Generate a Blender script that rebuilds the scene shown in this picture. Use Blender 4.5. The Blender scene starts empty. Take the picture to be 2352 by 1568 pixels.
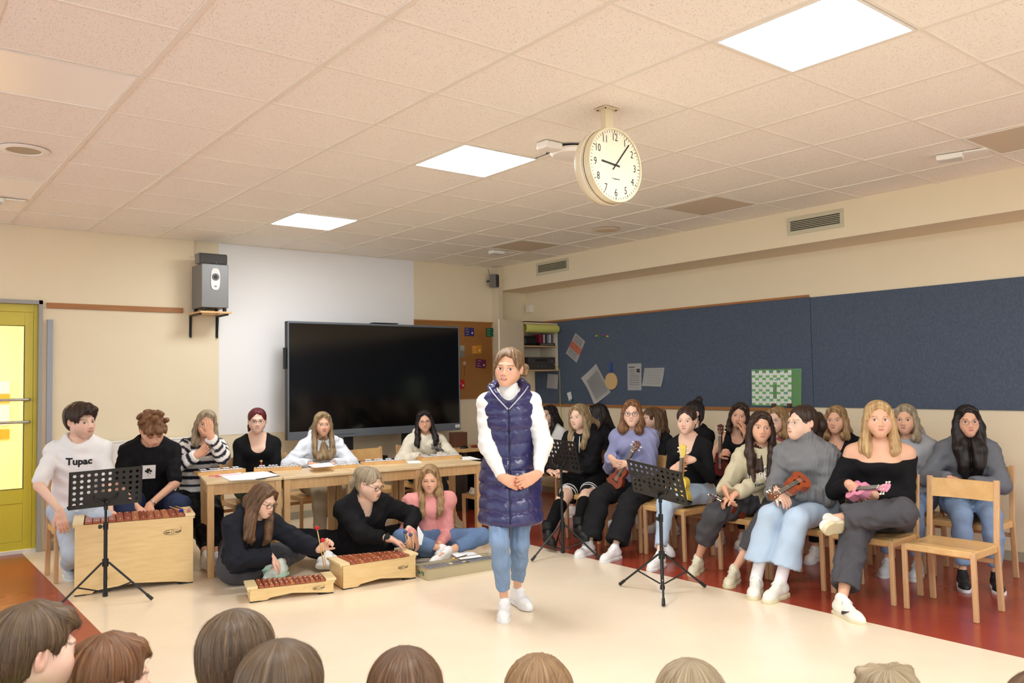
import bpy, bmesh, math, random
import numpy as np
from mathutils import Vector, Matrix
from mathutils.bvhtree import BVHTree

# ------------------------------------------------------------------ camera, world, light
SC = bpy.context.scene
COL = SC.collection
IMG_W, IMG_H, FPX = 2352.0, 1568.0, 1869.7
CAM = np.array([-1.0228, -2.8138, 1.47])
YAW, PITCH, ROLL = 0.67499, 0.046845, -0.016883
def _axes():
    cy, sy, cp, sp = math.cos(YAW), math.sin(YAW), math.cos(PITCH), math.sin(PITCH)
    f = np.array([sy*cp, cy*cp, sp]); r = np.array([cy, -sy, 0.0]); u = np.cross(r, f)
    return math.cos(ROLL)*r + math.sin(ROLL)*u, -math.sin(ROLL)*r + math.cos(ROLL)*u, f
CR, CU, CF = _axes()
cd = bpy.data.cameras.new('camera'); cam = bpy.data.objects.new('camera', cd); COL.objects.link(cam)
cam.matrix_world = Matrix(((CR[0], CU[0], -CF[0], CAM[0]), (CR[1], CU[1], -CF[1], CAM[1]), (CR[2], CU[2], -CF[2], CAM[2]), (0, 0, 0, 1)))
cd.sensor_width = 22.3; cd.lens = 22.3*FPX/IMG_W; cd.clip_start = 0.05; cd.clip_end = 60
cd.dof.use_dof = True; cd.dof.focus_distance = 5.3; cd.dof.aperture_fstop = 5.0
SC.camera = cam
wd = bpy.data.worlds.new('world'); SC.world = wd; wd.use_nodes = True
wd.node_tree.nodes['Background'].inputs[0].default_value = (0.84, 0.95, 1.0, 1)
wd.node_tree.nodes['Background'].inputs[1].default_value = 0.95
SC.view_settings.view_transform = 'Standard'; SC.view_settings.look = 'None'
SC.view_settings.exposure = 0.88; SC.view_settings.gamma = 1.0; SC.view_settings.use_curve_mapping = False
SC.cycles.use_denoising = True; SC.cycles.max_bounces = 8; SC.cycles.diffuse_bounces = 6; SC.cycles.adaptive_threshold = .02; SC.cycles.sample_clamp_indirect = 8
PANEL_POWER = 21.0

# ------------------------------------------------------------------ helpers
def ray(px, py): return CF + CR*(px-IMG_W/2)/FPX + CU*(IMG_H/2-py)/FPX
def atx(px, py, X): d = ray(px, py); return CAM + d*(X-CAM[0])/d[0]
def aty(px, py, Y): d = ray(px, py); return CAM + d*(Y-CAM[1])/d[1]
def atz(px, py, Z): d = ray(px, py); return CAM + d*(Z-CAM[2])/d[2]
def V(*a): return np.array(a, float)
def nrm(v): v = np.asarray(v, float); return v/max(1e-9, np.linalg.norm(v))
def srgb(r, g, b):
    return tuple(((c/255)/12.92 if c/255 <= .04045 else ((c/255+.055)/1.055)**2.4) for c in (r, g, b))
MATS = {}
def mat(name, rgb, rough=.5, metal=0, var=0, scale=8, stretch=(1, 1, 1), bump=0, bscale=60, emit=0, spec=.5, rgb2=None, trans=0, sheen=0, coat=0, alpha=1, attr=None):
    if name in MATS: return MATS[name]
    m = bpy.data.materials.new(name); m.use_nodes = True; MATS[name] = m
    nt = m.node_tree; N = nt.nodes; L = nt.links; b = N['Principled BSDF']
    c = srgb(*rgb) + (1,)
    b.inputs['Base Color'].default_value = c; b.inputs['Roughness'].default_value = rough; b.inputs['Metallic'].default_value = metal
    b.inputs['Specular IOR Level'].default_value = spec
    m.diffuse_color = c
    if coat: b.inputs['Coat Weight'].default_value = coat; b.inputs['Coat Roughness'].default_value = .15
    if sheen: b.inputs['Sheen Weight'].default_value = sheen
    if trans: b.inputs['Transmission Weight'].default_value = trans; b.inputs['IOR'].default_value = 1.02
    if emit: b.inputs['Emission Color'].default_value = c; b.inputs['Emission Strength'].default_value = emit
    if attr:
        a = N.new('ShaderNodeAttribute'); a.attribute_name = attr; L.new(a.outputs['Color'], b.inputs['Base Color'])
    if var or bump:
        tc = N.new('ShaderNodeTexCoord'); mp = N.new('ShaderNodeMapping'); mp.inputs['Scale'].default_value = stretch
        L.new(tc.outputs['Object'], mp.inputs[0])
    if var:
        no = N.new('ShaderNodeTexNoise'); no.inputs['Scale'].default_value = scale; no.inputs['Detail'].default_value = 5; no.inputs['Roughness'].default_value = .6
        L.new(mp.outputs[0], no.inputs['Vector'])
        mx = N.new('ShaderNodeMix'); mx.data_type = 'RGBA'; mr = N.new('ShaderNodeMapRange')
        mr.inputs[1].default_value = .3; mr.inputs[2].default_value = .7; L.new(no.outputs[0], mr.inputs[0]); L.new(mr.outputs[0], mx.inputs[0])
        if attr:
            L.new(a.outputs['Color'], mx.inputs[6]); hs = N.new('ShaderNodeHueSaturation'); hs.inputs['Value'].default_value = 1-var
            L.new(a.outputs['Color'], hs.inputs['Color']); L.new(hs.outputs[0], mx.inputs[7])
        else:
            c2 = srgb(*rgb2) if rgb2 else tuple(x*(1-var) for x in c[:3])
            mx.inputs[6].default_value = c; mx.inputs[7].default_value = tuple(c2[:3])+(1,)
        L.new(mx.outputs[2], b.inputs['Base Color'])
    if bump:
        n2 = N.new('ShaderNodeTexNoise'); n2.inputs['Scale'].default_value = bscale; n2.inputs['Detail'].default_value = 4; L.new(mp.outputs[0], n2.inputs['Vector'])
        bp = N.new('ShaderNodeBump'); bp.inputs['Strength'].default_value = bump; bp.inputs['Distance'].default_value = .01
        L.new(n2.outputs[0], bp.inputs['Height']); L.new(bp.outputs[0], b.inputs['Normal'])
    return m

def fr(ax=None, ang=0, loc=(0, 0, 0)):
    m = Matrix.Translation(loc)
    return m @ Matrix.Rotation(ang, 4, ax) if ax else m
class MB:
    """collects simple shapes and links them as ONE mesh object"""
    def __init__(s, bev=0): s.bm = bmesh.new(); s.bev = bev
    def box(s, lo, hi, M=None, bev=None, mi=0):
        lo = Vector(lo); hi = Vector(hi); c = (lo+hi)/2; d = hi-lo
        m = Matrix.Translation(c) @ Matrix.Diagonal((abs(d.x), abs(d.y), abs(d.z), 1))
        if M is not None: m = M @ m
        r = bmesh.ops.create_cube(s.bm, size=1, matrix=m)
        bev = s.bev if bev is None else bev
        fs = list({f for v in r['verts'] for f in v.link_faces})
        if bev: fs += bmesh.ops.bevel(s.bm, geom=list({e for v in r['verts'] for e in v.link_edges}), offset=bev, segments=2, affect='EDGES', profile=.5)['faces']
        if mi:
            for f in fs:
                if f.is_valid: f.material_index = mi
        return s
    def bar(s, a, b, w, h=None, up=(0, 0, 1), bev=None):
        a = Vector(a); b = Vector(b); z = (b-a); L_ = z.length; z.normalize(); u = Vector(up)
        x = u.cross(z); 
        if x.length < 1e-4: x = Vector((1, 0, 0)).cross(z)
        x.normalize(); y = z.cross(x); h = h or w
        M = Matrix((x, y, z)).transposed().to_4x4(); M.translation = (a+b)/2
        return s.box((-w/2, -h/2, -L_/2), (w/2, h/2, L_/2), M, bev)
    def tube(s, pts, r, n=10, cap=True):
        pts = [Vector(p) for p in pts]; rs = r if isinstance(r, (list, tuple)) else [r]*len(pts)
        rings = []; prev = None
        for i, p in enumerate(pts):
            t = (pts[min(i+1, len(pts)-1)]-pts[max(i-1, 0)]).normalized()
            if prev is None:
                x = t.orthogonal().normalized()
            else:
                x = (prev - t*prev.dot(t)).normalized()
            prev = x; y = t.cross(x)
            rings.append([s.bm.verts.new(p+(x*math.cos(2*math.pi*k/n)+y*math.sin(2*math.pi*k/n))*rs[i]) for k in range(n)])
        for A, B in zip(rings, rings[1:]):
            for k in range(n): s.bm.faces.new((A[k], A[(k+1) % n], B[(k+1) % n], B[k]))
        if cap: s.bm.faces.new(rings[0][::-1]); s.bm.faces.new(rings[-1])
        return s
    def lathe(s, prof, n=24, M=None, cap=True):
        M = M or Matrix(); rings = []
        for r, z in prof: rings.append([s.bm.verts.new(M @ Vector((r*math.cos(2*math.pi*k/n), r*math.sin(2*math.pi*k/n), z))) for k in range(n)])
        for A, B in zip(rings, rings[1:]):
            for k in range(n): s.bm.faces.new((A[k], A[(k+1) % n], B[(k+1) % n], B[k]))
        if cap and prof[0][0] > 1e-5: s.bm.faces.new(rings[0][::-1])
        if cap and prof[-1][0] > 1e-5: s.bm.faces.new(rings[-1])
        return s
    def prism(s, poly, z0, z1, M=None):
        M = M or Matrix()
        a = [s.bm.verts.new(M @ Vector((x, y, z0))) for x, y in poly]; b = [s.bm.verts.new(M @ Vector((x, y, z1))) for x, y in poly]
        n = len(poly); s.bm.faces.new(a[::-1]); s.bm.faces.new(b)
        for k in range(n): s.bm.faces.new((a[k], a[(k+1) % n], b[(k+1) % n], b[k]))
        return s
    def ball(s, c, r, M=None, u=12, v=8):
        r = (r, r, r) if not isinstance(r, (list, tuple)) else r
        m = Matrix.Translation(c) @ (M or Matrix()) @ Matrix.Diagonal((*r, 1))
        bmesh.ops.create_uvsphere(s.bm, u_segments=u, v_segments=v, radius=1, matrix=m); return s
    def quad(s, *p): s.bm.faces.new([s.bm.verts.new(Vector(q)) for q in p]); return s
    def build(s, name, material, parent=None, smooth=False, loc=None):
        bmesh.ops.remove_doubles(s.bm, verts=s.bm.verts, dist=1e-6)
        bmesh.ops.recalc_face_normals(s.bm, faces=s.bm.faces)
        me = bpy.data.meshes.new(name); s.bm.to_mesh(me); s.bm.free()
        return link(name, me, material, parent, smooth, loc)
def link(name, me, material, parent=None, smooth=False, loc=None):
    for m in (material if isinstance(material, (list, tuple)) else [material]):
        if m is not None: me.materials.append(m)
    if smooth:
        me.polygons.foreach_set('use_smooth', [True]*len(me.polygons))
        if smooth == 'auto': me.set_sharp_from_angle(angle=math.radians(40))
    o = bpy.data.objects.new(name, me); COL.objects.link(o)
    if parent is not None: o.parent = parent
    if loc is not None: o.location = loc
    return o
def tag(o, label=None, cat=None, group=None, kind=None):
    if label: o['label'] = label
    if cat: o['category'] = cat
    if group: o['group'] = group
    if kind: o['kind'] = kind
    return o
def thing(name, label, cat, loc=(0, 0, 0), rz=0, group=None):
    o = bpy.data.objects.new(name, None); COL.objects.link(o); o.location = loc; o.rotation_euler = (0, 0, rz); o.empty_display_size = .1
    return tag(o, label, cat, group)
KIDS = {}
def copy_tree(o, loc=None, rz=None, label=None, group=None, parent=None):
    c = o.copy(); COL.objects.link(c)
    if parent is not None: c.parent = parent
    for ch in [x for x in list(bpy.data.objects) if x.parent == o] if o.name not in KIDS else KIDS[o.name]: copy_tree(ch, parent=c)
    if loc is not None: c.location = loc
    if rz is not None: c.rotation_euler = (0, 0, rz)
    if label: c['label'] = label
    if group: c['group'] = group
    return c
def text_mesh(txt, size, bold=0, extrude=.0006, align='CENTER', space=1.0):
    cu = bpy.data.curves.new('t', 'FONT'); cu.body = txt; cu.size = size; cu.extrude = extrude; cu.offset = bold; cu.align_x = align; cu.align_y = 'CENTER'; cu.space_character = space
    cu.resolution_u = 3
    o = bpy.data.objects.new('t', cu); COL.objects.link(o); dg = bpy.context.evaluated_depsgraph_get()
    me = bpy.data.meshes.new_from_object(o.evaluated_get(dg)); bpy.data.objects.remove(o); bpy.data.curves.remove(cu)
    me.materials.clear(); return me
def text_obj(name, txt, size, M, material, parent=None, bold=0, align='CENTER', space=1.0):
    me = text_mesh(txt, size, bold, align=align, space=space); me.transform(M); return link(name, me, material, parent)
def plane_M(o, xax, yax):
    x = Vector(xax).normalized(); y = Vector(yax); z = x.cross(y).normalized(); y = z.cross(x)
    M = Matrix((x, y, z)).transposed().to_4x4(); M.translation = Vector(o); return M
# ------------------------------------------------------------------ the room
CEILZ, BY, RX = 2.9376, 5.64, 6.0      # ceiling height, back wall, right wall
T = .625
m_wall = mat('wall_cream', (240, 224, 192), .85, var=.04, scale=1.5, bump=.08, bscale=180)
m_white = mat('wall_white', (243, 240, 238), .8, bump=.05, bscale=150)
m_tilebase = None
def tile_mat():
    m = bpy.data.materials.new('mineral_tile'); m.use_nodes = True; nt = m.node_tree; N = nt.nodes; L = nt.links; b = N['Principled BSDF']
    b.inputs['Roughness'].default_value = .95; b.inputs['Specular IOR Level'].default_value = .1
    tc = N.new('ShaderNodeTexCoord'); g = N.new('ShaderNodeNewGeometry')
    mp = N.new('ShaderNodeMapping'); mp.inputs['Scale'].default_value = (1.0, .55, 1)
    L.new(g.outputs['Position'], mp.inputs[0])
    wn = N.new('ShaderNodeTexNoise'); wn.inputs['Scale'].default_value = 60; wn.inputs['Detail'].default_value = 1
    L.new(g.outputs['Position'], wn.inputs['Vector'])
    ad = N.new('ShaderNodeMix'); ad.data_type = 'VECTOR'; ad.inputs[0].default_value = .012
    L.new(mp.outputs[0], ad.inputs[4]); L.new(wn.outputs['Color'], ad.inputs[5])
    v = N.new('ShaderNodeTexVoronoi'); v.inputs['Scale'].default_value = 120; v.inputs['Randomness'].default_value = 1; L.new(ad.outputs[1], v.inputs['Vector'])
    v2 = N.new('ShaderNodeTexVoronoi'); v2.inputs['Scale'].default_value = 220; L.new(ad.outputs[1], v2.inputs['Vector'])
    r = N.new('ShaderNodeMapRange'); r.inputs[1].default_value = .16; r.inputs[2].default_value = .27; L.new(v.outputs['Distance'], r.inputs[0])
    r2 = N.new('ShaderNodeMapRange'); r2.inputs[1].default_value = .10; r2.inputs[2].default_value = .2; L.new(v2.outputs['Distance'], r2.inputs[0])
    mu = N.new('ShaderNodeMath'); mu.operation = 'MULTIPLY'; L.new(r.outputs[0], mu.inputs[0]); L.new(r2.outputs[0], mu.inputs[1])
    mx = N.new('ShaderNodeMix'); mx.data_type = 'RGBA'; mx.inputs[6].default_value = srgb(214, 204, 188)+(1,); mx.inputs[7].default_value = srgb(250, 244, 232)+(1,)
    L.new(mu.outputs[0], mx.inputs[0]); L.new(mx.outputs[2], b.inputs['Base Color'])
    bp = N.new('ShaderNodeBump'); bp.inputs['Strength'].default_value = .5; bp.inputs['Distance'].default_value = .003; L.new(mu.outputs[0], bp.inputs['Height']); L.new(bp.outputs[0], b.inputs['Normal'])
    return m
m_tile = tile_mat()
m_grid = mat('ceiling_grid', (238, 230, 214), .6)
m_unlit = mat('diffuser_unlit', (252, 248, 240), .3)
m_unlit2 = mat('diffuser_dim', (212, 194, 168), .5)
m_panel = mat('diffuser_lit', (243, 249, 252), .4, emit=PANEL_POWER)
m_lightframe = mat('light_frame', (245, 240, 230), .4)
ceil = tag(MB().box((-3.2, -5.2, CEILZ+.02), (RX+.1, BY+.1, CEILZ+.06)).build('ceiling', mat('ceiling_void', (120, 110, 100), .9)), kind='structure')
lit = {(3, -2), (3, 2), (3, 6), (3, -6), (-1, -2), (-1, -6), (7, -6)}
unlit = {(-1, 2), (-1, 6)}; dim = {(7, -2), (7, 2), (7, 6)}
bmt = MB().box((.011, .007, 0), (T-.011, T-.007, .012), bev=.002); bmesh.ops.recalc_face_normals(bmt.bm, faces=bmt.bm.faces)
tme = bpy.data.meshes.new('ceiling_tile'); bmt.bm.to_mesh(tme); tme.materials.append(m_tile)
rnd = random.Random(3)
for i in range(-5, 9):
    for j in range(-8, 9):
        if (i, j) in lit | unlit | dim: continue
        o = bpy.data.objects.new('ceiling_tile', tme); COL.objects.link(o); o.parent = ceil
        o.location = (i*T, j*T, CEILZ+.006+rnd.uniform(-.0015, .0015))
for i in range(-5, 10):
    MB().box((i*T-.012, -5.1, CEILZ), (i*T+.012, BY, CEILZ+.007)).build('runner', m_grid, ceil)
for j in range(-8, 10):
    MB().box((-3.2, j*T-.008, CEILZ+.001), (5.5, j*T+.008, CEILZ+.0075)).build('cross_tee', m_grid, ceil)
for (i, j) in lit | unlit | dim:
    on = (i, j) in lit
    seen = {(3, -2): 'lit square ceiling light panel at the upper right, nearest the clock', (3, 2): 'lit square ceiling light panel in the middle, left of the clock', (3, 6): 'smallest lit ceiling light panel, farthest back above the white wall',
            (-1, 2): 'large unlit ceiling light panel at the upper left', (-1, 6): 'small unlit ceiling light panel at the far left near the back wall',
            (7, 2): 'dark unlit ceiling panel right of the clock', (7, 6): 'dark unlit ceiling panel near the corner speaker', (7, -2): 'dark unlit ceiling panel at the far right edge', (3, -6): 'lit ceiling light panel far behind the camera, in the middle row', (-1, -2): 'lit ceiling light panel above the children at the left, out of view', (-1, -6): 'lit ceiling light panel far behind the camera at the left', (7, -6): 'lit ceiling light panel far behind the camera at the right'}[(i, j)]
    t = thing('ceiling_light', seen, 'ceiling light', (i*T+T/2, j*T+T/2, CEILZ), group='square ceiling light panels')
    MB().box((-.3, -.3, -.002), (.3, -.287, .02)).box((-.3, .287, -.002), (.3, .3, .02)).box((-.3, -.287, -.002), (-.287, .287, .02)).box((.287, -.287, -.002), (.3, .287, .02)).build('frame', m_lightframe, t)
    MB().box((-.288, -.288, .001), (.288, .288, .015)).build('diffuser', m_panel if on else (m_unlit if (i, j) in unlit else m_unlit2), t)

# floor: cream field with a red border strip on either side
def floor_mat(name, c1, c2, spec=.5, rough=.22):
    m = mat(name, c1, rough, var=1, scale=2.2, rgb2=c2, spec=spec)
    nt = m.node_tree; N = nt.nodes; L = nt.links; b = N['Principled BSDF']
    g = N.new('ShaderNodeNewGeometry'); n = N.new('ShaderNodeTexNoise'); n.inputs['Scale'].default_value = 14; n.inputs['Detail'].default_value = 8; n.inputs['Roughness'].default_value = .7
    L.new(g.outputs['Position'], n.inputs['Vector'])
    r = N.new('ShaderNodeMapRange'); r.inputs[3].default_value = rough-.05; r.inputs[4].default_value = rough+.05; L.new(n.outputs[0], r.inputs[0]); L.new(r.outputs[0], b.inputs['Roughness'])
    return m
m_floor = floor_mat('linoleum_cream', (242, 224, 198), (237, 217, 188))
m_red = floor_mat('linoleum_red', (160, 62, 42), (146, 54, 38))
LB, RB = .125, 3.66
floor = tag(MB().box((LB, -6, -.05), (RB, BY+.05, 0)).build('floor', m_floor), kind='structure')
MB().box((-4, -6, -.05), (LB-.0015, BY+.05, 0)).build('border_strip', m_red, floor)
MB().box((RB+.0015, -6, -.05), (RX+.1, BY+.05, 0)).build('border_strip', m_red, floor)
# walls
DX0, DX1, DH = -.82, .262, 2.262
bw = tag(MB().box((DX1, BY, 0), (RX+.1, BY+.2, 3.1)).box((DX0, BY, DH), (DX1, BY+.2, 3.1)).box((-3.3, BY, 0), (DX0, BY+.2, 3.1)).build('wall_back', m_wall), kind='structure')
MB().box((1.862, BY-.004, .95), (4.222, BY+.01, CEILZ)).build('projection_surface', m_white, bw)
tag(MB().box((RX, -6, 0), (RX+.2, BY+.2, 3.1)).build('wall_right', m_wall), kind='structure')
SF, SZ = 5.5, 2.632
tag(MB().box((SF, -6, SZ), (RX, BY, 3.0)).build('wall_soffit', m_wall), kind='structure')
m_base = mat('skirting_grey', (176, 170, 150), .5)
tag(MB().box((RX-.012, -6, 0), (RX, BY, .075)).build('baseboard_right', m_base), kind='structure')
tag(MB().box((DX1+.1, BY-.012, 0), (RX, BY, .075)).build('baseboard_back', m_base), kind='structure')
m_railw = mat('rail_wood', (178, 118, 62), .5, var=.25, scale=6, stretch=(.4, 8, 8))
tag(MB(.003).box((.295, BY-.02, 2.195), (1.50, BY, 2.245)).build('trim_1', m_railw), kind='structure')
tag(MB().box((.30, BY-.03, 0), (.345, BY, 2.09)).build('trim_2', mat('corner_guard_grey', (158, 162, 170), .4)), kind='structure')
# pipe chase in the back right corner
tag(MB(.004).box((5.42, BY-.13, 0), (5.50, BY, CEILZ)).build('trim_3', mat('pipe_cover', (222, 206, 178), .7)), kind='structure')
# the blue pinboard on the right wall
def felt():
    m = mat('blue_felt', (94, 104, 120), .95, var=1, scale=110, rgb2=(76, 86, 102), stretch=(1, 1, .45), spec=.1, bump=.3, bscale=220)
    return m
m_felt = felt()
PB0, PB1 = 1.15, 2.205
tag(MB().box((RX-.012, 1.42, PB0), (RX-.0005, 5.47, PB1)).build('pinboard_panel', m_felt), 'blue felt pinboard panel with wooden edge behind the seated musicians', 'pinboard', 'blue wall pinboards')
pb = bpy.data.objects['pinboard_panel']
MB(.002).box((RX-.022, 1.43, PB1), (RX-.0005, 5.47, PB1+.022)).build('edge_strip', m_railw, pb)
MB(.002).box((RX-.022, 1.43, PB0-.032), (RX-.0005, 5.47, PB0)).build('edge_strip', m_railw, pb)
tag(MB().box((RX-.012, -6, PB0+.015), (RX-.0005, 1.415, PB1-.005)).build('pinboard_panel', m_felt), 'plain blue felt pinboard panel running off the right edge of the frame', 'pinboard', 'blue wall pinboards')

# ------------------------------------------------------------------ door
m_yel = mat('door_yellow', (212, 194, 60), .35, var=.06, scale=3)
m_jamb = mat('jamb_grey', (160, 158, 152), .45)
m_gasket = mat('gasket_black', (25, 25, 22), .6)
m_steel = mat('brushed_steel', (190, 190, 188), .3, metal=1)
m_glass = bpy.data.materials.new('clear_glass'); m_glass.use_nodes = True
_b = m_glass.node_tree.nodes['Principled BSDF']; _b.inputs['Transmission Weight'].default_value = 1; _b.inputs['Roughness'].default_value = 0; _b.inputs['IOR'].default_value = 1.1
d = thing('door_1', None, None, (0, 0, 0)); d['kind'] = 'structure'
MB().box((DX1-.03, BY-.03, 0), (DX1, BY+.2, DH)).box((DX0, BY-.03, DH-.035), (DX1, BY+.2, DH)).build('door_frame', m_jamb, d)
yw = BY+.03
MB(.003).box((DX1-.03-0.031, yw, .0), (DX1-.03, yw+.06, DH-.035)).box((DX0, yw, DH-.105), (DX1-.03-0.031, yw+.06, DH-.035)).build('outer_sash', m_yel, d)
x1 = DX1-.033-0.031; x0 = DX0
MB(.003).box((x1-0.068, yw+.005, .03), (x1, yw+.055, DH-.108)).box((x0, yw+.005, DH-.23), (x1-0.068, yw+.055, DH-.108)).box((x0, yw+.005, .03), (x1-0.068, yw+.055, .10)).box((x0, yw+.005, .44), (x1-0.068, yw+.055, .57)).build('leaf_frame', m_yel, d)
MB(.002).box((x0, yw+.012, .102), (x1-0.071, yw+.05, .438)).build('kick_panel', m_yel, d)
MB().box((x0, yw+.025, .57), (x1-0.068, yw+.033, DH-.23)).build('pane', m_glass, d)
MB().box((x1-0.072, yw+.003, .57), (x1-0.068, yw+.03, DH-.23)).box((x0, yw+.003, DH-.234), (x1-0.068, yw+.03, DH-.23)).box((x0, yw+.003, .568), (x1-0.068, yw+.03, .572)).build('gasket', m_gasket, d)
for z in (1.165, 1.365):
    MB().tube([(x0, yw-.05, z), (x1-.05, yw-.05, z), (x1-.034, yw-.045, z), (x1-.03, yw-.02, z), (x1-.03, yw+.01, z)], .013, 10).build('push_bar', m_steel, d, smooth=True)
tag(MB().box((DX0, BY+.01, 0), (DX1-.03, BY+.03, .03)).build('trim_4', mat('threshold', (230, 225, 215), .4)), kind='structure')
# corridor behind the door
cw = mat('corridor_wall', (250, 236, 190), .8)
tag(MB().box((-2.6, BY+.2, -.05), (2.2, BY+4.2, 0)).build('floor_corridor', mat('corridor_floor', (226, 206, 160), .3)), kind='structure')
tag(MB().box((-2.6, BY+4.2, 0), (2.2, BY+4.3, 2.9)).build('wall_corridor', cw), kind='structure')
tag(MB().box((.62, BY+1.6, 0), (2.2, BY+4.2, 2.9)).build('wall_corridor_right', cw), kind='structure')
tag(MB().box((-2.6, BY+.2, 2.9), (2.2, BY+4.2, 2.95)).build('ceiling_corridor', cw), kind='structure')
t = thing('corridor_light', 'bright ceiling light in the corridor behind the glass door', 'ceiling light', (-.5, BY+2.0, 2.88))
MB().box((-.5, -.5, 0), (.5, .5, .015)).build('diffuser', mat('corridor_lamp', (255, 240, 205), .4, emit=26), t)
m_paper = mat('paper_white', (240, 238, 235), .8)
m_orange = mat('notice_orange', (226, 150, 50), .7)
for k, (z0, z1, mm) in enumerate([(1.40, 1.56, m_paper), (1.28, 1.38, m_orange), (.98, 1.25, m_paper), (.8, .93, m_orange)]):
    p = aty(6, 800, BY+4.15)
    tag(MB().box((p[0]-.25, BY+4.17, z0), (p[0]+.09, BY+4.198, z1)).build('notice', mm), ['white notice topmost on the corridor wall behind the door', 'orange notice just under the top white one in the corridor', 'tall white notice on the corridor wall', 'lowest orange notice on the corridor wall'][k], 'notice', 'notices in the corridor')
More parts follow.
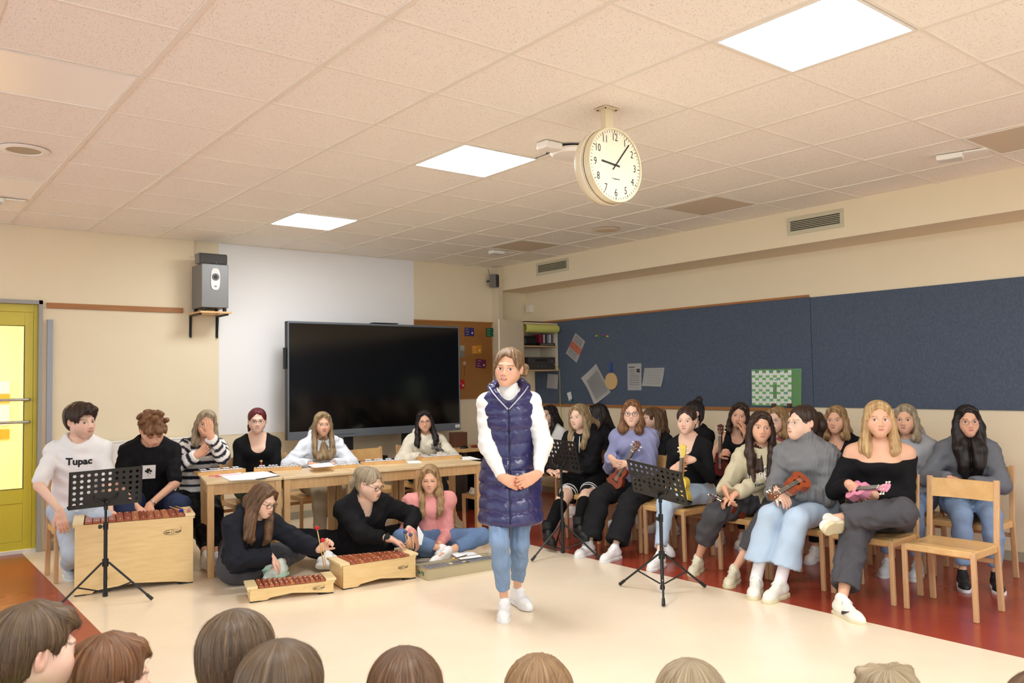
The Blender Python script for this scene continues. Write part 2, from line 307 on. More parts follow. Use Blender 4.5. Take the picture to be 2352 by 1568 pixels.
# ------------------------------------------------------------------ signed-distance modelling of people and cloth
class Field:
    def __init__(s, lo, hi, h):
        s.lo = np.array(lo, np.float32); s.h = h; n = np.ceil((np.array(hi)-s.lo)/h).astype(int)+1
        s.n = n; s.d = np.full(n, .5, np.float32); s.ax = [s.lo[i]+h*np.arange(n[i], dtype=np.float32) for i in range(3)]
    def win(s, lo, hi):
        a = np.clip(np.floor((np.array(lo)-s.lo)/s.h).astype(int), 0, s.n); b = np.clip(np.ceil((np.array(hi)-s.lo)/s.h).astype(int)+1, 0, s.n)
        if (b <= a).any(): return None
        sl = tuple(slice(x, y) for x, y in zip(a, b))
        return sl, s.ax[0][sl[0]][:, None, None], s.ax[1][sl[1]][None, :, None], s.ax[2][sl[2]][None, None, :]
    def mix(s, sl, d, k, sub):
        D = s.d[sl]
        if sub:
            d = -d
            if k: h = np.maximum(k-np.abs(D-d), 0)/k; s.d[sl] = np.maximum(D, d)+h*h*k*.25
            else: s.d[sl] = np.maximum(D, d)
        elif k: h = np.maximum(k-np.abs(D-d), 0)/k; s.d[sl] = np.minimum(D, d)-h*h*k*.25
        else: s.d[sl] = np.minimum(D, d)
    def cone(s, a, b, ra, rb, k=.02, ax=None, sq=1, sub=False):
        a = np.asarray(a, np.float32); b = np.asarray(b, np.float32); m = max(ra, rb)*max(1, 1)+k+.02
        w = s.win(np.minimum(a, b)-m, np.maximum(a, b)+m)
        if w is None: return s
        sl, X, Y, Z = w; ba = b-a; L2 = float(ba@ba)+1e-9
        x, y, z = X-a[0], Y-a[1], Z-a[2]; t = np.clip((x*ba[0]+y*ba[1]+z*ba[2])/L2, 0, 1)
        x = x-t*ba[0]; y = y-t*ba[1]; z = z-t*ba[2]; q = x*x+y*y+z*z
        if ax is not None: c = x*ax[0]+y*ax[1]+z*ax[2]; q = q+c*c*(1/sq**2-1)
        s.mix(sl, np.sqrt(q)-(ra+(rb-ra)*t), k, sub); return s
    def path(s, pts, rs, k=.02, **kw):
        for i in range(len(pts)-1): s.cone(pts[i], pts[i+1], rs[i], rs[i+1], k, **kw)
        return s
    def ell(s, c, R, r, k=.01, sub=False):
        c = np.asarray(c, np.float32); m = max(r)+k+.015; w = s.win(c-m, c+m)
        if w is None: return s
        sl, X, Y, Z = w; x, y, z = X-c[0], Y-c[1], Z-c[2]
        if R is not None: x, y, z = (x*R[i][0]+y*R[i][1]+z*R[i][2] for i in range(3))
        u, v, t = x/r[0], y/r[1], z/r[2]; k0 = np.sqrt(u*u+v*v+t*t); u, v, t = u/r[0], v/r[1], t/r[2]; k1 = np.sqrt(u*u+v*v+t*t)+1e-9
        s.mix(sl, k0*(k0-1)/k1, k, sub); return s
    def half(s, p, n, k=0, keep_below=True):           # cut away everything on the side n points to
        n = nrm(n); d = (s.ax[0][:, None, None]-p[0])*n[0]+(s.ax[1][None, :, None]-p[1])*n[1]+(s.ax[2][None, None, :]-p[2])*n[2]
        s.mix((slice(None),)*3, -d, k, True); return s
    def wrinkle(s, amp, wl, seed=0, stretch=(1, 1, 1)):
        if not amp: return s
        r = np.random.RandomState(seed); X, Y, Z = s.ax[0][:, None, None], s.ax[1][None, :, None], s.ax[2][None, None, :]
        w = sum(np.sin((X*v[0]+Y*v[1]+Z*v[2])*2*math.pi/(wl*2.6)+v[3]) for v in np.c_[r.randn(3, 3)*.6, r.rand(3)*6.28])
        acc = 0
        for i in range(3):
            v = nrm(r.randn(3)*np.array(stretch)); ph = r.rand()*6.28
            acc = acc+np.sin((X*v[0]+Y*v[1]+Z*v[2])*2*math.pi/wl*(1+.35*i)+1.7*w+ph)
        s.d += (amp/2)*acc.astype(np.float32); return s
    def seat(s, P):
        """flatten what would sink into the chair or the floor"""
        z = s.ax[2][None, None, :]+0*s.d
        if P.seatz is not None:
            a = (s.ax[0][:, None, None]-P.hip[0])*P.f[0]+(s.ax[1][None, :, None]-P.hip[1])*P.f[1]
            s.d = np.where((a < .20) & (z > P.seatz-.16), np.maximum(s.d, P.seatz-z), s.d).astype(np.float32)
        s.d = np.maximum(s.d, (.004-z)).astype(np.float32); return s
    def mesh(s):
        d, n = s.d, s.n; sg = d < 0; cid = []; P = []; quads = []
        offs = {0: ((0, -1, -1), (0, 0, -1), (0, 0, 0), (0, -1, 0)), 1: ((-1, 0, -1), (-1, 0, 0), (0, 0, 0), (0, 0, -1)), 2: ((-1, -1, 0), (0, -1, 0), (0, 0, 0), (-1, 0, 0))}
        for a in range(3):
            s0 = [slice(1, -1)]*3; s1 = [slice(1, -1)]*3; s0[a] = slice(0, -1); s1[a] = slice(1, None)
            A = sg[tuple(s0)]; B = sg[tuple(s1)]; idx = np.argwhere(A != B)
            if len(idx) == 0: continue
            for i in range(3):
                if i != a: idx[:, i] += 1
            e = np.zeros(3, int); e[a] = 1; j = idx+e
            da = d[idx[:, 0], idx[:, 1], idx[:, 2]]; db = d[j[:, 0], j[:, 1], j[:, 2]]
            p = idx.astype(np.float32); p[:, a] += da/(da-db)
            q = np.stack([((idx+o)[:, 0]*n[1]+(idx+o)[:, 1])*n[2]+(idx+o)[:, 2] for o in offs[a]], 1)
            for c in range(4): cid.append(q[:, c]); P.append(p)
            fl = da < 0; q[~fl] = q[~fl][:, ::-1]; quads.append(q)
        if not cid: return np.zeros((0, 3)), np.zeros((0, 4), int)
        cid = np.concatenate(cid); P = np.concatenate(P); u, inv = np.unique(cid, return_inverse=True)
        cnt = np.bincount(inv); v = np.stack([np.bincount(inv, P[:, i])/cnt for i in range(3)], 1)
        return v*s.h+s.lo, np.searchsorted(u, np.concatenate(quads))
def make_mesh(name, parts, cols=None):
    """parts: list of (verts, quads); cols: list of per-vertex colour arrays"""
    vs, fs, off = [], [], 0
    for v, f in parts: vs.append(v); fs.append(f+off); off += len(v)
    v = np.concatenate(vs).astype(np.float32); f = np.concatenate(fs)
    me = bpy.data.meshes.new(name); me.vertices.add(len(v)); me.vertices.foreach_set('co', v.ravel())
    me.loops.add(f.size); me.loops.foreach_set('vertex_index', f.ravel().astype(np.int32))
    me.polygons.add(len(f)); me.polygons.foreach_set('loop_start', np.arange(0, f.size, f.shape[1], dtype=np.int32))
    me.update(calc_edges=True); me.validate()
    me.polygons.foreach_set('use_smooth', [True]*len(me.polygons))
    if cols is not None:
        c = np.concatenate(cols); c = np.c_[c, np.ones(len(c))].astype(np.float32) if c.shape[1] == 3 else c
        at = me.color_attributes.new('Col', 'FLOAT_COLOR', 'POINT'); at.data.foreach_set('color', c.ravel())
    return me
def frame(f, u):                                        # rows: right, forward, up
    f = nrm(f); u = np.asarray(u, float); r = nrm(np.cross(f, u)); u = np.cross(r, f); return np.stack([r, f, u])
def rotv(v, ax, ang):
    ax = nrm(ax); v = np.asarray(v, float); return v*math.cos(ang)+np.cross(ax, v)*math.sin(ang)+ax*(ax@v)*(1-math.cos(ang))
def ik(a, b, l1, l2, pole):
    d = b-a; L = np.linalg.norm(d); Lc = min(L, (l1+l2)*.995); b = a+d/L*Lc; u = d/L
    x = (l1*l1-l2*l2+Lc*Lc)/(2*Lc); h = math.sqrt(max(0, l1*l1-x*x)); p = np.asarray(pole, float); p = nrm(p-u*(p@u))
    return a+u*x+p*h, b
SKIN = {'pale': (232, 192, 168), 'warm': (222, 172, 142), 'tan': (208, 156, 122)}
def lin(c): return np.array(srgb(*c))
m_skin = mat('skin', (225, 180, 150), .5, attr='Col', spec=.35)
m_skin.node_tree.nodes['Principled BSDF'].inputs['Subsurface Weight'].default_value = .08
m_skin.node_tree.nodes['Principled BSDF'].inputs['Subsurface Scale'].default_value = .01
def hair_mat(name, c1, c2, dens=1.0):
    if name in MATS: return MATS[name]
    m = bpy.data.materials.new(name); m.use_nodes = True; MATS[name] = m; nt = m.node_tree; N = nt.nodes; L = nt.links; b = N['Principled BSDF']
    a = N.new('ShaderNodeAttribute'); a.attribute_name = 'Col'
    n = N.new('ShaderNodeTexNoise'); n.inputs['Scale'].default_value = dens; n.inputs['Detail'].default_value = 4; n.inputs['Roughness'].default_value = .65
    L.new(a.outputs['Vector'], n.inputs['Vector'])
    r = N.new('ShaderNodeMapRange'); r.inputs[1].default_value = .35; r.inputs[2].default_value = .68; L.new(n.outputs[0], r.inputs[0])
    mx = N.new('ShaderNodeMix'); mx.data_type = 'RGBA'; mx.inputs[6].default_value = srgb(*c1)+(1,); mx.inputs[7].default_value = srgb(*c2)+(1,)
    L.new(r.outputs[0], mx.inputs[0]); L.new(mx.outputs[2], b.inputs['Base Color']); b.inputs['Roughness'].default_value = .42; b.inputs['Specular IOR Level'].default_value = .35
    bp = N.new('ShaderNodeBump'); bp.inputs['Strength'].default_value = .6; bp.inputs['Distance'].default_value = .006; L.new(n.outputs[0], bp.inputs['Height']); L.new(bp.outputs[0], b.inputs['Normal'])
    return m
HAIRC = {'streaked': ((80, 58, 40), (158, 124, 88)), 'tobacco': ((84, 54, 34), (142, 98, 62)), 'dark': ((38, 26, 20), (72, 50, 38)), 'black': ((20, 16, 16), (46, 36, 34)), 'brown': ((72, 50, 34), (124, 92, 64)), 'lightbrown': ((110, 82, 54), (168, 132, 92)), 'blonde': ((150, 116, 74), (214, 180, 128)),
         'darkblonde': ((112, 92, 66), (176, 150, 112)), 'ash': ((120, 104, 84), (190, 172, 142)), 'red': ((60, 14, 22), (120, 30, 42)), 'auburn': ((92, 60, 38), (148, 104, 68)), 'kid': ((66, 50, 36), (116, 92, 66)), 'fair': ((124, 106, 80), (176, 156, 124)), 'honey': ((124, 94, 62), (184, 148, 104))}

def head_field(H, R, h, neck0, neckr, chub=0, male=False, kid=False):
    """H head centre, R rows right/forward/up"""
    f = Field(H-.155, H+.155, h); P = lambda x, y, z: H+x*R[0]+y*R[1]+z*R[2]
    c = chub
    f.ell(P(0, -.018, .034), R, (.074, .091, .080), 0)
    f.ell(P(0, .020, -.022), R, (.059+c*.6, .064, .074), .03)
    j = .046+c*.9+(.003 if male else 0)
    for s in (-1, 1): f.cone(P(s*j, .0, -.046), P(s*.012, .064, -.088), .016+c*.3, .015+c*.3, .045)
    f.ell(P(0, .071, -.093), R, (.018, .017, .015), .03)
    for s in (-1, 1): f.ell(P(s*.034, .056, -.030), R, (.026+c*.4, .026, .032), .035)
    f.cone(P(-.032, .079, .018), P(.032, .079, .018), .008, .008, .025)
    for s in (-1, 1): f.ell(P(s*.030, .099, -.002), R, (.017, .0135, .0095), .016, sub=True)
    for s in (-1, 1): f.ell(P(s*.031, .0735, -.003), R, (.0155, .0135, .0125), .004)
    f.cone(P(0, .086, .008), P(0, .1035, -.029), .006, .0085, .012)
    for s in (-1, 1): f.ell(P(s*.0105, .098, -.034), R, (.007, .008, .006), .006)
    f.ell(P(0, .082, -.058), R, (.030, .016, .024), .035)
    f.ell(P(0, .0975, -.0575), R, (.0185, .007, .0042), .004); f.ell(P(0, .0955, -.0665), R, (.0155, .0078, .0052), .004)
    f.cone(P(-.017, .1055, -.0622), P(.017, .1055, -.0622), .0014, .0014, .004, sub=True)
    for s in (-1, 1):
        f.ell(P(s*.077, -.010, -.004), [nrm(R[0]+s*.35*R[1]), R[1], nrm(R[2]-.15*R[1])], (.007, .017, .029), .008)
        f.ell(P(s*.083, -.006, .000), R, (.005, .009, .017), .004, sub=True)
    f.cone(P(0, -.022, -.055), neck0, neckr, neckr, .03)
    return f
def face_cols(v, H, R, skin, hairc, lips=(190, 110, 100), gaze=(0, 0), closed=False, brow=1, mouth='closed', stub=0, down=0):
    L = (v-H)@R.T; x, y, z = L[:, 0], L[:, 1], L[:, 2]; S = lin(skin); c = np.tile(S, (len(v), 1))
    def blend(mask, col, a=1): 
        w = np.clip(mask, 0, 1)[:, None]*a; c[:] = c*(1-w)+np.asarray(col)*w
    front = y > .02; ax = np.abs(x)
    blend(np.exp(-(((ax-.040)/.020)**2+((z+.030)/.020)**2))*front, lin((226, 132, 112)), .24)
    blend(np.exp(-((x/.012)**2+((z+.034)/.010)**2))*front, lin((224, 140, 120)), .3)
    blend(np.exp(-(((ax-.031)/.020)**2+((z-.0)/.010)**2))*front, S*.8, .3)
    blend((ax > .078)*1., lin((226, 140, 118)), .3)
    if stub: blend(np.exp(-((z+.078)/.03)**2)*front, lin((120, 95, 80)), stub)
    # brows
    bz = .0208-((ax-.031)**2)*8
    blend((np.abs(z-bz) < .0024)*(ax > .014)*(ax < .050)*front, lin(hairc)*.8, .65*brow)
    # eyes
    ex, ez = (ax-.031)/.0135, (z+.0025+down*.002)/(.0050 if not closed else .001)
    eye = (ex**2+ez**2 < 1)*front
    lid = (ex**2/1.18+((z+.0025-.0015)/.0075)**2 < 1)*front*(z > -.003)
    blend(lid*1., lin((70, 45, 36)), .75)
    if not closed:
        blend(eye*1., lin((236, 230, 226)))
        sx = x-np.sign(x)*.031-gaze[0]; blend(eye*((sx**2+(z+.0025-gaze[1])**2) < .0066**2), lin((92, 68, 50))*.55); blend(eye*((sx**2+(z+.0025-gaze[1])**2) < .0032**2), lin((12, 10, 10)))
    else: blend((np.abs(z+.006+.0035*(1-ex**2)*-1) < .0015)*(np.abs(ex) < 1)*front, lin((60, 40, 34)), .9)
    # lips, nostrils
    lp = ((x/.0205)**2+((z+.0622-(x/.022)**2*.002)/.0088)**2 < 1)*(y > .085)
    blend(lp*1., lin(lips), .62)
    mo = {'closed': .0011, 'open': .0042, 'smile': .0026}[mouth]; mz = z+.0622-(x/.022)**2*(.0045 if mouth == 'smile' else .0022)
    blend((np.abs(mz) < mo)*(ax < .019)*(y > .08), lin((110, 48, 46)), .75)
    if mouth == 'open': blend((np.abs(mz-mo*.45) < mo*.35)*(ax < .010)*(y > .08), lin((240, 234, 226)))
    blend((((ax-.0075)/.004)**2+((z+.0405)/.0026)**2 < 1)*(y > .085), lin((110, 60, 50)), .8)
    return c

def hair_field(H, R, h, style, seed=0, paths=(), vol=0.0, hl=.060, part=0, lo=None, hi=None, locks=.0022):
    lo = H-.16 if lo is None else lo; hi = H+.16 if hi is None else hi
    f = Field(lo, hi, h); f.R = R; P = lambda x, y, z: H+x*R[0]+y*R[1]+z*R[2]
    f.ell(P(0, -.018, .036), R, (.083+vol, .100+vol, .087+vol), 0)
    if style != 'short': f.ell(P(0, -.045, -.03), R, (.066+vol, .062+vol, .075), .03)
    else: f.ell(P(0, -.045, -.015), R, (.068+vol*.6, .062+vol*.6, .065), .03)
    # clear the face and ears
    f.ell(P(0, .112, -.036), R, (.076, .098, .050+hl), .008, sub=True)
    f.ell(P(0, .072, -.085), R, (.095, .085, .075), .02, sub=True)
    if style == 'short':
        for s in (-1, 1): f.ell(P(s*.085, .0, -.022), R, (.03, .034, .040), .01, sub=True)
        f.ell(P(0, .02, -.13), R, (.12, .12, .070), .012, sub=True)
    elif style in ('pony', 'bun'):
        for s in (-1, 1): f.ell(P(s*.088, -.002, -.03), R, (.022, .028, .042), .01, sub=True)
    for p in paths:
        pts, rs = p[0], p[1]; kw = p[2] if len(p) > 2 else {}
        f.path([np.asarray(q, float) for q in pts], rs, kw.pop('k', .018) if kw else .018, **kw)
    if locks:
        r = np.random.RandomState(seed); X = f.ax[0][:, None, None]-H[0]; Y = f.ax[1][None, :, None]-H[1]; Z = f.ax[2][None, None, :]-H[2]
        x = X*R[0][0]+Y*R[0][1]+Z*R[0][2]; y = X*R[1][0]+Y*R[1][1]+Z*R[1][2]; z = X*R[2][0]+Y*R[2][1]+Z*R[2][2]
        th = np.arctan2(x, -(y+.01)); w = .25*np.sin(z*16+r.rand()*6)+.2*np.sin(z*9+2*th); fall = np.clip((.135-z)/.05, .1, 1)
        f.d += (locks*fall*(np.sin(th*11+w*1.6+r.rand()*6)+.6*np.sin(th*23+w*2.6)+.4*np.sin(x*130+w*3))).astype(np.float32)
    return f
def hair_cols(v, H, R, K=9.0, kz=14.0):
    L = (v-H)@R.T; th = np.arctan2(L[:, 0], -(L[:, 1]+.03)); rad = np.hypot(L[:, 0], L[:, 1]+.03)
    # strand coordinates: around the crown, slow along the fall
    s = np.where(L[:, 2] > .03, L[:, 2]*.6-rad*.8, L[:, 2])
    return np.stack([np.cos(th)*K+5, np.sin(th)*K+5+rad*K*3*(L[:, 2] < 0), s*kz*.35+2], 1)
def strand_mesh(f, v, N, style, seed, c1, c2, L=6, step=.011, w=.0011):
    """thin hair ribbons lying on the hair surface and following the way it is combed (head-space)"""
    r = np.random.RandomState(seed+100); i = r.randint(0, len(v), N); p = v[i].astype(np.float64); n1 = f.n-2; rows = []; lift = r.rand(N)*(.0022 if style not in ('pony', 'bun') else .0008)+.0005
    def samp(q):
        g = (q-f.lo)/f.h; a = np.clip(np.floor(g).astype(int), 0, n1-1); t = np.clip(g-a, 0, 1); D = f.d; x, y, z = a.T
        c = lambda i_, j, k: D[x+i_, y+j, z+k]
        tx, ty, tz = t.T; c00 = c(0, 0, 0)*(1-tx)+c(1, 0, 0)*tx; c10 = c(0, 1, 0)*(1-tx)+c(1, 1, 0)*tx; c01 = c(0, 0, 1)*(1-tx)+c(1, 0, 1)*tx; c11 = c(0, 1, 1)*(1-tx)+c(1, 1, 1)*tx
        return (c00*(1-ty)+c10*ty)*(1-tz)+(c01*(1-ty)+c11*ty)*tz
    def grad(q):
        e = f.h*.9; g = np.stack([samp(q+np.eye(3)[k]*e)-samp(q-np.eye(3)[k]*e) for k in range(3)], 1); return g/(np.linalg.norm(g, axis=1)[:, None]+1e-9)
    wob = r.randn(N, 3)*(.25 if style not in ('pony', 'bun') else .1)
    for k in range(L):
        g = grad(p); p = p-g*(samp(p)-lift*(1+.3*k))[:, None]; q = p@f.R.T
        if style in ('pony', 'bun'): d = np.stack([-q[:, 0]*2, -np.ones(N), -.3-q[:, 2]*1.5], 1); d[q[:, 1] < -.11] = (0, -.2, -1)
        else: d = q-np.array([0, -.03, .13]); d /= np.linalg.norm(d, axis=1)[:, None]; d[:, 2] -= np.clip((.09-q[:, 2])/.1, 0, 1)*2
        d = d@f.R+wob*.5; d = d-g*(d*g).sum(1)[:, None]; d /= np.linalg.norm(d, axis=1)[:, None]+1e-9
        s_ = np.cross(d, g)*w*(1-(k/(L-.5))**2)*.5; rows.append((p-s_, p+s_)); p = p+d*step*(1 if style not in ('pony', 'bun') else .6)
    V_ = np.stack([x for ab in rows for x in ab], 1).reshape(-1, 3); b = np.arange(N)[:, None]*(2*L)
    F_ = np.concatenate([np.concatenate([b+2*k, b+2*k+1, b+2*k+3, b+2*k+2], 1) for k in range(L-1)])
    c = lin(c1)+(lin(c2)-lin(c1))*(r.rand(N)[:, None]*1.15); return V_, F_, np.repeat(c, 2*L, 0)
m_strand = mat('hair_strand', (100, 80, 60), .45, attr='Col', spec=.35)
def hand_field(W, fd, pn, side, curl=.5, spread=.012, h=.0042, s=1.0, thumb=.6, fo=None, fr_=.0265, hold=False):
    """W wrist, fd finger direction, pn direction the palm faces, side +1 when the thumb lies on cross(fd, pn)"""
    fd = nrm(fd); pn = nrm(np.asarray(pn, float)-fd*np.dot(pn, fd)); ac = np.cross(fd, pn)*side; f = Field(W+fd*.07*s-.125*s, W+fd*.07*s+.125*s, h)
    W = np.asarray(W, float)
    if fo is not None: f.cone(W-fo*.045, W, fr_*1.05, fr_, 0, ax=pn, sq=.85)
    f.cone(W, W+fd*.03*s, fr_, .030*s, .01, ax=pn, sq=.62)
    for o in (-.024, -.008, .010, .026): f.cone(W+fd*.022*s+ac*o*.6*s, W+fd*.082*s+ac*o*s, .0135*s, .0115*s, .010, ax=pn, sq=.85)
    for o, l in ((.028, .066), (.0095, .076), (-.0095, .071), (-.027, .055)):
        l *= s; p = W+fd*.082*s+ac*o*s; a = .15+curl*.55; d = nrm(fd+ac*o*spread*60)
        for q, (ll, r0, r1) in enumerate(((.46, .0092, .0085), (.30, .0084, .0077), (.25, .0076, .0064))):
            dd = nrm(d*math.cos(a)+pn*math.sin(a)); e = p+dd*l*ll*1.05; f.cone(p, e, r0*s, r1*s, .003); p = e; a += curl*(1.05 if q == 0 else .8)
    p = W+fd*.022*s+ac*.020*s; d = nrm(fd*.62+ac*.75*thumb+pn*.35*curl); e = p+d*.042*s; f.cone(p, e, .0150*s, .0110*s, .012)
    d2 = nrm(d+fd*.35+pn*.5*curl-ac*.2); e2 = e+d2*.032*s; f.cone(e, e2, .0105*s, .0092*s, .004); f.cone(e2, e2+nrm(d2+pn*.3*curl)*.022*s, .0092*s, .0072*s, .004)
    return f
def ms(f): return f.mesh()

SHOES = {}
def shoe_proto(kind):
    """mesh data for a right shoe: heel at the origin's back, toe towards +y, sole on z = 0; ankle at (0, 0, .09)"""
    if kind in SHOES: return SHOES[kind]
    up, so, la = {'white': ((240, 238, 236), (228, 226, 224), (248, 248, 248)), 'offwhite': ((226, 218, 196), (206, 196, 164), (226, 218, 200)), 'cream': ((238, 234, 222), (222, 208, 172), (245, 242, 235)), 'black': ((26, 26, 32), (226, 222, 222), (30, 30, 36)),
                  'grey': ((206, 210, 218), (226, 226, 226), (225, 228, 232)), 'boot': ((24, 24, 24), (18, 18, 18), (20, 20, 20)), 'sand': ((222, 212, 184), (212, 200, 160), (228, 220, 196)), 'mint': ((224, 232, 222), (188, 222, 200), (230, 236, 228))}[kind]
    f = Field((-.07, -.09, -.01), (.07, .21, .17), .0055)
    f.cone((0, -.038, .050), (0, .0, .050), .031, .033, 0); f.cone((0, 0, .047), (.004, .13, .033), .033, .031, .02); f.cone((.004, .12, .033), (.002, .160, .028), .033, .026, .02)
    f.cone((0, -.022, .05), (0, -.008, .096), .032, .034, .02, ax=(1, 0, 0), sq=.9); f.cone((0, .012, .088), (0, .075, .058), .026, .021, .02)
    if kind == 'boot': f.cone((0, -.01, .08), (0, -.01, .17), .042, .046, .02)
    f.half((0, 0, .020), (0, 0, -1))
    g = Field((-.07, -.09, -.01), (.07, .21, .06), .0055)
    g.cone((0, -.038, .012), (0, .02, .012), .036, .034, 0); g.cone((0, .01, .012), (.004, .13, .012), .034, .038, .02); g.cone((.004, .12, .012), (.002, .160, .012), .038, .030, .02); g.half((0, 0, .026), (0, 0, 1)); g.half((0, 0, .0), (0, 0, -1))
    a = make_mesh('shoe', [f.mesh()]); b = make_mesh('sole', [g.mesh()])
    mb = MB()
    if kind != 'boot':
        for i in range(5):
            y = .034+i*.018; z = .1015-i*.0118-(.001 if i > 3 else 0)
            mb.tube([(-.026, y, z-.012), (-.012, y+.004, z-.001), (.012, y-.004, z-.001), (.026, y, z-.012)], .0032, 6)
        mb.tube([(0, .034, .104), (-.016, .034, .105), (-.032, .046, .082), (-.008, .040, .100), (.014, .036, .104), (.032, .048, .082), (0, .034, .104)], .0026, 6)
        mb.ball((0, .022, .104), (.019, .014, .014), u=12, v=6)
    else: mb.box((-.03, -.02, .15), (.03, .02, .151))
    bmesh.ops.recalc_face_normals(mb.bm, faces=mb.bm.faces); c = bpy.data.meshes.new('laces'); mb.bm.to_mesh(c); mb.bm.free()
    c.polygons.foreach_set('use_smooth', [True]*len(c.polygons))
    a.materials.append(mat('shoe_'+kind, up, .55, var=.06, scale=20)); b.materials.append(mat('sole_'+kind, so, .6, var=.08, scale=15)); c.materials.append(mat('laces_'+kind, la, .8))
    SHOES[kind] = (a, b, c); return SHOES[kind]
def put_shoe(parent, ankle, toe, up, kind, s=1.0, mark=None):
    me = shoe_proto(kind); t = nrm(toe); u = np.asarray(up, float); r = nrm(np.cross(t, u)); u = np.cross(r, t)
    M = Matrix(((r[0], t[0], u[0], 0), (r[1], t[1], u[1], 0), (r[2], t[2], u[2], 0), (0, 0, 0, 1))); o = np.asarray(ankle, float)-u*.09*s
    M = Matrix.Translation(o) @ M @ Matrix.Scale(s, 4)
    a = bpy.data.objects.new('boot' if kind == 'boot' else 'shoe', me[0]); COL.objects.link(a); a.parent = parent; a.matrix_local = Matrix.Translation(-parent.location) @ M
    for n, m in (('sole', me[1]), ('laces', me[2])):
        if kind == 'boot' and n == 'laces': continue
        b = bpy.data.objects.new(n, m); COL.objects.link(b); b.parent = a
    if mark:
        sg, col = mark
        MB().prism([(-.008, -.018), (.01, -.012), (.03, -.001), (.062, .018), (.03, .008), (.008, .004), (-.004, .002), (-.012, -.006)], 0, .003, plane_M((sg*.0335, .055, .048), (0, 1, 0), (0, 0, 1)) if sg > 0 else plane_M((sg*.0335, .055, .048), (0, 1, 0), (0, 0, 1))).build('side_mark', mat('mark_%d' % (sum(col)), col, .5), a)
    return a
GLASS_R = {}
def glasses(parent, H, R, col=(20, 18, 18), round_=False, w=.0205, hh=.0155, r=.0014):
    mb = MB(); P = lambda x, y, z: H+x*R[0]+y*R[1]+z*R[2]-np.array(parent.location)
    for s in (-1, 1):
        pts = []
        for k in range(17):
            a = 2*math.pi*k/16; ca, sa = math.cos(a), math.sin(a)
            e = 1 if round_ else .62
            x = math.copysign(abs(ca)**e, ca)*w; z = math.copysign(abs(sa)**e, sa)*hh
            xx = s*.032+x; pts.append(P(xx, .1015-abs(xx)**2*3.2, z-.004))
        mb.tube(pts, r, 6)
        mb.tube([P(s*(.032+w), .095, .004), P(s*.066, .085, .006), P(s*.079, .03, .006), P(s*.081, -.005, .002)], r*.9, 6)
    mb.tube([P(-.013, .1015, .0), P(0, .105, .003), P(.013, .1015, .0)], r, 6)
    return mb.build('glasses', mat('frame_%d_%d' % (sum(col), r*1e5), col, .35), parent, smooth=True)

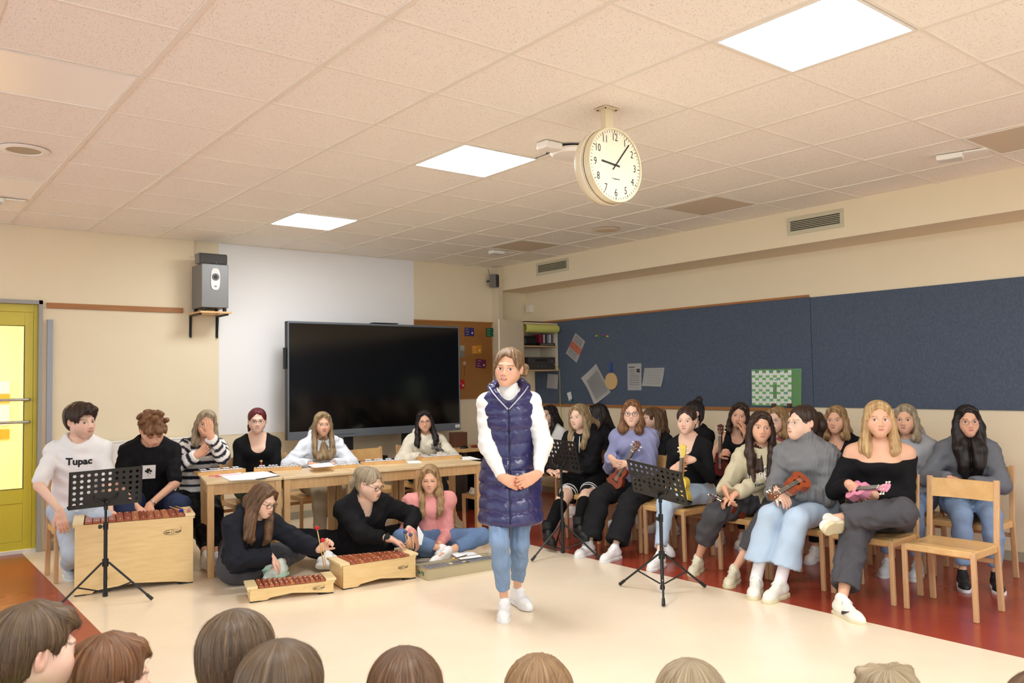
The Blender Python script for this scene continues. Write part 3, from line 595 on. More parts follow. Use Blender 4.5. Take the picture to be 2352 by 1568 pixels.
class Person:
    def __init__(s, label, loc, yaw=0, sc=1.0, g=0.0, male=False, kid=False, seat=.42, hipz=None, lean=8, side=0, twist=0, back=(0, 0), head=(0, 0, 0), skin='pale', group=None, hipf=0, spine=.50, sw=.142, headat=None):
        s.loc = np.array(loc, float); s.root = thing('person', label, 'person', tuple(loc), 0, group); s.sc, s.g, s.male, s.kid = sc, g, male, kid
        y = math.radians(yaw); s.f = V(-math.sin(y), math.cos(y), 0); s.r = V(math.cos(y), math.sin(y), 0); s.u = V(0, 0, 1); s.skin = SKIN[skin] if isinstance(skin, str) else skin
        spine0 = spine
        for it in range(3):
            s.hip = s.p(0, hipf, (hipz if hipz is not None else seat+.09*sc))
            cu = rotv(rotv(s.u, s.r, -math.radians(lean)), s.f, math.radians(side)); cf = rotv(rotv(s.f, s.r, -math.radians(lean)), s.u, math.radians(twist)); cf = nrm(cf-cu*(cf@cu)); s.cu, s.cf, s.cr = cu, cf, np.cross(cf, cu)
            sp = spine*sc; low = nrm(s.u+cu)
            s.waist = s.hip+low*sp*.36; s.nb = s.waist+cu*sp*.64; s.chest = s.nb-cu*sp*.30; s.uch = s.nb-cu*sp*.13
            shw = (sw+(.012 if male else 0)+g*.25)*sc
            s.sh = {k: s.nb-cu*.066*sc+s.cr*shw*k for k in (-1, 1)}          # +1 is the person's right
            s.hj = {k: s.hip+s.r*.085*sc*k for k in (-1, 1)}
            hy, hp, hr = (math.radians(a) for a in head)
            hf = rotv(s.f, s.u, hy); hrr = np.cross(hf, s.u); hf = rotv(hf, hrr, hp); hu = np.cross(hrr, hf); hu = rotv(hu, hf, hr)
            s.R = frame(hf, hu); piv = s.nb+nrm(cu*.8+s.u*.2)*.080*sc+cf*.012; s.H = piv+s.R[2]*.078*sc+s.R[1]*.022*sc
            if headat is None: break
            d = np.asarray(headat, float)-s.H
            if it < 2: s.loc = s.loc+V(d[0], d[1], 0); spine = min(max(spine+d[2]/max(.3, cu[2])/sc, spine0*.80), spine0*1.16) if it == 0 else spine
            if it == 2: pass
        s.root.location = tuple(s.loc); s.seatz = None if hipz is not None and not kid else (seat if not kid else hipz-.07)
        s.hs = sc*(.99 if not male else 1.04) if not kid else sc
        s.arm, s.leg, s.handspec, s.feet = {}, {}, {}, {}; s.tf = None
    def p(s, r, f, u): return s.loc+s.r*r+s.f*f+s.u*u
    def at(s, px, py, fwd, z=None):
        """the point seen at a pixel, fwd metres in front of the person's own upright plane"""
        d = ray(px, py); return CAM+d*(((s.loc-CAM)@s.f+fwd)/(d@s.f))
    def hands(s, k, W, fd=None, pn=(0, 0, -1), pole=None, curl=.45, thumb=.6, l=(.275, .245), show=True, fl=1):
        sc = s.sc; W = np.asarray(W, float); pole = -s.cf*.5-s.u+s.cr*k*.4 if pole is None else pole
        e, w = ik(s.sh[k], W, l[0]*sc, l[1]*sc, pole); s.arm[k] = (e, w); fo = nrm(w-e); fd = fo if fd is None else nrm(fd)
        s.handspec[k] = dict(W=w, fd=fd, pn=pn, curl=curl, thumb=thumb, fo=fo, show=show, fl=fl); return s
    def foot(s, k, A, toe=None, pole=None, up=None, l=(.43, .405)):
        sc = s.sc; A = np.asarray(A, float); pole = s.f+s.u*.6 if pole is None else pole
        e, a = ik(s.hj[k], A, l[0]*sc, l[1]*sc, pole); s.leg[k] = (e, a); s.feet[k] = (nrm(toe if toe is not None else s.f), s.u if up is None else up); return s
    def torso(s, f, e=0.0, k=.05, bust=True, low=True, shoulders=True):
        g, m, sc = s.g, s.male, s.sc
        if low: f.cone(s.hip, s.waist, (.160 if not m else .150)*sc+g+e, (.126 if not m else .142)*sc+g+e, k, ax=s.f, sq=.74)
        f.cone(s.waist, s.chest, (.124 if not m else .142)*sc+g+e, (.138 if not m else .160)*sc+g*.9+e, k, ax=s.cf, sq=.74)
        f.cone(s.chest, s.uch, (.138 if not m else .160)*sc+g*.9+e, (.118 if not m else .135)*sc+g*.6+e, k, ax=s.cf, sq=.68)
        if bust and not m and not s.kid:
            for q in (-1, 1): f.ell(s.chest+s.cr*.062*q*sc+s.cf*(.066+g*.7)*sc+s.cu*.015, None, ((.058+g*.3+e*.8)*sc,)*3, .05)
        if shoulders:
            for q in (-1, 1):
                f.cone(s.uch-s.cf*.005, s.sh[q], .050*sc+e, .046*sc+g*.4+e, .05)
                f.cone(s.nb+s.cu*.012-s.cf*.014+s.cr*.022*q, s.sh[q]-s.cu*.002, .030*sc+e*.7, .038*sc+g*.3+e*.8, .04)
    def arms(s, f, e=0.0, upto=1.0, k=.03, cuff=None, ks=(-1, 1), puff=0):
        g, sc = s.g, s.sc
        for q in ks:
            if q not in s.arm: continue
            el, w = s.arm[q]
            r0, r1, r2, r3 = .045*sc+g*.45+e+puff, .037*sc+g*.4+e, .035*sc+g*.3+e, .0255*sc+g*.1+e
            if cuff is not None: r3 = cuff
            if upto <= .5: t = upto*2; f.cone(s.sh[q], s.sh[q]+(el-s.sh[q])*t, r0, r0+(r1-r0)*t, k)
            else:
                f.cone(s.sh[q], el, r0, r1, k); t = (upto-.5)*2; f.cone(el, el+(w-el)*t, r2+.002, r2+(r3-r2)*t, .02)
    def legs(s, f, e=0.0, k=.03, r=None, upto=1.0, ks=(-1, 1), top=None):
        g, sc = s.g, s.sc; R = r or (.088*sc+g*.8+e, .060*sc+g*.3+e, .056*sc+g*.3+e, .036*sc+e)
        for q in ks:
            if q not in s.leg: continue
            kn, a = s.leg[q]; f.cone(s.hj[q], kn, R[0], R[1], k)
            if upto > .5:
                t = (upto-.5)*2; end = kn+(a-kn)*t; mid = kn+(a-kn)*min(t, .35); f.cone(kn, mid, R[1]-.002, R[2], .02); f.cone(mid, end, R[2], R[3], .02)
    def body(s, h=.013, armskin=1.0, full=True, hh=.0040, eyes={}, chub=0, lips=(190, 110, 100), hair='brown', scoop=False, barelegs=False):
        pts = [s.hip, s.nb, *s.sh.values()]+[x for v in list(s.arm.values())+list(s.leg.values()) for x in v]; pts = np.array(pts)
        sc = s.sc; f = Field(pts.min(0)-.20, pts.max(0)+.20, h if not scoop else .010)
        s.torso(f, -.012 if not scoop else -.004); s.arms(f, -.002); s.legs(f, -.012 if not barelegs else 0)
        for q in s.leg: t, u = s.feet[q]; A = s.leg[q][1]; f.cone(A, A+t*.08-u*.05, .026, .016, .02)
        nr = (.047 if not s.male else .056)*sc+chub*.35+s.g*.06; ntop = s.H-s.R[2]*.055*sc-s.R[1]*.022*sc; n0 = s.nb-s.cu*.03+s.cf*.0
        f.cone(ntop, n0, nr, nr*1.08, .05)
        nu = nrm(ntop-n0); cutp = n0+(ntop-n0)*.62; f.half(cutp+nu*.004, nu)
        for q in s.arm:
            sp = s.handspec[q]; f.ell(sp['W']+sp['fo']*.25, None, (.25,)*3, 0, sub=True) if False else None
        f.seat(s); parts = [f.mesh()]; cols = [np.tile(lin(s.skin), (len(parts[0][0]), 1))]
        k = s.hs; hf = head_field(V(0, 0, 0), s.R, hh/k, (n0-s.H)/k, nr/k, chub, s.male)
        lcp = (cutp-s.H)/k; hf.half(lcp, -nu); v, q = hf.mesh(); ch = face_cols(v, V(0, 0, 0), s.R, s.skin, HAIRC[hair][0], lips=lips, **eyes)
        parts.append((v*k+s.H, q)); cols.append(ch)
        for q, sp in s.handspec.items():
            if not sp['show']: continue
            side = -q*sp['fl']
            v, qd = hand_field(sp['W'], sp['fd'], sp['pn'], side, sp['curl'], s=.97*sc*(1.08 if s.male else 1), thumb=sp['thumb'], fo=sp['fo'], fr_=.0255*sc+s.g*.1).mesh(); parts.append((v, qd))
            c = np.tile(lin(s.skin)*V(1.0, .93, .9), (len(v), 1)); cols.append(c)
        parts = [(v-s.loc, q) for v, q in parts]
        return link('body', make_mesh('body', parts, cols), m_skin, s.root)
    def cloth(s, name, field, material, label=None):
        v, q = field.seat(s).mesh()
        if len(q) == 0: return None
        o = link(name, make_mesh(name, [(v-s.loc, q)]), material, s.root); s.last = (v, q)
        if label: o['label'] = label
        return o
    def topfield(s, h=.0105, e=.014, ea=None, arm=1.0, hem=-.06, neck='crew', cuff=None, wr=.004, wl=.11, puff=0, scoopd=.09, k=.05):
        ea = e if ea is None else ea; sc = s.sc
        pts = [s.hip-s.u*.14, s.nb+s.cu*.12, *s.sh.values()]
        if arm > 0: pts += [x for v in s.arm.values() for x in v]
        pts = np.array(pts); f = Field(pts.min(0)-.20, pts.max(0)+.16, h)
        s.torso(f, e, k)
        f.half(s.hip+s.u*hem*sc, -s.u, .008)
        if puff:
            for q in s.arm: f.ell(s.sh[q]+s.cu*.012+s.cr*q*.02, None, (.062+puff,)*3, .03)
        if arm > 0: s.arms(f, ea, arm if arm < .98 else .97, cuff=cuff)
        f.wrinkle(wr, wl, seed=int(abs(s.loc[0]*97+s.loc[1]*31))+3, stretch=(1, 1, 1.6))
        nrk = .062*sc
        if neck in ('crew', 'hood'): f.ell(s.nb+s.cu*.055+s.cf*.02, None, (nrk+.012,)*3, .006, sub=True)
        elif neck == 'scoop':
            f.ell(s.nb+s.cu*.055, None, (.086*sc,)*3, .01, sub=True); f.cone(s.nb+s.cu*.07+s.cf*.05, s.nb+s.cf*.125-s.cu*(scoopd-.055), .094, .066, .01, sub=True)
        elif neck == 'v': f.ell(s.nb+s.cu*.05+s.cf*.015, None, (nrk+.008,)*3, .006, sub=True); f.cone(s.nb+s.cu*.05+s.cf*.05, s.nb+s.cf*.165-s.cu*.15, .066, .006, .006, sub=True)
        elif neck == 'tank':
            f.ell(s.nb+s.cu*.055, None, (.09*sc,)*3, .01, sub=True); f.cone(s.nb+s.cu*.07+s.cf*.05, s.nb+s.cf*.12-s.cu*(scoopd-.055), .098, .068, .01, sub=True)
            for q in (-1, 1): f.ell(s.sh[q]+s.cr*q*.035, None, (.085,)*3, .01, sub=True)
        elif neck == 'off': f.half(s.nb-s.cu*.085, nrm(s.cu+s.cf*.12), .01)
        if neck == 'turtle':
            a = s.nb-s.cu*.01; b = s.nb+nrm(s.cu*.9+s.cf*.25)*.085; f.cone(a, b, .076, .068, .03); f.ell(b+s.cu*.05, None, (.058,)*3, .006, sub=True)
        if neck == 'hood':
            b = s.nb-s.cf*.03; f2 = f
            f.path([b+s.cr*.085+s.cf*.045-s.cu*.0, b+s.cr*.075-s.cf*.045+s.cu*.03, b-s.cf*.085+s.cu*.015, b-s.cr*.075-s.cf*.045+s.cu*.03, b-s.cr*.085+s.cf*.045-s.cu*.0], [.026, .036, .048, .036, .026], .03)
            f.path([b+s.cr*.085+s.cf*.045, b+s.cr*.02+s.cf*.118-s.cu*.055], [.024, .016], .02); f.path([b-s.cr*.085+s.cf*.045, b-s.cr*.02+s.cf*.118-s.cu*.055], [.024, .016], .02)
            f.ell(s.nb+s.cu*.075+s.cf*.02, None, (.062,)*3, .012, sub=True)
        for q in s.arm:
            if arm >= .98: w = s.arm[q][1]; fo = s.handspec[q]['fo']; f.ell(w+fo*(.085-.012), None, (.085,)*3, .003, sub=True)
        return f
    def top(s, name, material, label=None, **kw): s.tf = s.topfield(**kw); return s.cloth(name, s.tf, material, label)
    def pants(s, material, name='trousers', h=.0115, r=None, e=.008, upto=.98, wr=.004, wl=.12, label=None, top=.08, k=.03, ks=(-1, 1), cut=.30):
        pts = np.array([s.hip]+[x for v in s.leg.values() for x in v]); f = Field(pts.min(0)-.23, pts.max(0)+.2, h); g, sc = s.g, s.sc
        f.cone(s.hip, s.waist, (.160 if not s.male else .150)*sc+g+e, (.128 if not s.male else .142)*sc+g+e, .05, ax=s.f, sq=.74)
        f.half(s.hip+s.u*top*sc, s.u, .01); s.legs(f, e, k, r, upto)
        for q in (-1, 1): f.ell(s.hj[q]-s.f*.03, None, (.10*sc+g*.8+e,)*3, .05)
        f.wrinkle(wr, wl, seed=int(abs(s.loc[0]*53+s.loc[1]*77))+1)
        for q in s.leg:
            kn, a = s.leg[q]; d = nrm(a-kn); end = kn+(a-kn)*((upto-.5)*2); f.ell(end+d*cut, None, (cut,)*3, .003, sub=True)
        return s.cloth(name, f, material, label)
    def shoes(s, kind, mark=None, ks=(-1, 1), sc=1.0):
        for q in ks:
            if q in s.leg: t, u = s.feet[q]; put_shoe(s.root, s.leg[q][1], t, u, kind, 1.07*sc*s.sc, (mark[0], mark[1]) if mark else None)
    def sock(s, col, q, a=.6, r=.040):
        kn, A = s.leg[q]; f = Field(np.minimum(kn, A)-.08, np.maximum(kn, A)+.08, .009); f.cone(kn+(A-kn)*a, A+(A-kn)*.05, r, r, .01)
        return s.cloth('sock', f, mat('sock_%d' % sum(col), col, .85))
    def hair(s, colour, style='long', paths=(), h=.0048, vol=0, seed=0, name='hair', K=9, hl=.067, locks=.0022, mc=None, N=420, sw_=.0013):
        """paths: lists of head-space points (x right, y forward, z up) with radii"""
        k = s.hs; H0 = V(0, 0, 0); R = s.R; pp = []; ext = [V(0, 0, 0)-.16, V(0, 0, 0)+.16]
        for p in paths:
            pts = [(q[0]*R[0]+q[1]*R[1]+q[2]*R[2]) if len(q) == 3 else (np.array(q[:3])-s.H)/k for q in p[0]]
            if s.tf is not None:
                F = s.tf; n_ = F.n-1
                for i_ in range(len(pts)):
                    w = pts[i_]*k+s.H
                    if w@s.cu > s.nb@s.cu+.06: continue
                    dr = s.cf if (w-s.nb)@s.cf > -.03 else -s.cf
                    for _t in range(14):
                        ii = np.clip(np.round((w-F.lo)/F.h).astype(int), 0, n_)
                        if F.d[tuple(ii)] > p[1][i_]*.45: break
                        w = w+dr*.012
                    pts[i_] = (w-s.H)/k
            m = max(p[1])+.03; pp.append((pts, p[1]) + tuple(dict(q) for q in p[2:])); ext[0] = np.minimum(ext[0], np.min(pts, 0)-m); ext[1] = np.maximum(ext[1], np.max(pts, 0)+m)
        f = hair_field(H0, R, h/k, style, seed, pp, vol, hl, lo=ext[0], hi=ext[1], locks=locks)
        v, q = f.mesh(); me = make_mesh(name, [(v*k+s.H-s.loc, q)], [hair_cols(v, H0, R, K)])
        o = link(name, me, mc or hair_mat('hair_'+colour, *HAIRC[colour]), s.root)
        if N:
            sv, sf, sc_ = strand_mesh(f, v, N, style, seed, *HAIRC[colour], w=sw_); tag(link('strands', make_mesh('strands', [(sv*k+s.H-s.loc, sf)], [sc_]), m_strand, o), kind='stuff')
        return o
    def world(s, q):                # head-space point to the tagged 4-tuple hair() takes as a world point
        return tuple(np.asarray(q, float))+(1,)
    def printed(s, txt, size, at, col, bold=.001, space=1.0, name='print', width=None):
        """lettering laid on the front of the last garment; at = (right, up) from the chest"""
        bvh = BVHTree.FromPolygons([Vector(a) for a in s.last[0]], [tuple(int(i) for i in a) for a in s.last[1]])
        me = text_mesh(txt, size, bold, 0, space=space); bm = bmesh.new(); bm.from_mesh(me)
        bmesh.ops.subdivide_edges(bm, edges=[e for e in bm.edges if e.calc_length() > .012], cuts=2)
        bmesh.ops.triangulate(bm, faces=bm.faces)
        fc = nrm(s.cf); O = s.chest-s.cr*at[0]+s.cu*at[1]+fc*.4
        for v in bm.verts:
            o = O+s.cr*v.co.x*-1+s.cu*v.co.y; hit = bvh.ray_cast(Vector(o), Vector(-fc))
            v.co = (hit[0]+Vector(fc)*.0025 if hit[0] is not None else Vector(o-fc*.28))-Vector(s.loc)
        bm.to_mesh(me); bm.free(); return link(name, me, mat('print_%d_%d_%d' % col, col, .7), s.root)
def long_paths(l=.30, r=.022, front=True, spread=0, back=True, y=.030, ks=(-1, 1), w=.075, fz=.075, drape=.0, part=0.0, bangs=0.0):
    P = []
    for q in ks:
        if front: P.append(([(part+q*.008, .060, .102), (part*.5+q*.050, .060, .078), (q*(w-.003), .044, .030), (q*(w+.003), .032, -.045), (q*(w+.004+spread*.3), y, -.11), (q*(w-.002+spread*.7), fz*.8, -.11-l*.4), (q*(w-.012+spread), fz, -.10-l*.75), (q*(w-.018+spread), fz+.006+drape, -.09-l)], [.012, .013, .013, r*.8, r, r*.95, r*.8, r*.45], dict(k=.012)))
        P.append(([(q*.05, .0, .06), (q*(w+.001), -.008, -.01), (q*(w+.006), -.015, -.08), (q*(w+.008+spread*.5), -.005, -.13-l*.2), (q*(w+.004+spread), fz*.45, -.12-l*.55), (q*(w+spread), fz*.6+drape, -.08-l*.97)], [.018, .022, .024, r*1.15, r, r*.5]))
    if back: P.append(([(0, -.08, .0), (0, -.088, -.08), (0, -.092, -.09-l*.7)], [.055, .060, .045])); P.append(([(-.03, -.07, -.02), (-.05, -.078, -.12), (-.05, -.082, -.08-l*.8)], [.05, .042, .03])); P.append(([(.03, -.07, -.02), (.05, -.078, -.12), (.05, -.082, -.08-l*.8)], [.05, .042, .03]))
    return P
# ------------------------------------------------------------------ materials for things
m_beech = mat('beech', (226, 184, 124), .38, var=1, scale=5, rgb2=(210, 164, 104), stretch=(3, 14, 3), coat=.15)
m_beech2 = mat('beech_pink', (214, 174, 128), .4, var=1, scale=5, rgb2=(198, 152, 106), stretch=(12, 12, 1.5))
m_table = mat('table_wood', (206, 166, 116), .42, var=1, scale=4, rgb2=(190, 148, 98), stretch=(10, 10, 1.2))
m_ttop = mat('table_top', (226, 200, 158), .3, var=1, scale=4, rgb2=(216, 186, 142), stretch=(1.5, 12, 1))
m_ply = mat('birch_ply', (236, 206, 150), .45, var=1, scale=3.5, rgb2=(224, 188, 130), stretch=(1.5, 5, 12))
m_cap = mat('birch_cap', (238, 214, 162), .4, var=.06, scale=6)
m_blk = mat('black_metal', (22, 22, 22), .42, spec=.5)
m_blkp = mat('black_plastic', (16, 16, 17), .5)
m_chrome = mat('chrome', (200, 200, 200), .2, metal=1)
m_silver = mat('silver_bar', (236, 238, 242), .3, metal=.35)
m_ink = mat('ink_black', (30, 26, 24), .6)
m_pin = mat('pin_cream', (240, 232, 214), .5)

# ------------------------------------------------------------------ chairs
def make_chair(mw=m_beech, mf=m_beech2):
    t = thing('wooden_chair', 'x', 'chair')
    s = MB(.004)
    n = 8; w = .20
    for i in range(n):                      # dished plywood seat, rolled over at the front
        y0 = -.165+.345*i/n; y1 = -.165+.345*(i+1)/n
        zf = lambda y: .413-.010*math.sin(math.pi*min(1, max(0, (y+.16)/.30)))-(max(0, y-.13)**2)*6
        for a, b in ((-w, -w*.5), (-w*.5, 0), (0, w*.5), (w*.5, w)):
            v = [(a, y0, zf(y0)), (b, y0, zf(y0)), (b, y1, zf(y1)), (a, y1, zf(y1))]
            s.quad(*v)
    me = s.bm; bmesh.ops.remove_doubles(me, verts=me.verts, dist=1e-5); r = bmesh.ops.solidify(me, geom=me.faces[:], thickness=.016)
    seat = s.build('seat', mw, t, smooth='auto')
    MB(.006).bar((-w, .175, .388), (w, .175, .388), .026, .042).build('front_rail', mw, t)
    for q in (-1, 1):
        MB(.006).bar((q*w, -.155, .383), (q*w, .165, .383), .022, .046).build('side_rail', mw, t)
        b = MB(.005); b.bar((q*(w+.003), .178, .405), (q*(w+.004), .172, 0), .030, .026, up=(0, 1, 0)); b.build('leg', mf, t)
        b = MB(.005); b.bar((q*(w+.002), -.165, .40), (q*(w+.004), -.190, 0), .036, .024, up=(0, 1, 0)); b.bar((q*(w+.002), -.163, .385), (q*(w+.002), -.205, .795), .034, .023, up=(0, 1, 0)); b.build('leg', mf, t)
    b = MB(.003)
    for i in range(6):
        x0 = -w+.012+(2*w-.024)*i/6; x1 = -w+.012+(2*w-.024)*(i+1)/6; f = lambda x: -.197-.022*(1-(x/w)**2)
        for z0, z1, d in ((.665, .725, .004), (.725, .785, 0)): b.quad((x0, f(x0)+d, z0), (x1, f(x1)+d, z0), (x1, f(x1)-.0, z1), (x0, f(x0)-.0, z1))
    bmesh.ops.remove_doubles(b.bm, verts=b.bm.verts, dist=1e-4); bmesh.ops.solidify(b.bm, geom=b.bm.faces[:], thickness=.014); b.build('backrest', mw, t, smooth='auto')
    MB(.004).bar((-w, -.178, .30), (w, -.178, .30), .018, .03).build('rear_rail', mf, t)
    return t
CH = []
chair0 = make_chair()
def chair(x, y, rz, label, group='wooden chairs in the front row', first=[1]):
    if first: first.clear(); o = chair0; o.location = (x, y, 0); o.rotation_euler = (0, 0, rz); o['label'] = label; o['group'] = group
    else: o = copy_tree(chair0, (x, y, 0), rz, label, group)
    return o
H90 = math.pi/2
FX = 4.285
for y, l in ((-.51, 'empty beech chair at the right end of the front row, nobody on it'), (-.02, 'beech chair under the woman in the black off-shoulder top'), (.46, 'beech chair under the woman in the grey turtleneck'), (.90, 'beech chair under the woman in the beige printed sweatshirt'),
             (1.655, 'beech chair under the woman with the yellow ukulele'), (2.12, 'beech chair under the woman in the lavender sweater'), (2.62, 'beech chair under the woman in the striped black skirt')):
    chair(FX, y, H90, l)
for y, l in ((-.25, 'beech chair under the woman with very long dark hair at far right'), (.23, 'beech chair under the woman in the light grey hoodie'), (.80, 'beech chair under the blonde woman in the black jacket'), (1.30, 'beech chair under the woman in the dusty pink top'),
             (1.77, 'beech chair under the woman resting her cheek on her hand'), (2.3, 'beech chair under the woman in black with the dark bun'), (2.85, 'beech chair under the woman with long curly brown hair'), (3.5, 'beech chair under the woman whose dark hair hides her face'), (4.25, 'beech chair under the dark haired woman behind the standing speaker')):
    chair(5.245, y, H90, l, 'wooden chairs in the back row')
for x, y, rz, l in ((.35, 4.345, math.pi+.0, 'beech chair under the man in the white t-shirt'), (.90, 4.40, math.pi, 'beech chair under the man in the black t-shirt'), (1.24, 4.62, math.pi-.12, 'beech chair under the woman in the striped sweater'), (1.80, 4.62, math.pi, 'beech chair under the woman with dark red hair'),
                    (2.42, 4.60, math.pi, 'beech chair under the woman in the white hoodie'), (3.06, 4.52, math.pi+.12, 'empty yellow beech chair behind the tables between two glockenspiel players'), (3.68, 4.60, math.pi, 'beech chair under the woman in the cream hoodie')):
    chair(x, y, rz, l, 'wooden chairs behind the tables')
cw_ = chair(3.62, 3.33, H90, 'beech chair behind the standing woman with white clothes on its seat', 'wooden chairs in the front row')
f = Field((-.22, -.2, .39), (.22, .24, .52), .01); f.ell((0, .06, .43), None, (.19, .15, .035), 0); f.ell((.04, -.02, .45), None, (.10, .09, .04), .03); f.wrinkle(.012, .09, 5); f.half((0, 0, .416), (0, 0, -1)); v, q = f.mesh()
o = link('folded_jacket', make_mesh('folded_jacket', [(v, q)]), mat('cloth_white', (236, 234, 232), .9, bump=.2, bscale=200)); o.location = (3.62, 3.33, 0); o.rotation_euler = (0, 0, H90)
tag(o, 'white garment lying on the seat of the chair behind the speaker', 'jacket')

# ------------------------------------------------------------------ tables
TH = .73
def table(x0, y0, x1, y1, depth, label, apron_gap=0):
    L = math.hypot(x1-x0, y1-y0); a = math.atan2(y1-y0, x1-x0)
    t = thing('school_table', label, 'table', (x0, y0, 0), a, 'light wood tables in a row')
    L -= .004
    MB(.005).box((0, 0, TH-.024), (L, depth, TH)).build('tabletop', m_ttop, t)
    a_ = MB(.002); a_.box((.02, .018, TH-.105), (L-.02, .038, TH-.024)).box((.02, depth-.038, TH-.105), (L-.02, depth-.018, TH-.024)).box((.018, .02, TH-.105), (.038, depth-.02, TH-.024)).box((L-.038, .02, TH-.105), (L-.018, depth-.02, TH-.024)); a_.build('apron', m_table, t)
    for x in (.008, L-.058):
        for y in (.008, depth-.058): MB(.004).box((x, y, 0), (x+.05, y+.05, TH-.024)).build('leg', m_table, t)
    return t
TB = [(1.046, 3.523), (1.607, 3.40), (2.2, 3.32), (2.8, 3.24), (3.407, 3.174)]
for i, l in enumerate(('leftmost light wood table with the open notebook', 'second light wood table from the left', 'third light wood table, behind the woman in the black cardigan', 'rightmost light wood table beside the standing speaker')):
    (a, b), (c, d) = TB[i], TB[i+1]; table(a, b, c, d, .56, l)

def glock(pa, pb, depth, label, n=13, mallet=None):
    A = atz(*pa, TH); B = atz(*pb, TH); L = float(np.linalg.norm((B-A)[:2])); a = math.atan2(B[1]-A[1], B[0]-A[0]); L = min(L, .46)
    t = thing('glockenspiel', label, 'glockenspiel', (A[0], A[1], TH), a, 'small glockenspiels on the tables')
    d1 = depth*.62; o = (depth-d1)/2
    z = .027
    MB().prism([(0, 0), (.012, 0), (L-.0, o), (L, o+.012), (.012, .012)][:0] or [(0, 0), (L, o), (L, o+.012), (0, .012)], 0, z).prism([(0, depth-.012), (L, depth-o-.012), (L, depth-o), (0, depth)], 0, z).build('side_rail', m_beech, t)
    MB().box((0, 0, 0), (.014, depth, z)).box((L-.014, o, 0), (L, depth-o, z)).build('end_block', m_beech, t)
    MB().prism([(.01, .01), (L-.01, o+.01), (L-.01, depth-o-.01), (.01, depth-.01)], 0, .008).build('base_board', m_beech, t)
    bw_ = (L-.05)/n
    for r in range(2):
        for k in range(n - r):
            x = .025+k*bw_+(bw_/2 if r else 0); wk = depth*(1-.38*x/L); yc = depth/2
            if r and k % 7 in (2, 6): continue
            ln = wk*.44; y0 = yc-ln-.002 if not r else yc+.004
            MB(.0015).box((x+.002, y0, z+.003+r*.008), (x+bw_-.003, y0+ln, z+.008+r*.008)).build('bar', m_silver, t)
            p = MB(); p.ball((x+bw_/2, y0+ln*.18, z+.009+r*.008), .0024, u=6, v=4).ball((x+bw_/2, y0+ln*.8, z+.009+r*.008), .0024, u=6, v=4); p.build('pin', m_silver, t)
    return t
glock((455, 1093), (567, 1084), .15, 'small glockenspiel at the left end of the row in front of the striped sweater')
glock((583, 1084), (693, 1079), .15, 'small glockenspiel second from left in front of the red haired woman')
glock((720, 1080), (825, 1074), .14, 'small glockenspiel half covered by a sheet in front of the white hoodie')
glock((833, 1069), (933, 1064), .14, 'small glockenspiel in front of the empty chair')
glock((968, 1058), (1063, 1052), .14, 'small glockenspiel at the right end in front of the cream hoodie')
def flat(name, pix, z, material, label, cat, th=.002, group=None):
    pts = [atz(*p, z) for p in pix]; c = np.mean(pts, 0); m = MB(); m.prism([(p[0]-c[0], p[1]-c[1]) for p in pts], 0, th)
    return tag(m.build(name, material, loc=(c[0], c[1], z)), label, cat, group)
m_paper2 = mat('paper_bright', (250, 250, 250), .7)
nb = flat('notebook', [(528, 1104), (587, 1101), (552, 1086), (500, 1091)], TH+.001, m_paper2, 'open white notebook on the leftmost table', 'notebook', .006)
pr_ = [atz(*p, TH+.008) for p in [(588, 1099), (640, 1091), (606, 1083), (556, 1087)]]; c_ = atz(587, 1101, TH)
m = MB(); c0 = np.array(nb.location); m.prism([(p[0]-c0[0], p[1]-c0[1]) for p in pr_], .004, .010); m.build('page_block', m_paper2, nb); 
m = MB(); m.prism([(p[0]-c0[0]+.004, p[1]-c0[1]-.008) for p in pr_], .0, .003); m.build('cover', m_ink, nb)
flat('sheet_music', [(706, 1068), (722, 1074), (770, 1070), (756, 1062)], TH+.043, m_paper2, 'white sheet lying over the glockenspiel of the white hoodie woman', 'paper')
flat('sheet_music', [(938, 1064), (970, 1063), (962, 1058), (934, 1059)], TH+.001, m_paper2, 'white sheet between the two rightmost glockenspiels', 'paper')
flat('sheet_music', [(1062, 1056), (1105, 1055), (1080, 1048), (1060, 1049)], TH+.001, m_paper2, 'white sheet at the right end of the tables', 'paper')
def mallet(a, b, head, hr, label, stick=(214, 170, 96), r=.0042, group='mallets', wound=False):
    a, b = V(*a), V(*b); t = thing('mallet', label, 'mallet', tuple(a), 0, group)
    MB().tube([(0, 0, 0), tuple((b-a)*.98)], r, 8).build('stick', mat('stick_%d' % sum(stick), stick, .45), t, smooth=True)
    m = MB(); m.ball(tuple(b-a), (hr, hr, hr*.9), u=16, v=10); m.build('mallet_head', mat('mallet_%d' % sum(head), head, .85 if wound else .5, bump=.5 if wound else 0, bscale=180), t, smooth=True)
    return t
p, q = atz(480, 1093, TH+.006), atz(545, 1086, TH+.006); mallet(p, q, (226, 186, 120), .011, 'pink handled mallet with a wooden head lying by the notebook', (226, 110, 120), .004)
p, q = atz(486, 1094, TH+.006)+V(.02, -.03, 0), atz(550, 1088, TH+.006)+V(.02, -.02, 0); mallet(p, q, (226, 186, 120), .011, 'second pink handled mallet beside the first by the notebook', (226, 110, 120), .004)
p = aty(601, 1077, 4.2); q = aty(600, 1059, 4.22); mallet(p, q, (226, 178, 108), .0125, 'wooden headed mallet with red handle upright before the red haired woman', (196, 30, 44), .006)

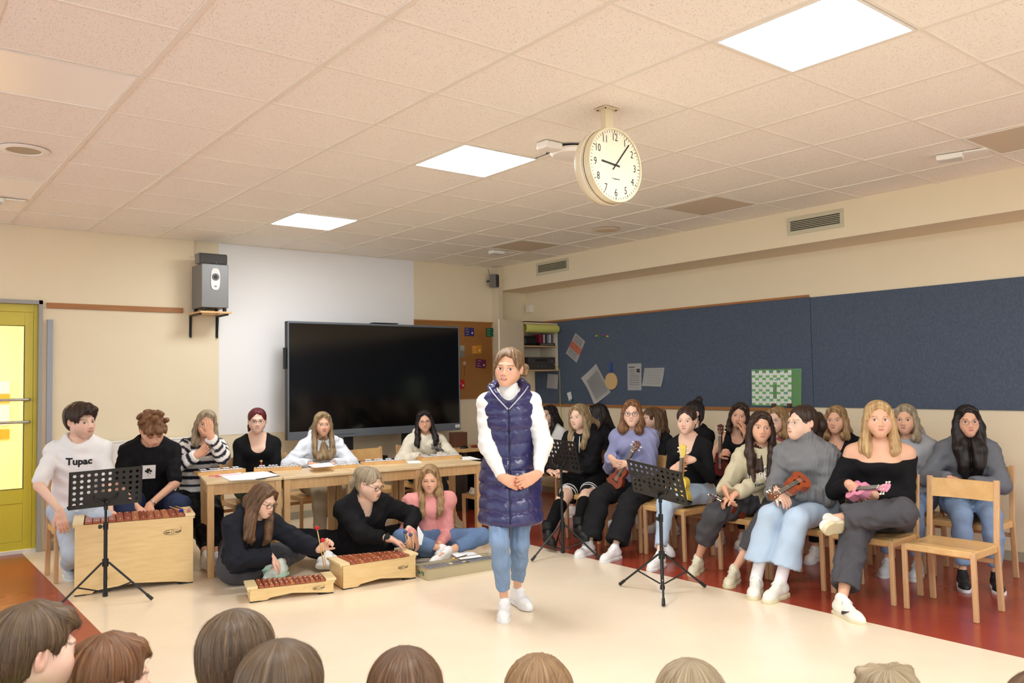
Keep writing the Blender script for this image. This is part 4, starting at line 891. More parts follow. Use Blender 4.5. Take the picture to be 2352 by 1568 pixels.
# ------------------------------------------------------------------ xylophones
m_rose = [mat('rosewood_%d' % i, c, .35, var=1, scale=5, rgb2=tuple(int(x*.86) for x in c), stretch=(8, 1.5, 8), coat=.2) for i, c in enumerate([(178, 96, 60), (160, 80, 50), (192, 114, 68), (170, 86, 54)])]
def xylo(A, B, H, depth, nb, lab, wtop, overhang=.03, arch=.05, blen=(.30, .17), bw_=None):
    L = math.hypot(B[0]-A[0], B[1]-A[1]); a = math.atan2(B[1]-A[1], B[0]-A[0])
    t = thing('xylophone', lab, 'xylophone', (A[0], A[1], 0), a, 'wooden box xylophones')
    Hb = H-.045; pan = [(0, 0), (.11, 0), (.13, arch*.35), (L*.5, arch*.8), (L-.13, arch*.35), (L-.03, 0.0), (L, 0), (L, Hb), (0, Hb)]
    M = plane_M((0, .0, .008), (1, 0, 0), (0, 0, 1))
    MB().prism(pan, -.014, 0, M).build('front_panel', m_ply, t)
    d1 = depth*.72
    M2 = plane_M((0, depth, .008), (1, 0, 0), (0, 0, 1)); MB().prism(pan, 0, .014, M2).build('rear_panel', m_ply, t)
    MB(.002).box((0, .001, .008), (.018, depth-.001, Hb+.008)).box((L-.018, .001, .008), (L, depth-.001, Hb+.008)).build('end_panel', m_ply, t)
    MB().box((.018, .015, Hb*.4), (L-.018, depth-.015, Hb*.4+.01)).build('resonator_floor', m_ply, t)
    for x0, x1 in ((-overhang, wtop), (L-wtop, L+overhang)): MB(.003).box((x0, -.004, Hb+.008), (x1, depth+.004, Hb+.026)).build('end_cap', m_cap, t)
    for x0, x1 in ((-.012, 0), (L, L+.012)): MB(.002).box((x0, .01, Hb-.01), (x1, .03, Hb+.007)).box((x0, depth-.03, Hb-.01), (x1, depth-.01, Hb+.007)).build('corner_block', m_cap, t)
    MB().box((.0, .0, 0), (.07, .03, .009)).box((L-.10, .0, 0), (L, .03, .009)).box((0, depth-.03, 0), (.1, depth, .009)).box((L-.1, depth-.03, 0), (L, depth, .009)).build('rubber_feet', m_blkp, t)
    x0, x1 = wtop+.006, L-wtop-.004; w = (x1-x0)/nb
    for k in range(nb):
        ln = blen[0]+(blen[1]-blen[0])*k/(nb-1); xx = x0+k*w; y0 = -.006; m = MB()
        prof = [(0.0015, 0), (w-.0025, 0), (w-.0025, .010), (w-.007, .016), (.006, .016), (.0015, .010)]
        m.prism(prof, 0, ln, plane_M((xx, y0+ln, Hb+.012), (1, 0, 0), (0, 0, 1))); m.build('bar', m_rose[(k*7) % 4], t)
        p = MB(); p.ball((xx+w/2, .035, Hb+.029), .0035, u=8, v=5).ball((xx+w/2, ln-.05, Hb+.029), .0035, u=8, v=5); p.build('pin', m_pin, t)
    # maker's mark: a ring, an oval swash and lettering
    g = .9 if L > .7 else .6; cx, cz = L-.135*g*1.0-.02, Hb*.80 if H > .4 else Hb*.60
    MM = plane_M((cx, -.0015, cz), (1, 0, 0), (0, 0, 1)) ; S = .05*g
    m = MB(); pts = []
    for i in range(25):
        an = math.radians(40+i*11.5); pts.append((cx+math.cos(an)*S*1.35, -.0015, cz+math.sin(an)*S*.42))
    rs = [.0005+.0016*math.sin(math.pi*i/24)**2*g for i in range(25)]; m.tube(pts, rs, 5)
    pts = [(cx+math.cos(2*math.pi*i/16)*S*.24, -.0015, cz+math.sin(2*math.pi*i/16)*S*.24) for i in range(17)]; m.tube(pts, .0011*g, 5)
    m.ball((cx+S*1.18, -.002, cz+S*.12), (S*.11, .001, S*.13), u=10, v=6); m.tube([(cx+S*1.26, -.0015, cz+S*.15), (cx+S*1.34, -.0015, cz+S*.6), (cx+S*1.1, -.0015, cz+S*.85)], .0009*g, 5)
    mk = m.build('maker_mark', m_ink, t)
    text_obj('lettering', 'sol-', .025*g, plane_M((cx-S*.72, -.002, cz), (1, 0, 0), (0, 0, 1)), m_ink, t, bold=.0005*g); text_obj('lettering', '-ton', .025*g, plane_M((cx+S*.72, -.002, cz), (1, 0, 0), (0, 0, 1)), m_ink, t, bold=.0005*g)
    return t
xylo((.172, 3.645), (.935, 3.482), .53, .42, 13, 'large bass xylophone in a tall birch box in front of the two young men', .055, .015, .05, (.41, .33))
xylo((1.045, 2.635), (1.585, 2.49), .125, .21, 13, 'small soprano xylophone with low birch box on the floor', .052, .02, .035, (.215, .15))
xylo((1.675, 2.52), (2.24, 2.462), .205, .27, 13, 'medium alto xylophone with orange-brown bars beside the pink top woman', .05, .022, .04, (.28, .19))
p_ = V(.90, 3.62, .513); mallet(p_+V(-.02, .26, .012), p_+V(-.015, -.02, .012), (40, 40, 150), .016, 'mallet with dark blue head lying on the end cap of the bass xylophone', (214, 178, 110), .004, 'mallets', True)
mallet(p_+V(.02, .24, .012), p_+V(.03, -.055, .012), (196, 120, 110), .015, 'mallet with dusty pink head beside the blue one on the bass xylophone', (214, 178, 110), .004, 'mallets', True)
# metallophone in a grey-beige case
m_case = mat('case_beige', (192, 178, 144), .5, var=.05, scale=4); m_barg = mat('alu_grey', (150, 152, 156), .4, metal=.6)
t = thing('metallophone', 'flat beige metallophone box with grey metal bars on the floor before the woman in pink', 'metallophone', (2.262, 2.335, 0), math.radians(-4.5))
MB(.003).box((0, 0, 0), (.66, .012, .082)).build('front_panel', m_case, t); MB(.003).box((0, .195, 0), (.66, .207, .082)).build('rear_panel', m_case, t)
MB(.003).box((0, .012, 0), (.012, .195, .082)).build('end_panel', m_case, t); MB(.003).box((.648, .012, 0), (.66, .195, .082)).build('end_panel', m_case, t)
MB().box((.012, .012, 0), (.648, .195, .05)).build('case_floor', m_case, t)
r_ = MB(.001); r_.box((-.003, -.003, .080), (.663, .008, .086)).box((-.003, .2, .080), (.663, .21, .086)).box((-.003, .008, .080), (.008, .2, .086)).box((.652, .008, .080), (.663, .2, .086)); r_.build('rim', mat('case_rim', (148, 140, 118), .5), t)
MB().box((.03, .05, .06), (.64, .07, .068)).box((.03, .13, .06), (.64, .15, .068)).build('support_rail', m_pin, t)
for k in range(16):
    if k in (6, 9): continue
    x = .028+k*.038; ln = .155-.004*k; MB(.0015).box((x, .105-ln/2, .069), (x+.031, .105+ln/2, .074)).build('bar', m_barg, t)
text_obj('lettering', 'Ks 40', .042, plane_M((-.0008, .10, .042), (0, 1, 0), (0, 0, -1)) , mat('green_ink', (10, 110, 84), .6), t, bold=.0012)
p = V(2.262, 2.335, .0)
o = flat('sheet_music', [(1036, 1271), (1058, 1285), (1108, 1278), (1085, 1267)], .080, m_paper2, 'white sheet lying across the bars of the metallophone', 'paper')
a_ = atz(1042, 1283, .10); mallet(a_+V(.22, .06, 0)*.7, a_, (216, 160, 90), .013, 'wooden headed mallet lying on the metallophone', (36, 36, 38), .004)

# ------------------------------------------------------------------ music stands
def music_stand(x, y, top, desk_yaw, lab, tilt=22, legs=(200, 320, 80), roll=0, dz=.0, leglen=.30):
    t = thing('music_stand', lab, 'music stand', (x, y, 0), 0, 'black perforated music stands')
    MB().tube([(0, 0, .045), (0, 0, .50)], .0125, 14).build('lower_tube', m_blk, t, smooth='auto'); MB().tube([(0, 0, .48), (0, 0, top-.08)], .0085, 12).build('upper_tube', m_blk, t, smooth='auto')
    MB(.002).tube([(0, 0, .03), (0, 0, .055)], .017, 14).build('foot_plug', m_blkp, t)
    MB().tube([(0, 0, .235), (0, 0, .285)], .021, 16).build('hub', m_blkp, t, smooth='auto')
    MB().tube([(0, 0, .485), (0, 0, .535)], .0165, 14).build('height_collar', m_blkp, t, smooth='auto')
    c = MB(); c.tube([(0, 0, .51), (-.035, -.01, .51)], .005, 8).tube([(-.03, -.009, .51), (-.045, -.012, .51)], .014, 8); c.build('clamp_knob', m_blkp, t)
    for a in legs:
        a = math.radians(a); d = V(math.cos(a), math.sin(a), 0); k = d*.025+V(0, 0, .262); e = d*leglen+V(0, 0, .022); mid = k*.45+e*.55
        b = MB(); b.tube([k, e], .0075, 10); lg = b.build('leg', m_blk, t, smooth='auto')
        b = MB(); b.tube([k+(e-k)*.90, e+nrm(e-k)*.012], [.0105, .0125], 10); b.build('rubber_foot', m_blkp, lg)
        b = MB(); b.bar(mid, (d[0]*.016, d[1]*.016, .065), .004, .010); b.build('brace', m_blk, lg)
        b = MB(); b.ball(tuple(mid+V(0, 0, .004)), .005, u=8, v=6); b.build('rivet', m_chrome, lg)
    y_ = math.radians(desk_yaw); n = V(-math.sin(y_), math.cos(y_), 0); rt = V(math.cos(y_), math.sin(y_), 0)   # n points from the desk back (away from the reader)
    tl = math.radians(tilt); upv = nrm(V(0, 0, 1)*math.cos(tl)+n*math.sin(tl)); rt2 = rotv(rt, n, math.radians(roll)); upv = rotv(upv, n, math.radians(roll))
    base = V(0, 0, top-.245)
    M = plane_M(base, rt2, upv); W_, H_ = .232, .262
    d = bmesh.new(); nx, nz = 10, 6
    # perforated sheet: a grid with round holes, a blank field in the lower middle
    xs = [-W_+.012+(2*W_-.024)*i/nx for i in range(nx+1)]; zs = [.012+(H_-.024)*j/nz for j in range(nz+1)]
    def addq(p): d.faces.new([d.verts.new(M @ Vector((*q, 0))) for q in p])
    for i in range(nx):
        for j in range(nz):
            a0, a1, b0, b1 = xs[i], xs[i+1], zs[j], zs[j+1]
            if j < 2 and 2 <= i <= 7: addq([(a0, b0), (a1, b0), (a1, b1), (a0, b1)]); continue
            cx, cz, r = (a0+a1)/2, (b0+b1)/2, .0112; ring = [(cx+r*math.cos(k*math.pi/6), cz+r*math.sin(k*math.pi/6)) for k in range(12)]
            sq = [(a1, cz), (a1, b1), (a1, b1), (cx, b1), (a0, b1), (a0, b1), (a0, cz), (a0, b0), (a0, b0), (cx, b0), (a1, b0), (a1, b0)]
            for k in range(12):
                p = [ring[k], sq[k], sq[(k+1) % 12], ring[(k+1) % 12]]
                if p[1] == p[2]: p = [p[0], p[1], p[3]]
                addq(p)
    addq([(-W_, 0), (-W_, H_), (xs[0], H_), (xs[0], 0)]); addq([(xs[-1], 0), (xs[-1], H_), (W_, H_), (W_, 0)]); addq([(xs[0], 0), (xs[0], zs[0]), (xs[-1], zs[0]), (xs[-1], 0)]); addq([(xs[0], zs[-1]), (xs[0], H_), (xs[-1], H_), (xs[-1], zs[-1])])
    bmesh.ops.remove_doubles(d, verts=d.verts, dist=1e-5); bmesh.ops.recalc_face_normals(d, faces=d.faces); bmesh.ops.solidify(d, geom=d.faces[:], thickness=.0016)
    me = bpy.data.meshes.new('desk'); d.to_mesh(me); d.free(); link('desk', me, m_blk, t)
    nn = Vector(M.col[2][:3]); M3 = M.copy()
    s = -1 if nn.dot(Vector(n)) > 0 else 1     # the ledge juts out towards the reader
    l = MB(); l.box((-W_, -.001, 0), (W_, .002, s*.045), M3).box((-W_, .0, s*.043), (W_, .014, s*.045), M3); l.build('ledge', m_blk, t)
    bk = MB(); q = -s
    for k in (-1, 1): bk.tube([M @ Vector((k*.075, .085, q*.004)), M @ Vector((k*.07, .06, q*.02)), M @ Vector((k*.03, .035, q*.03)), M @ Vector((0, .03, q*.03))], .0045, 8)
    bk.build('desk_bracket', m_blk, t, smooth=True)
    hd = M @ Vector((0, .035, q*.03)); b = MB(); b.tube([(0, 0, top-.27), (0, 0, top-.21), tuple(hd)], [.013, .014, .011], 10); b.ball(tuple(hd), .016, u=10, v=8); b.build('tilt_head', m_blkp, t, smooth='auto')
    return t
music_stand(.314, 3.398-.02, .890, 180, 'music stand in front of the big bass xylophone, at the left', 10, (196, 316, 76), 1, leglen=.33)
music_stand(3.542, 2.263, .965, 92, 'music stand just right of the standing woman in the blue vest', 16, (176, 296, 60), -2, leglen=.31)
_c = atz(1522, 1363, 0)
music_stand(float(_c[0]), float(_c[1]), .885, 94, 'nearest music stand, before the woman with the yellow ukulele', 24, (222, 342, 102), -7, leglen=.33)
# ------------------------------------------------------------------ the big screen and the corner behind it
m_scr = mat('screen_glass', (10, 9, 9), .12, spec=.5)
m_bez = mat('screen_bezel', (108, 114, 122), .4, metal=.3)
Y0 = 5.16; X0, X1, Z0, Z1 = 2.405, 4.555, .885, 2.115
t = thing('interactive_display', 'large black flat screen on a stand against the white wall', 'screen', ((X0+X1)/2, Y0, 0))
ox = (X0+X1)/2; A, B = X0-ox, X1-ox
MB(.006).box((A, .012, Z0), (B, .085, Z1)).build('housing', m_blkp, t)
MB(.003).box((A, 0, Z0), (B, .014, Z0+.085)).box((A, 0, Z1-.022), (B, .014, Z1)).box((A, 0, Z0+.085), (A+.014, .014, Z1-.022)).box((B-.014, 0, Z0+.085), (B, .014, Z1-.022)).build('bezel', m_bez, t)
MB().box((A+.014, .004, Z0+.085), (B-.014, .012, Z1-.022)).build('display_glass', m_scr, t)
m = MB()
for k in range(9): m.box((A+.52+k*.028, -.002, Z0+.030), (A+.535+k*.028, .001, Z0+.036))
m.build('ports', m_ink, t); MB(.002).box((B-.075, -.003, Z0+.03), (B-.012, .001, Z0+.065)).build('sticker', m_paper, t); text_obj('sticker_mark', 'pro', .022, plane_M((B-.043, -.0035, Z0+.047), (1, 0, 0), (0, 0, 1)), m_ink, t)
MB(.003).box((A-.03, .03, 1.62), (A, .06, 1.84)).build('side_pen_tray', m_blkp, t)
m = MB(.004); m.box((-.08, .0, Z1+.004), (.24, .09, Z1+.014)).box((.03, .02, Z1), (.12, .07, Z1+.006)); m.build('top_camera', m_blkp, t)
for x in (-.33, .40): MB(.003).box((x-.045, .10, .06), (x+.045, .16, 1.2)).build('stand_column', m_blkp, t)
MB(.003).box((-.42, .08, .55), (.5, .18, .60)).build('stand_crossbar', m_blkp, t)
MB(.004).box((-.5, -.10, .03), (-.42, .40, .08)).box((.46, -.10, .03), (.54, .40, .08)).box((-.5, .10, .03), (.54, .18, .08)).build('stand_base', m_blkp, t)
for x in (-.46, .5):
    for y in (-.07, .37): MB().tube([(x-.015, y, .025), (x+.015, y, .025)], .025, 12).build('castor', m_blkp, t)
tag(MB(.005).box((-.2, -.14, 0), (.2, .14, .055)).build('media_box', m_blkp, loc=(3.36, 5.29, .60)), 'flat black box on the screen stand below the display', 'electronics')
# desk in the corner
t = thing('corner_desk', 'wooden desk in the back corner, half hidden by the standing woman', 'desk', (4.72, 4.95, 0))
MB(.004).box((-.48, -.28, .665), (.55, .30, .70)).build('desktop', m_beech, t); MB(.003).box((-.42, .26, .10), (.5, .28, .66)).build('modesty_panel', mat('dark_panel', (58, 44, 36), .6), t)
for x in (-.42, .50): MB(.003).box((x-.02, -.25, 0), (x+.02, .27, .665)).build('side_panel', mat('dark_panel', (58, 44, 36), .6), t)
tag(MB(.01).box((-.09, -.2, 0), (.09, .2, .42)).build('computer_tower', m_blkp, loc=(4.52, 4.86, 0)), 'black computer tower on the floor under the corner desk', 'computer')
tag(MB(.004).box((-.09, -.06, 0), (.09, .06, .17)).build('wooden_box', mat('dark_box_wood', (96, 58, 36), .6), loc=(4.42, 5.02, .70)), 'small dark wooden box on the corner desk behind the screen', 'box')
f = Field((-.07, -.05, -.01), (.07, .05, .05), .006); f.ell((0, 0, .004), None, (.055, .034, .030), 0); f.half((0, 0, 0), (0, 0, -1)); v, q = f.mesh()
p = aty(1066, 1025, 4.80); o = link('computer_mouse', make_mesh('computer_mouse', [(v, q)]), m_blkp, loc=(p[0], 4.80, .70)); tag(o, 'black computer mouse on the corner desk', 'mouse')
p = aty(1086, 1026, 4.8); tag(MB(.006).ball((0, 0, .014), (.06, .045, .014)).build('pencil_case', mat('dark_red', (120, 36, 36), .6), loc=(p[0]+.03, 4.8, .70), smooth=True), 'flat dark red case beside the computer mouse', 'case')
# loudspeakers
m_sub = mat('sub_grey', (122, 120, 118), .38, var=.05, scale=30, metal=.2); m_grille = mat('grille', (86, 84, 80), .7, bump=.6, bscale=500)
sx0, sx1 = aty(463, 650, 5.29)[0], aty(525, 650, 5.29)[0]; sz0, sz1 = aty(490, 706, 5.29)[2], aty(490, 606, 5.29)[2]; shz = sz0-.038
t = thing('wall_shelf', 'small wooden wall shelf on black brackets under the subwoofer', 'shelf', ((sx0+sx1)/2, BY-.19, shz))
w = (sx1-sx0)/2
MB(.002).box((-w-.02, -.19, -.018), (w+.025, .185, 0)).build('shelf_board', m_beech, t)
for x in (-w+.0, w-.0):
    MB(.003).box((x-.012, .175, -.24), (x+.012, .19, -.018)).box((x-.012, -.13, -.034), (x+.012, .18, -.018)).prism([(0, 0), (.03, 0), (.002, -.22), (-.012, -.22)], -.004, .004, plane_M((x, .165, -.03), (0, -1, 0), (0, 0, 1))).build('bracket', m_blk, t)
t = thing('subwoofer', 'grey box subwoofer with a white oval port on the wall shelf', 'speaker', ((sx0+sx1)/2, 5.29, sz0))
MB(.006).box((-w, 0, 0), (w, .30, sz1-sz0)).build('cabinet', m_sub, t)
for x in (-w+.03, w-.03):
    for y in (.03, .27): MB().lathe([(.016, 0), (.02, -.012), (.018, -.036)], 14, Matrix.Translation((x, y, 0))).build('foot', m_blkp, t)
m = MB(); pts = []
hz = (sz1-sz0); cz = hz*.70
for k in range(28):
    a = 2*math.pi*k/28; pts.append((math.copysign(abs(math.cos(a))**.6, math.cos(a))*w*.34, math.copysign(abs(math.sin(a))**.75, math.sin(a))*hz*.25))
pl = m.prism(pts, 0, .008, plane_M((.0, -.001, cz-.02), (1, 0, 0), (0, 0, 1))).build('port_plate', m_paper, t)
MB().lathe([(.036, 0), (.034, -.003), (.026, .004), (.018, .05)], 24, plane_M((0, -.011, cz), (1, 0, 0), (0, 0, 1)) @ Matrix.Rotation(math.pi, 4, 'X')).build('port_ring', mat('port_grey', (110, 108, 106), .5), pl); MB().lathe([(.0, 0.0), (.019, 0.0), (.019, .002)], 20, plane_M((0, -.0125, cz), (1, 0, 0), (0, 0, 1))).build('port_opening', m_ink, pl)
MB(.001).box((-.012, -.0125, cz-hz*.22-.006), (.012, -.010, cz-hz*.22+.012)).build('badge', mat('badge_grey', (150, 150, 150), .4), pl)
cz0, cz1 = sz1, aty(480, 581, 5.29)[2]
t = thing('centre_speaker', 'small grey horizontal speaker lying on top of the subwoofer', 'speaker', ((sx0+sx1)/2-.02, 5.29, cz0))
ww = (aty(515, 590, 5.29)[0]-aty(447, 590, 5.29)[0])/2
MB(.014).box((-ww, 0, 0), (ww, .12, cz1-cz0)).build('cabinet', m_sub, t); MB(.008).box((-ww+.012, -.004, .006), (ww-.012, .002, cz1-cz0-.006)).build('grille', m_grille, t); MB().ball((.03, -.006, .012), .004).build('logo_dot', m_paper, t)
tag(MB().box((sx0+.0, BY-.025, cz1+.0), (sx0+.03, BY, CEILZ)).build('cable_duct', m_wall), 'pale cable duct running from the ceiling down to the shelf speakers', 'cable duct')
p = aty(1136, 645, BY-.12); t = thing('corner_speaker', 'small dark speaker mounted high in the back corner', 'speaker', tuple(p), math.radians(28))
MB(.012).prism([(-.055, -.085), (.045, -.085), (.055, .085), (-.035, .085)], -.05, .04, plane_M((0, 0, 0), (1, 0, 0), (0, 0, 1))).build('cabinet', m_sub, t); MB(.006).box((-.045, -.044, -.075), (.045, -.038, .075)).build('grille', mat('grille_dark', (48, 48, 48), .7), t); MB().box((-.01, .03, -.01), (.01, .11, .01)).build('wall_bracket', m_blk, t)
MB().tube([(0, .06, .05), (-.02, .07, .12), (-.03, .08, .16)], .003, 6).build('cable', m_blkp, t)
p = atx(1218, 709, RX-.02); tag(MB(.008).box((-.04, -.05, -.055), (.02, .05, .055)).build('wall_sensor', m_pin, loc=tuple(p)), 'small white box on the wall below the soffit', 'sensor')
# cork board
tag(MB().box((4.225, BY-.015, 1.255), (5.40, BY, 2.20)).build('cork_board', mat('cork', (176, 124, 66), .9, var=1, scale=160, rgb2=(150, 100, 50), bump=.3, bscale=250)), 'brown cork notice board between the screen and the cabinet', 'notice board')
cb = bpy.data.objects['cork_board']; MB(.002).box((4.215, BY-.022, 1.235), (5.41, BY, 1.257)).box((4.215, BY-.022, 2.20), (5.41, BY, 2.222)).box((4.215, BY-.022, 1.257), (4.235, BY, 2.20)).build('frame', m_railw, cb)
def scribble(parent, M, w, n, col, th=.004):
    m = MB(); r = random.Random(n*7+int(w*1000))
    for k in range(n):
        x = -w*.42; z = -k*th*3.2; pts = [(x+w*.07*i, z+r.uniform(-1, 1)*th*.6) for i in range(int(r.uniform(5, 9)))]
        m.tube([M @ Vector((a, b, .0012)) for a, b in pts], th*.22, 4)
    return m.build('handwriting', col, parent)
YC = BY-.018
for (a, b, c, d_), col, lab, rot in (((1067, 752, 1089, 772), (52, 48, 116), 'dark blue card with white writing on the cork board', 0), ((1116, 753, 1138, 773), (20, 96, 62), 'green card with white writing on the cork board', -2), ((1084, 793, 1106, 812), (222, 150, 30), 'orange card on the cork board', -3),
                                   ((1093, 825, 1116, 845), (108, 34, 80), 'purple card with white writing on the cork board', 5), ((1050, 872, 1067, 892), (196, 24, 26), 'red card at the left edge of the cork board beside the screen', 4)):
    p0, p1 = aty(a, b, YC), aty(c, d_, YC); cx = (p0+p1)/2; w_, h_ = abs(p1[0]-p0[0]), abs(p0[2]-p1[2])
    t = MB(); t.box((-w_/2, 0, -h_/2), (w_/2, .002, h_/2)); o = t.build('note_card', mat('card_%d' % sum(col), col, .8), loc=tuple(cx)); o.rotation_euler = (0, math.radians(rot), 0); tag(o, lab, 'card', 'coloured cards on the cork board')
    Mx = plane_M((0, -.0005, h_*.30), (1, 0, 0), (0, 0, 1)); scribble(o, Mx, w_*.9, 3, m_paper, .010); m = MB(); m.ball((w_*.30, -.001, -h_*.12), (.011, .001, .013), u=8, v=5); m.build('white_dot', m_paper, o)
p0, p1 = aty(1053, 793, YC), aty(1067, 820, YC); o = MB().box((p0[0], YC-.001, p1[2]), (p1[0], YC+.001, p0[2])).build('photo_print', mat('photo_grey', (92, 84, 74), .5, var=1, scale=22, rgb2=(190, 190, 170))); tag(o, 'small dark photograph beside the screen edge on the cork board', 'photo')
p = aty(1067, 834, YC-.004); m = MB()
for k in range(3):
    a = math.pi*k/3; m.bar((-math.cos(a)*.026, 0, -math.sin(a)*.026), (math.cos(a)*.026, 0, math.sin(a)*.026), .003)
    for s_ in (-1, 1): m.ball((s_*math.cos(a)*.02, 0, s_*math.sin(a)*.02), .006, u=6, v=4)
o = m.build('snowflake_ornament', m_paper, loc=tuple(p)); tag(o, 'small white snowflake ornament hanging on the cork board', 'ornament'); MB().tube([(0, .002, -.03), (.002, .002, -.14)], .0015, 5).ball((.002, .002, -.145), .005).build('string', mat('string_brown', (90, 70, 40), .8), o)

# ------------------------------------------------------------------ wall cabinet in the corner, its open front facing the room
YF = 5.0; xa, xb = 5.40, RX-.014; zt = aty(1240, 741, YF)[2]; zb = aty(1240, 852, YF)[2]; zm = aty(1240, 795, YF)[2]
m_cab = mat('cabinet_cream', (222, 208, 182), .5); m_edge = mat('cabinet_edge', (196, 160, 116), .5)
t = thing('wall_cabinet', 'open cream wall cabinet holding stereo gear in the corner', 'cabinet', (xa, YF, zb))
W_, Hh, DD = xb-xa, zt-zb, .34
MB(.001).box((0, 0, 0), (.018, DD, Hh)).box((W_-.018, 0, 0), (W_, DD, Hh)).box((.018, 0, Hh-.018), (W_-.018, DD, Hh)).box((.018, DD-.006, 0), (W_-.018, DD, Hh-.018)).build('carcass', m_cab, t)
MB(.001).box((.018, 0, 0), (W_-.018, DD-.006, .018)).build('shelf', m_edge, t); MB(.001).box((.018, 0, zm-zb-.009), (W_-.018, DD-.006, zm-zb+.009)).build('shelf', m_edge, t)
e_ = V(4.84-xa, 4.78-YF, 0); e_ = nrm(e_)*.585; MB(.002).bar((e_[0]*.02, e_[1]*.02-.01, Hh/2), (e_[0], e_[1]-.01, Hh/2), .018, Hh).build('door', m_cab, t); MB(.001).bar((.0, -.012, 0), (.0, -.012, Hh), .012, .022).build('door_edge', m_edge, t)
def inb(nm, px0, px1, z0, z1, Y, dy, material, lab, cat, bev=.004):
    x0_, x1_ = aty(px0, 800, Y)[0], aty(px1, 800, Y)[0]; c = ((x0_+x1_)/2, Y, z0)
    t = thing(nm, lab, cat, c); MB(bev).box((-(x1_-x0_)/2, 0, 0), ((x1_-x0_)/2, dy, z1-z0)).build('housing', material, t); return t, (x1_-x0_)/2
t, hw = inb('stereo_receiver', 1213, 1275, zb+.018, zb+.178, YF+.03, .26, mat('receiver_grey', (66, 63, 60), .4), 'dark stereo receiver on the lower cabinet shelf', 'stereo')
MB().box((-hw*.5, -.002, .105), (hw*.35, 0, .135)).build('display_window', m_ink, t); MB().lathe([(.022, 0), (.020, .014), (0, .014)], 18, plane_M((hw*.70, -.001, .10), (1, 0, 0), (0, 0, 1))).build('volume_knob', mat('knob_grey', (120, 118, 112), .3, metal=.6), t)
for k in range(3): MB().ball((-hw*.3+k*.06, -.001, .04), (.006, .002, .006)).build('button', mat('receiver_button', (150, 140, 120), .4), t)
t, hw = inb('disc_player', 1240, 1278, zm+.009, zm+.045, YF+.03, .22, m_blkp, 'flat black disc player on the upper cabinet shelf', 'stereo'); MB().box((-hw*.9, -.002, .016), (hw*.7, 0, .024)).build('tray_line', mat('tray_silver', (160, 160, 150), .4), t)
for k, (a, b, col) in enumerate([(1240, 1244, (150, 40, 60)), (1244.5, 1248, (120, 30, 50)), (1248.5, 1252, (200, 190, 190)), (1252.5, 1256, (60, 50, 60)), (1262, 1266, (200, 196, 196)), (1266.5, 1270, (90, 80, 90))]):
    t, hw = inb('disc_case', a, b, zm+.045, zm+.155, YF+.05, .13, mat('case_%d' % sum(col), col, .4), ['dark pink disc case, leftmost in the cabinet', 'dark red disc case second in the cabinet', 'pale disc case beside the dark red ones', 'dark violet disc case in the middle of the row', 'pale disc case standing further right in the cabinet', 'grey disc case at the right end of the row'][k], 'disc case', .001); t['group'] = 'disc cases on the player'
inb('black_bag', 1205, 1236, zm+.009, zm+.13, YF+.04, .2, m_blkp, 'black bag pushed into the upper cabinet compartment', 'bag', .03)
t = thing('paper_roll', 'yellow-green roll of paper lying in the top of the open cabinet', 'paper roll', (xa+.025, YF-.012, zt-.075))
L_ = W_-.045; R_ = .052
MB().lathe([(R_, 0), (R_, L_), (R_-.004, L_), (R_-.004, 0), (R_, 0)], 24, plane_M((0, 0, 0), (0, 1, 0), (0, 0, 1)), False).build('roll', mat('roll_lime', (206, 206, 112), .7), t, smooth='auto')
MB().lathe([(.03, 0), (.03, L_-.002), (.026, L_-.002), (.026, 0), (.03, 0)], 18, plane_M((0, -.008, -.012), (0, 1, 0), (0, 0, 1)), False).build('inner_layer', mat('roll_lime2', (186, 186, 96), .7), t, smooth='auto')
t = thing('black_folder', 'flat dark folder lying on top of the wall cabinet', 'folder', (xa+.2, YF+.15, zt))
MB(.003).box((-.22, -.14, 0), (.2, .12, .008)).build('cover', m_ink, t); MB(.003).box((-.12, -.12, .008), (.17, .1, .018)).build('page_block', mat('folder_brown', (110, 50, 30), .6), t)
pts = [aty(1272, 836, YF-.01), aty(1280, 842, YF-.02), aty(1285, 850, YF-.02), atx(1286, 880, RX-.02), atx(1287, 930, RX-.04), atx(1292, 980, RX-.01), atx(1286, 1010, RX-.01)]
tag(MB().tube(pts, .004, 8).build('yellow_cable', mat('cable_yellow', (196, 178, 70), .6), smooth=True), 'yellow-green cable hanging from the wall cabinet down the wall', 'cable')

# ------------------------------------------------------------------ things pinned to the blue board
XP = RX-.016
def pinned(nm, px, material, lab, cat='paper', grp='papers pinned to the blue board', bulge=.012, n=6):
    P = [atx(a, b, XP) for a, b in px]; c = np.mean(P, 0); bm = bmesh.new(); G = []
    for i in range(n+1):
        row = []
        for j in range(n+1):
            u, v_ = i/n, j/n; p = P[0]*(1-u)*(1-v_)+P[1]*u*(1-v_)+P[2]*u*v_+P[3]*(1-u)*v_
            p = p-c-V(bulge*(v_**2)*(abs(u-.4)+.3), 0, 0); row.append(bm.verts.new(p))
        G.append(row)
    for i in range(n):
        for j in range(n): bm.faces.new((G[i][j], G[i+1][j], G[i+1][j+1], G[i][j+1]))
    bmesh.ops.solidify(bm, geom=bm.faces[:], thickness=.0012); me = bpy.data.meshes.new(nm); bm.to_mesh(me); bm.free()
    o = link(nm, me, material, loc=tuple(c)); tag(o, lab, cat, grp); o['_'] = 0; del o['_']
    return o, c, P
def on(P, c, u0, u1, v0, v1, bulge=0.004, off=.0025):
    q = lambda u, v_: P[0]*(1-u)*(1-v_)+P[1]*u*(1-v_)+P[2]*u*v_+P[3]*(1-u)*v_-c-V(off+bulge*(v_**2)*(abs(u-.4)+.3), 0, 0)
    return [q(u0, v0), q(u1, v0), q(u1, v1), q(u0, v1)]
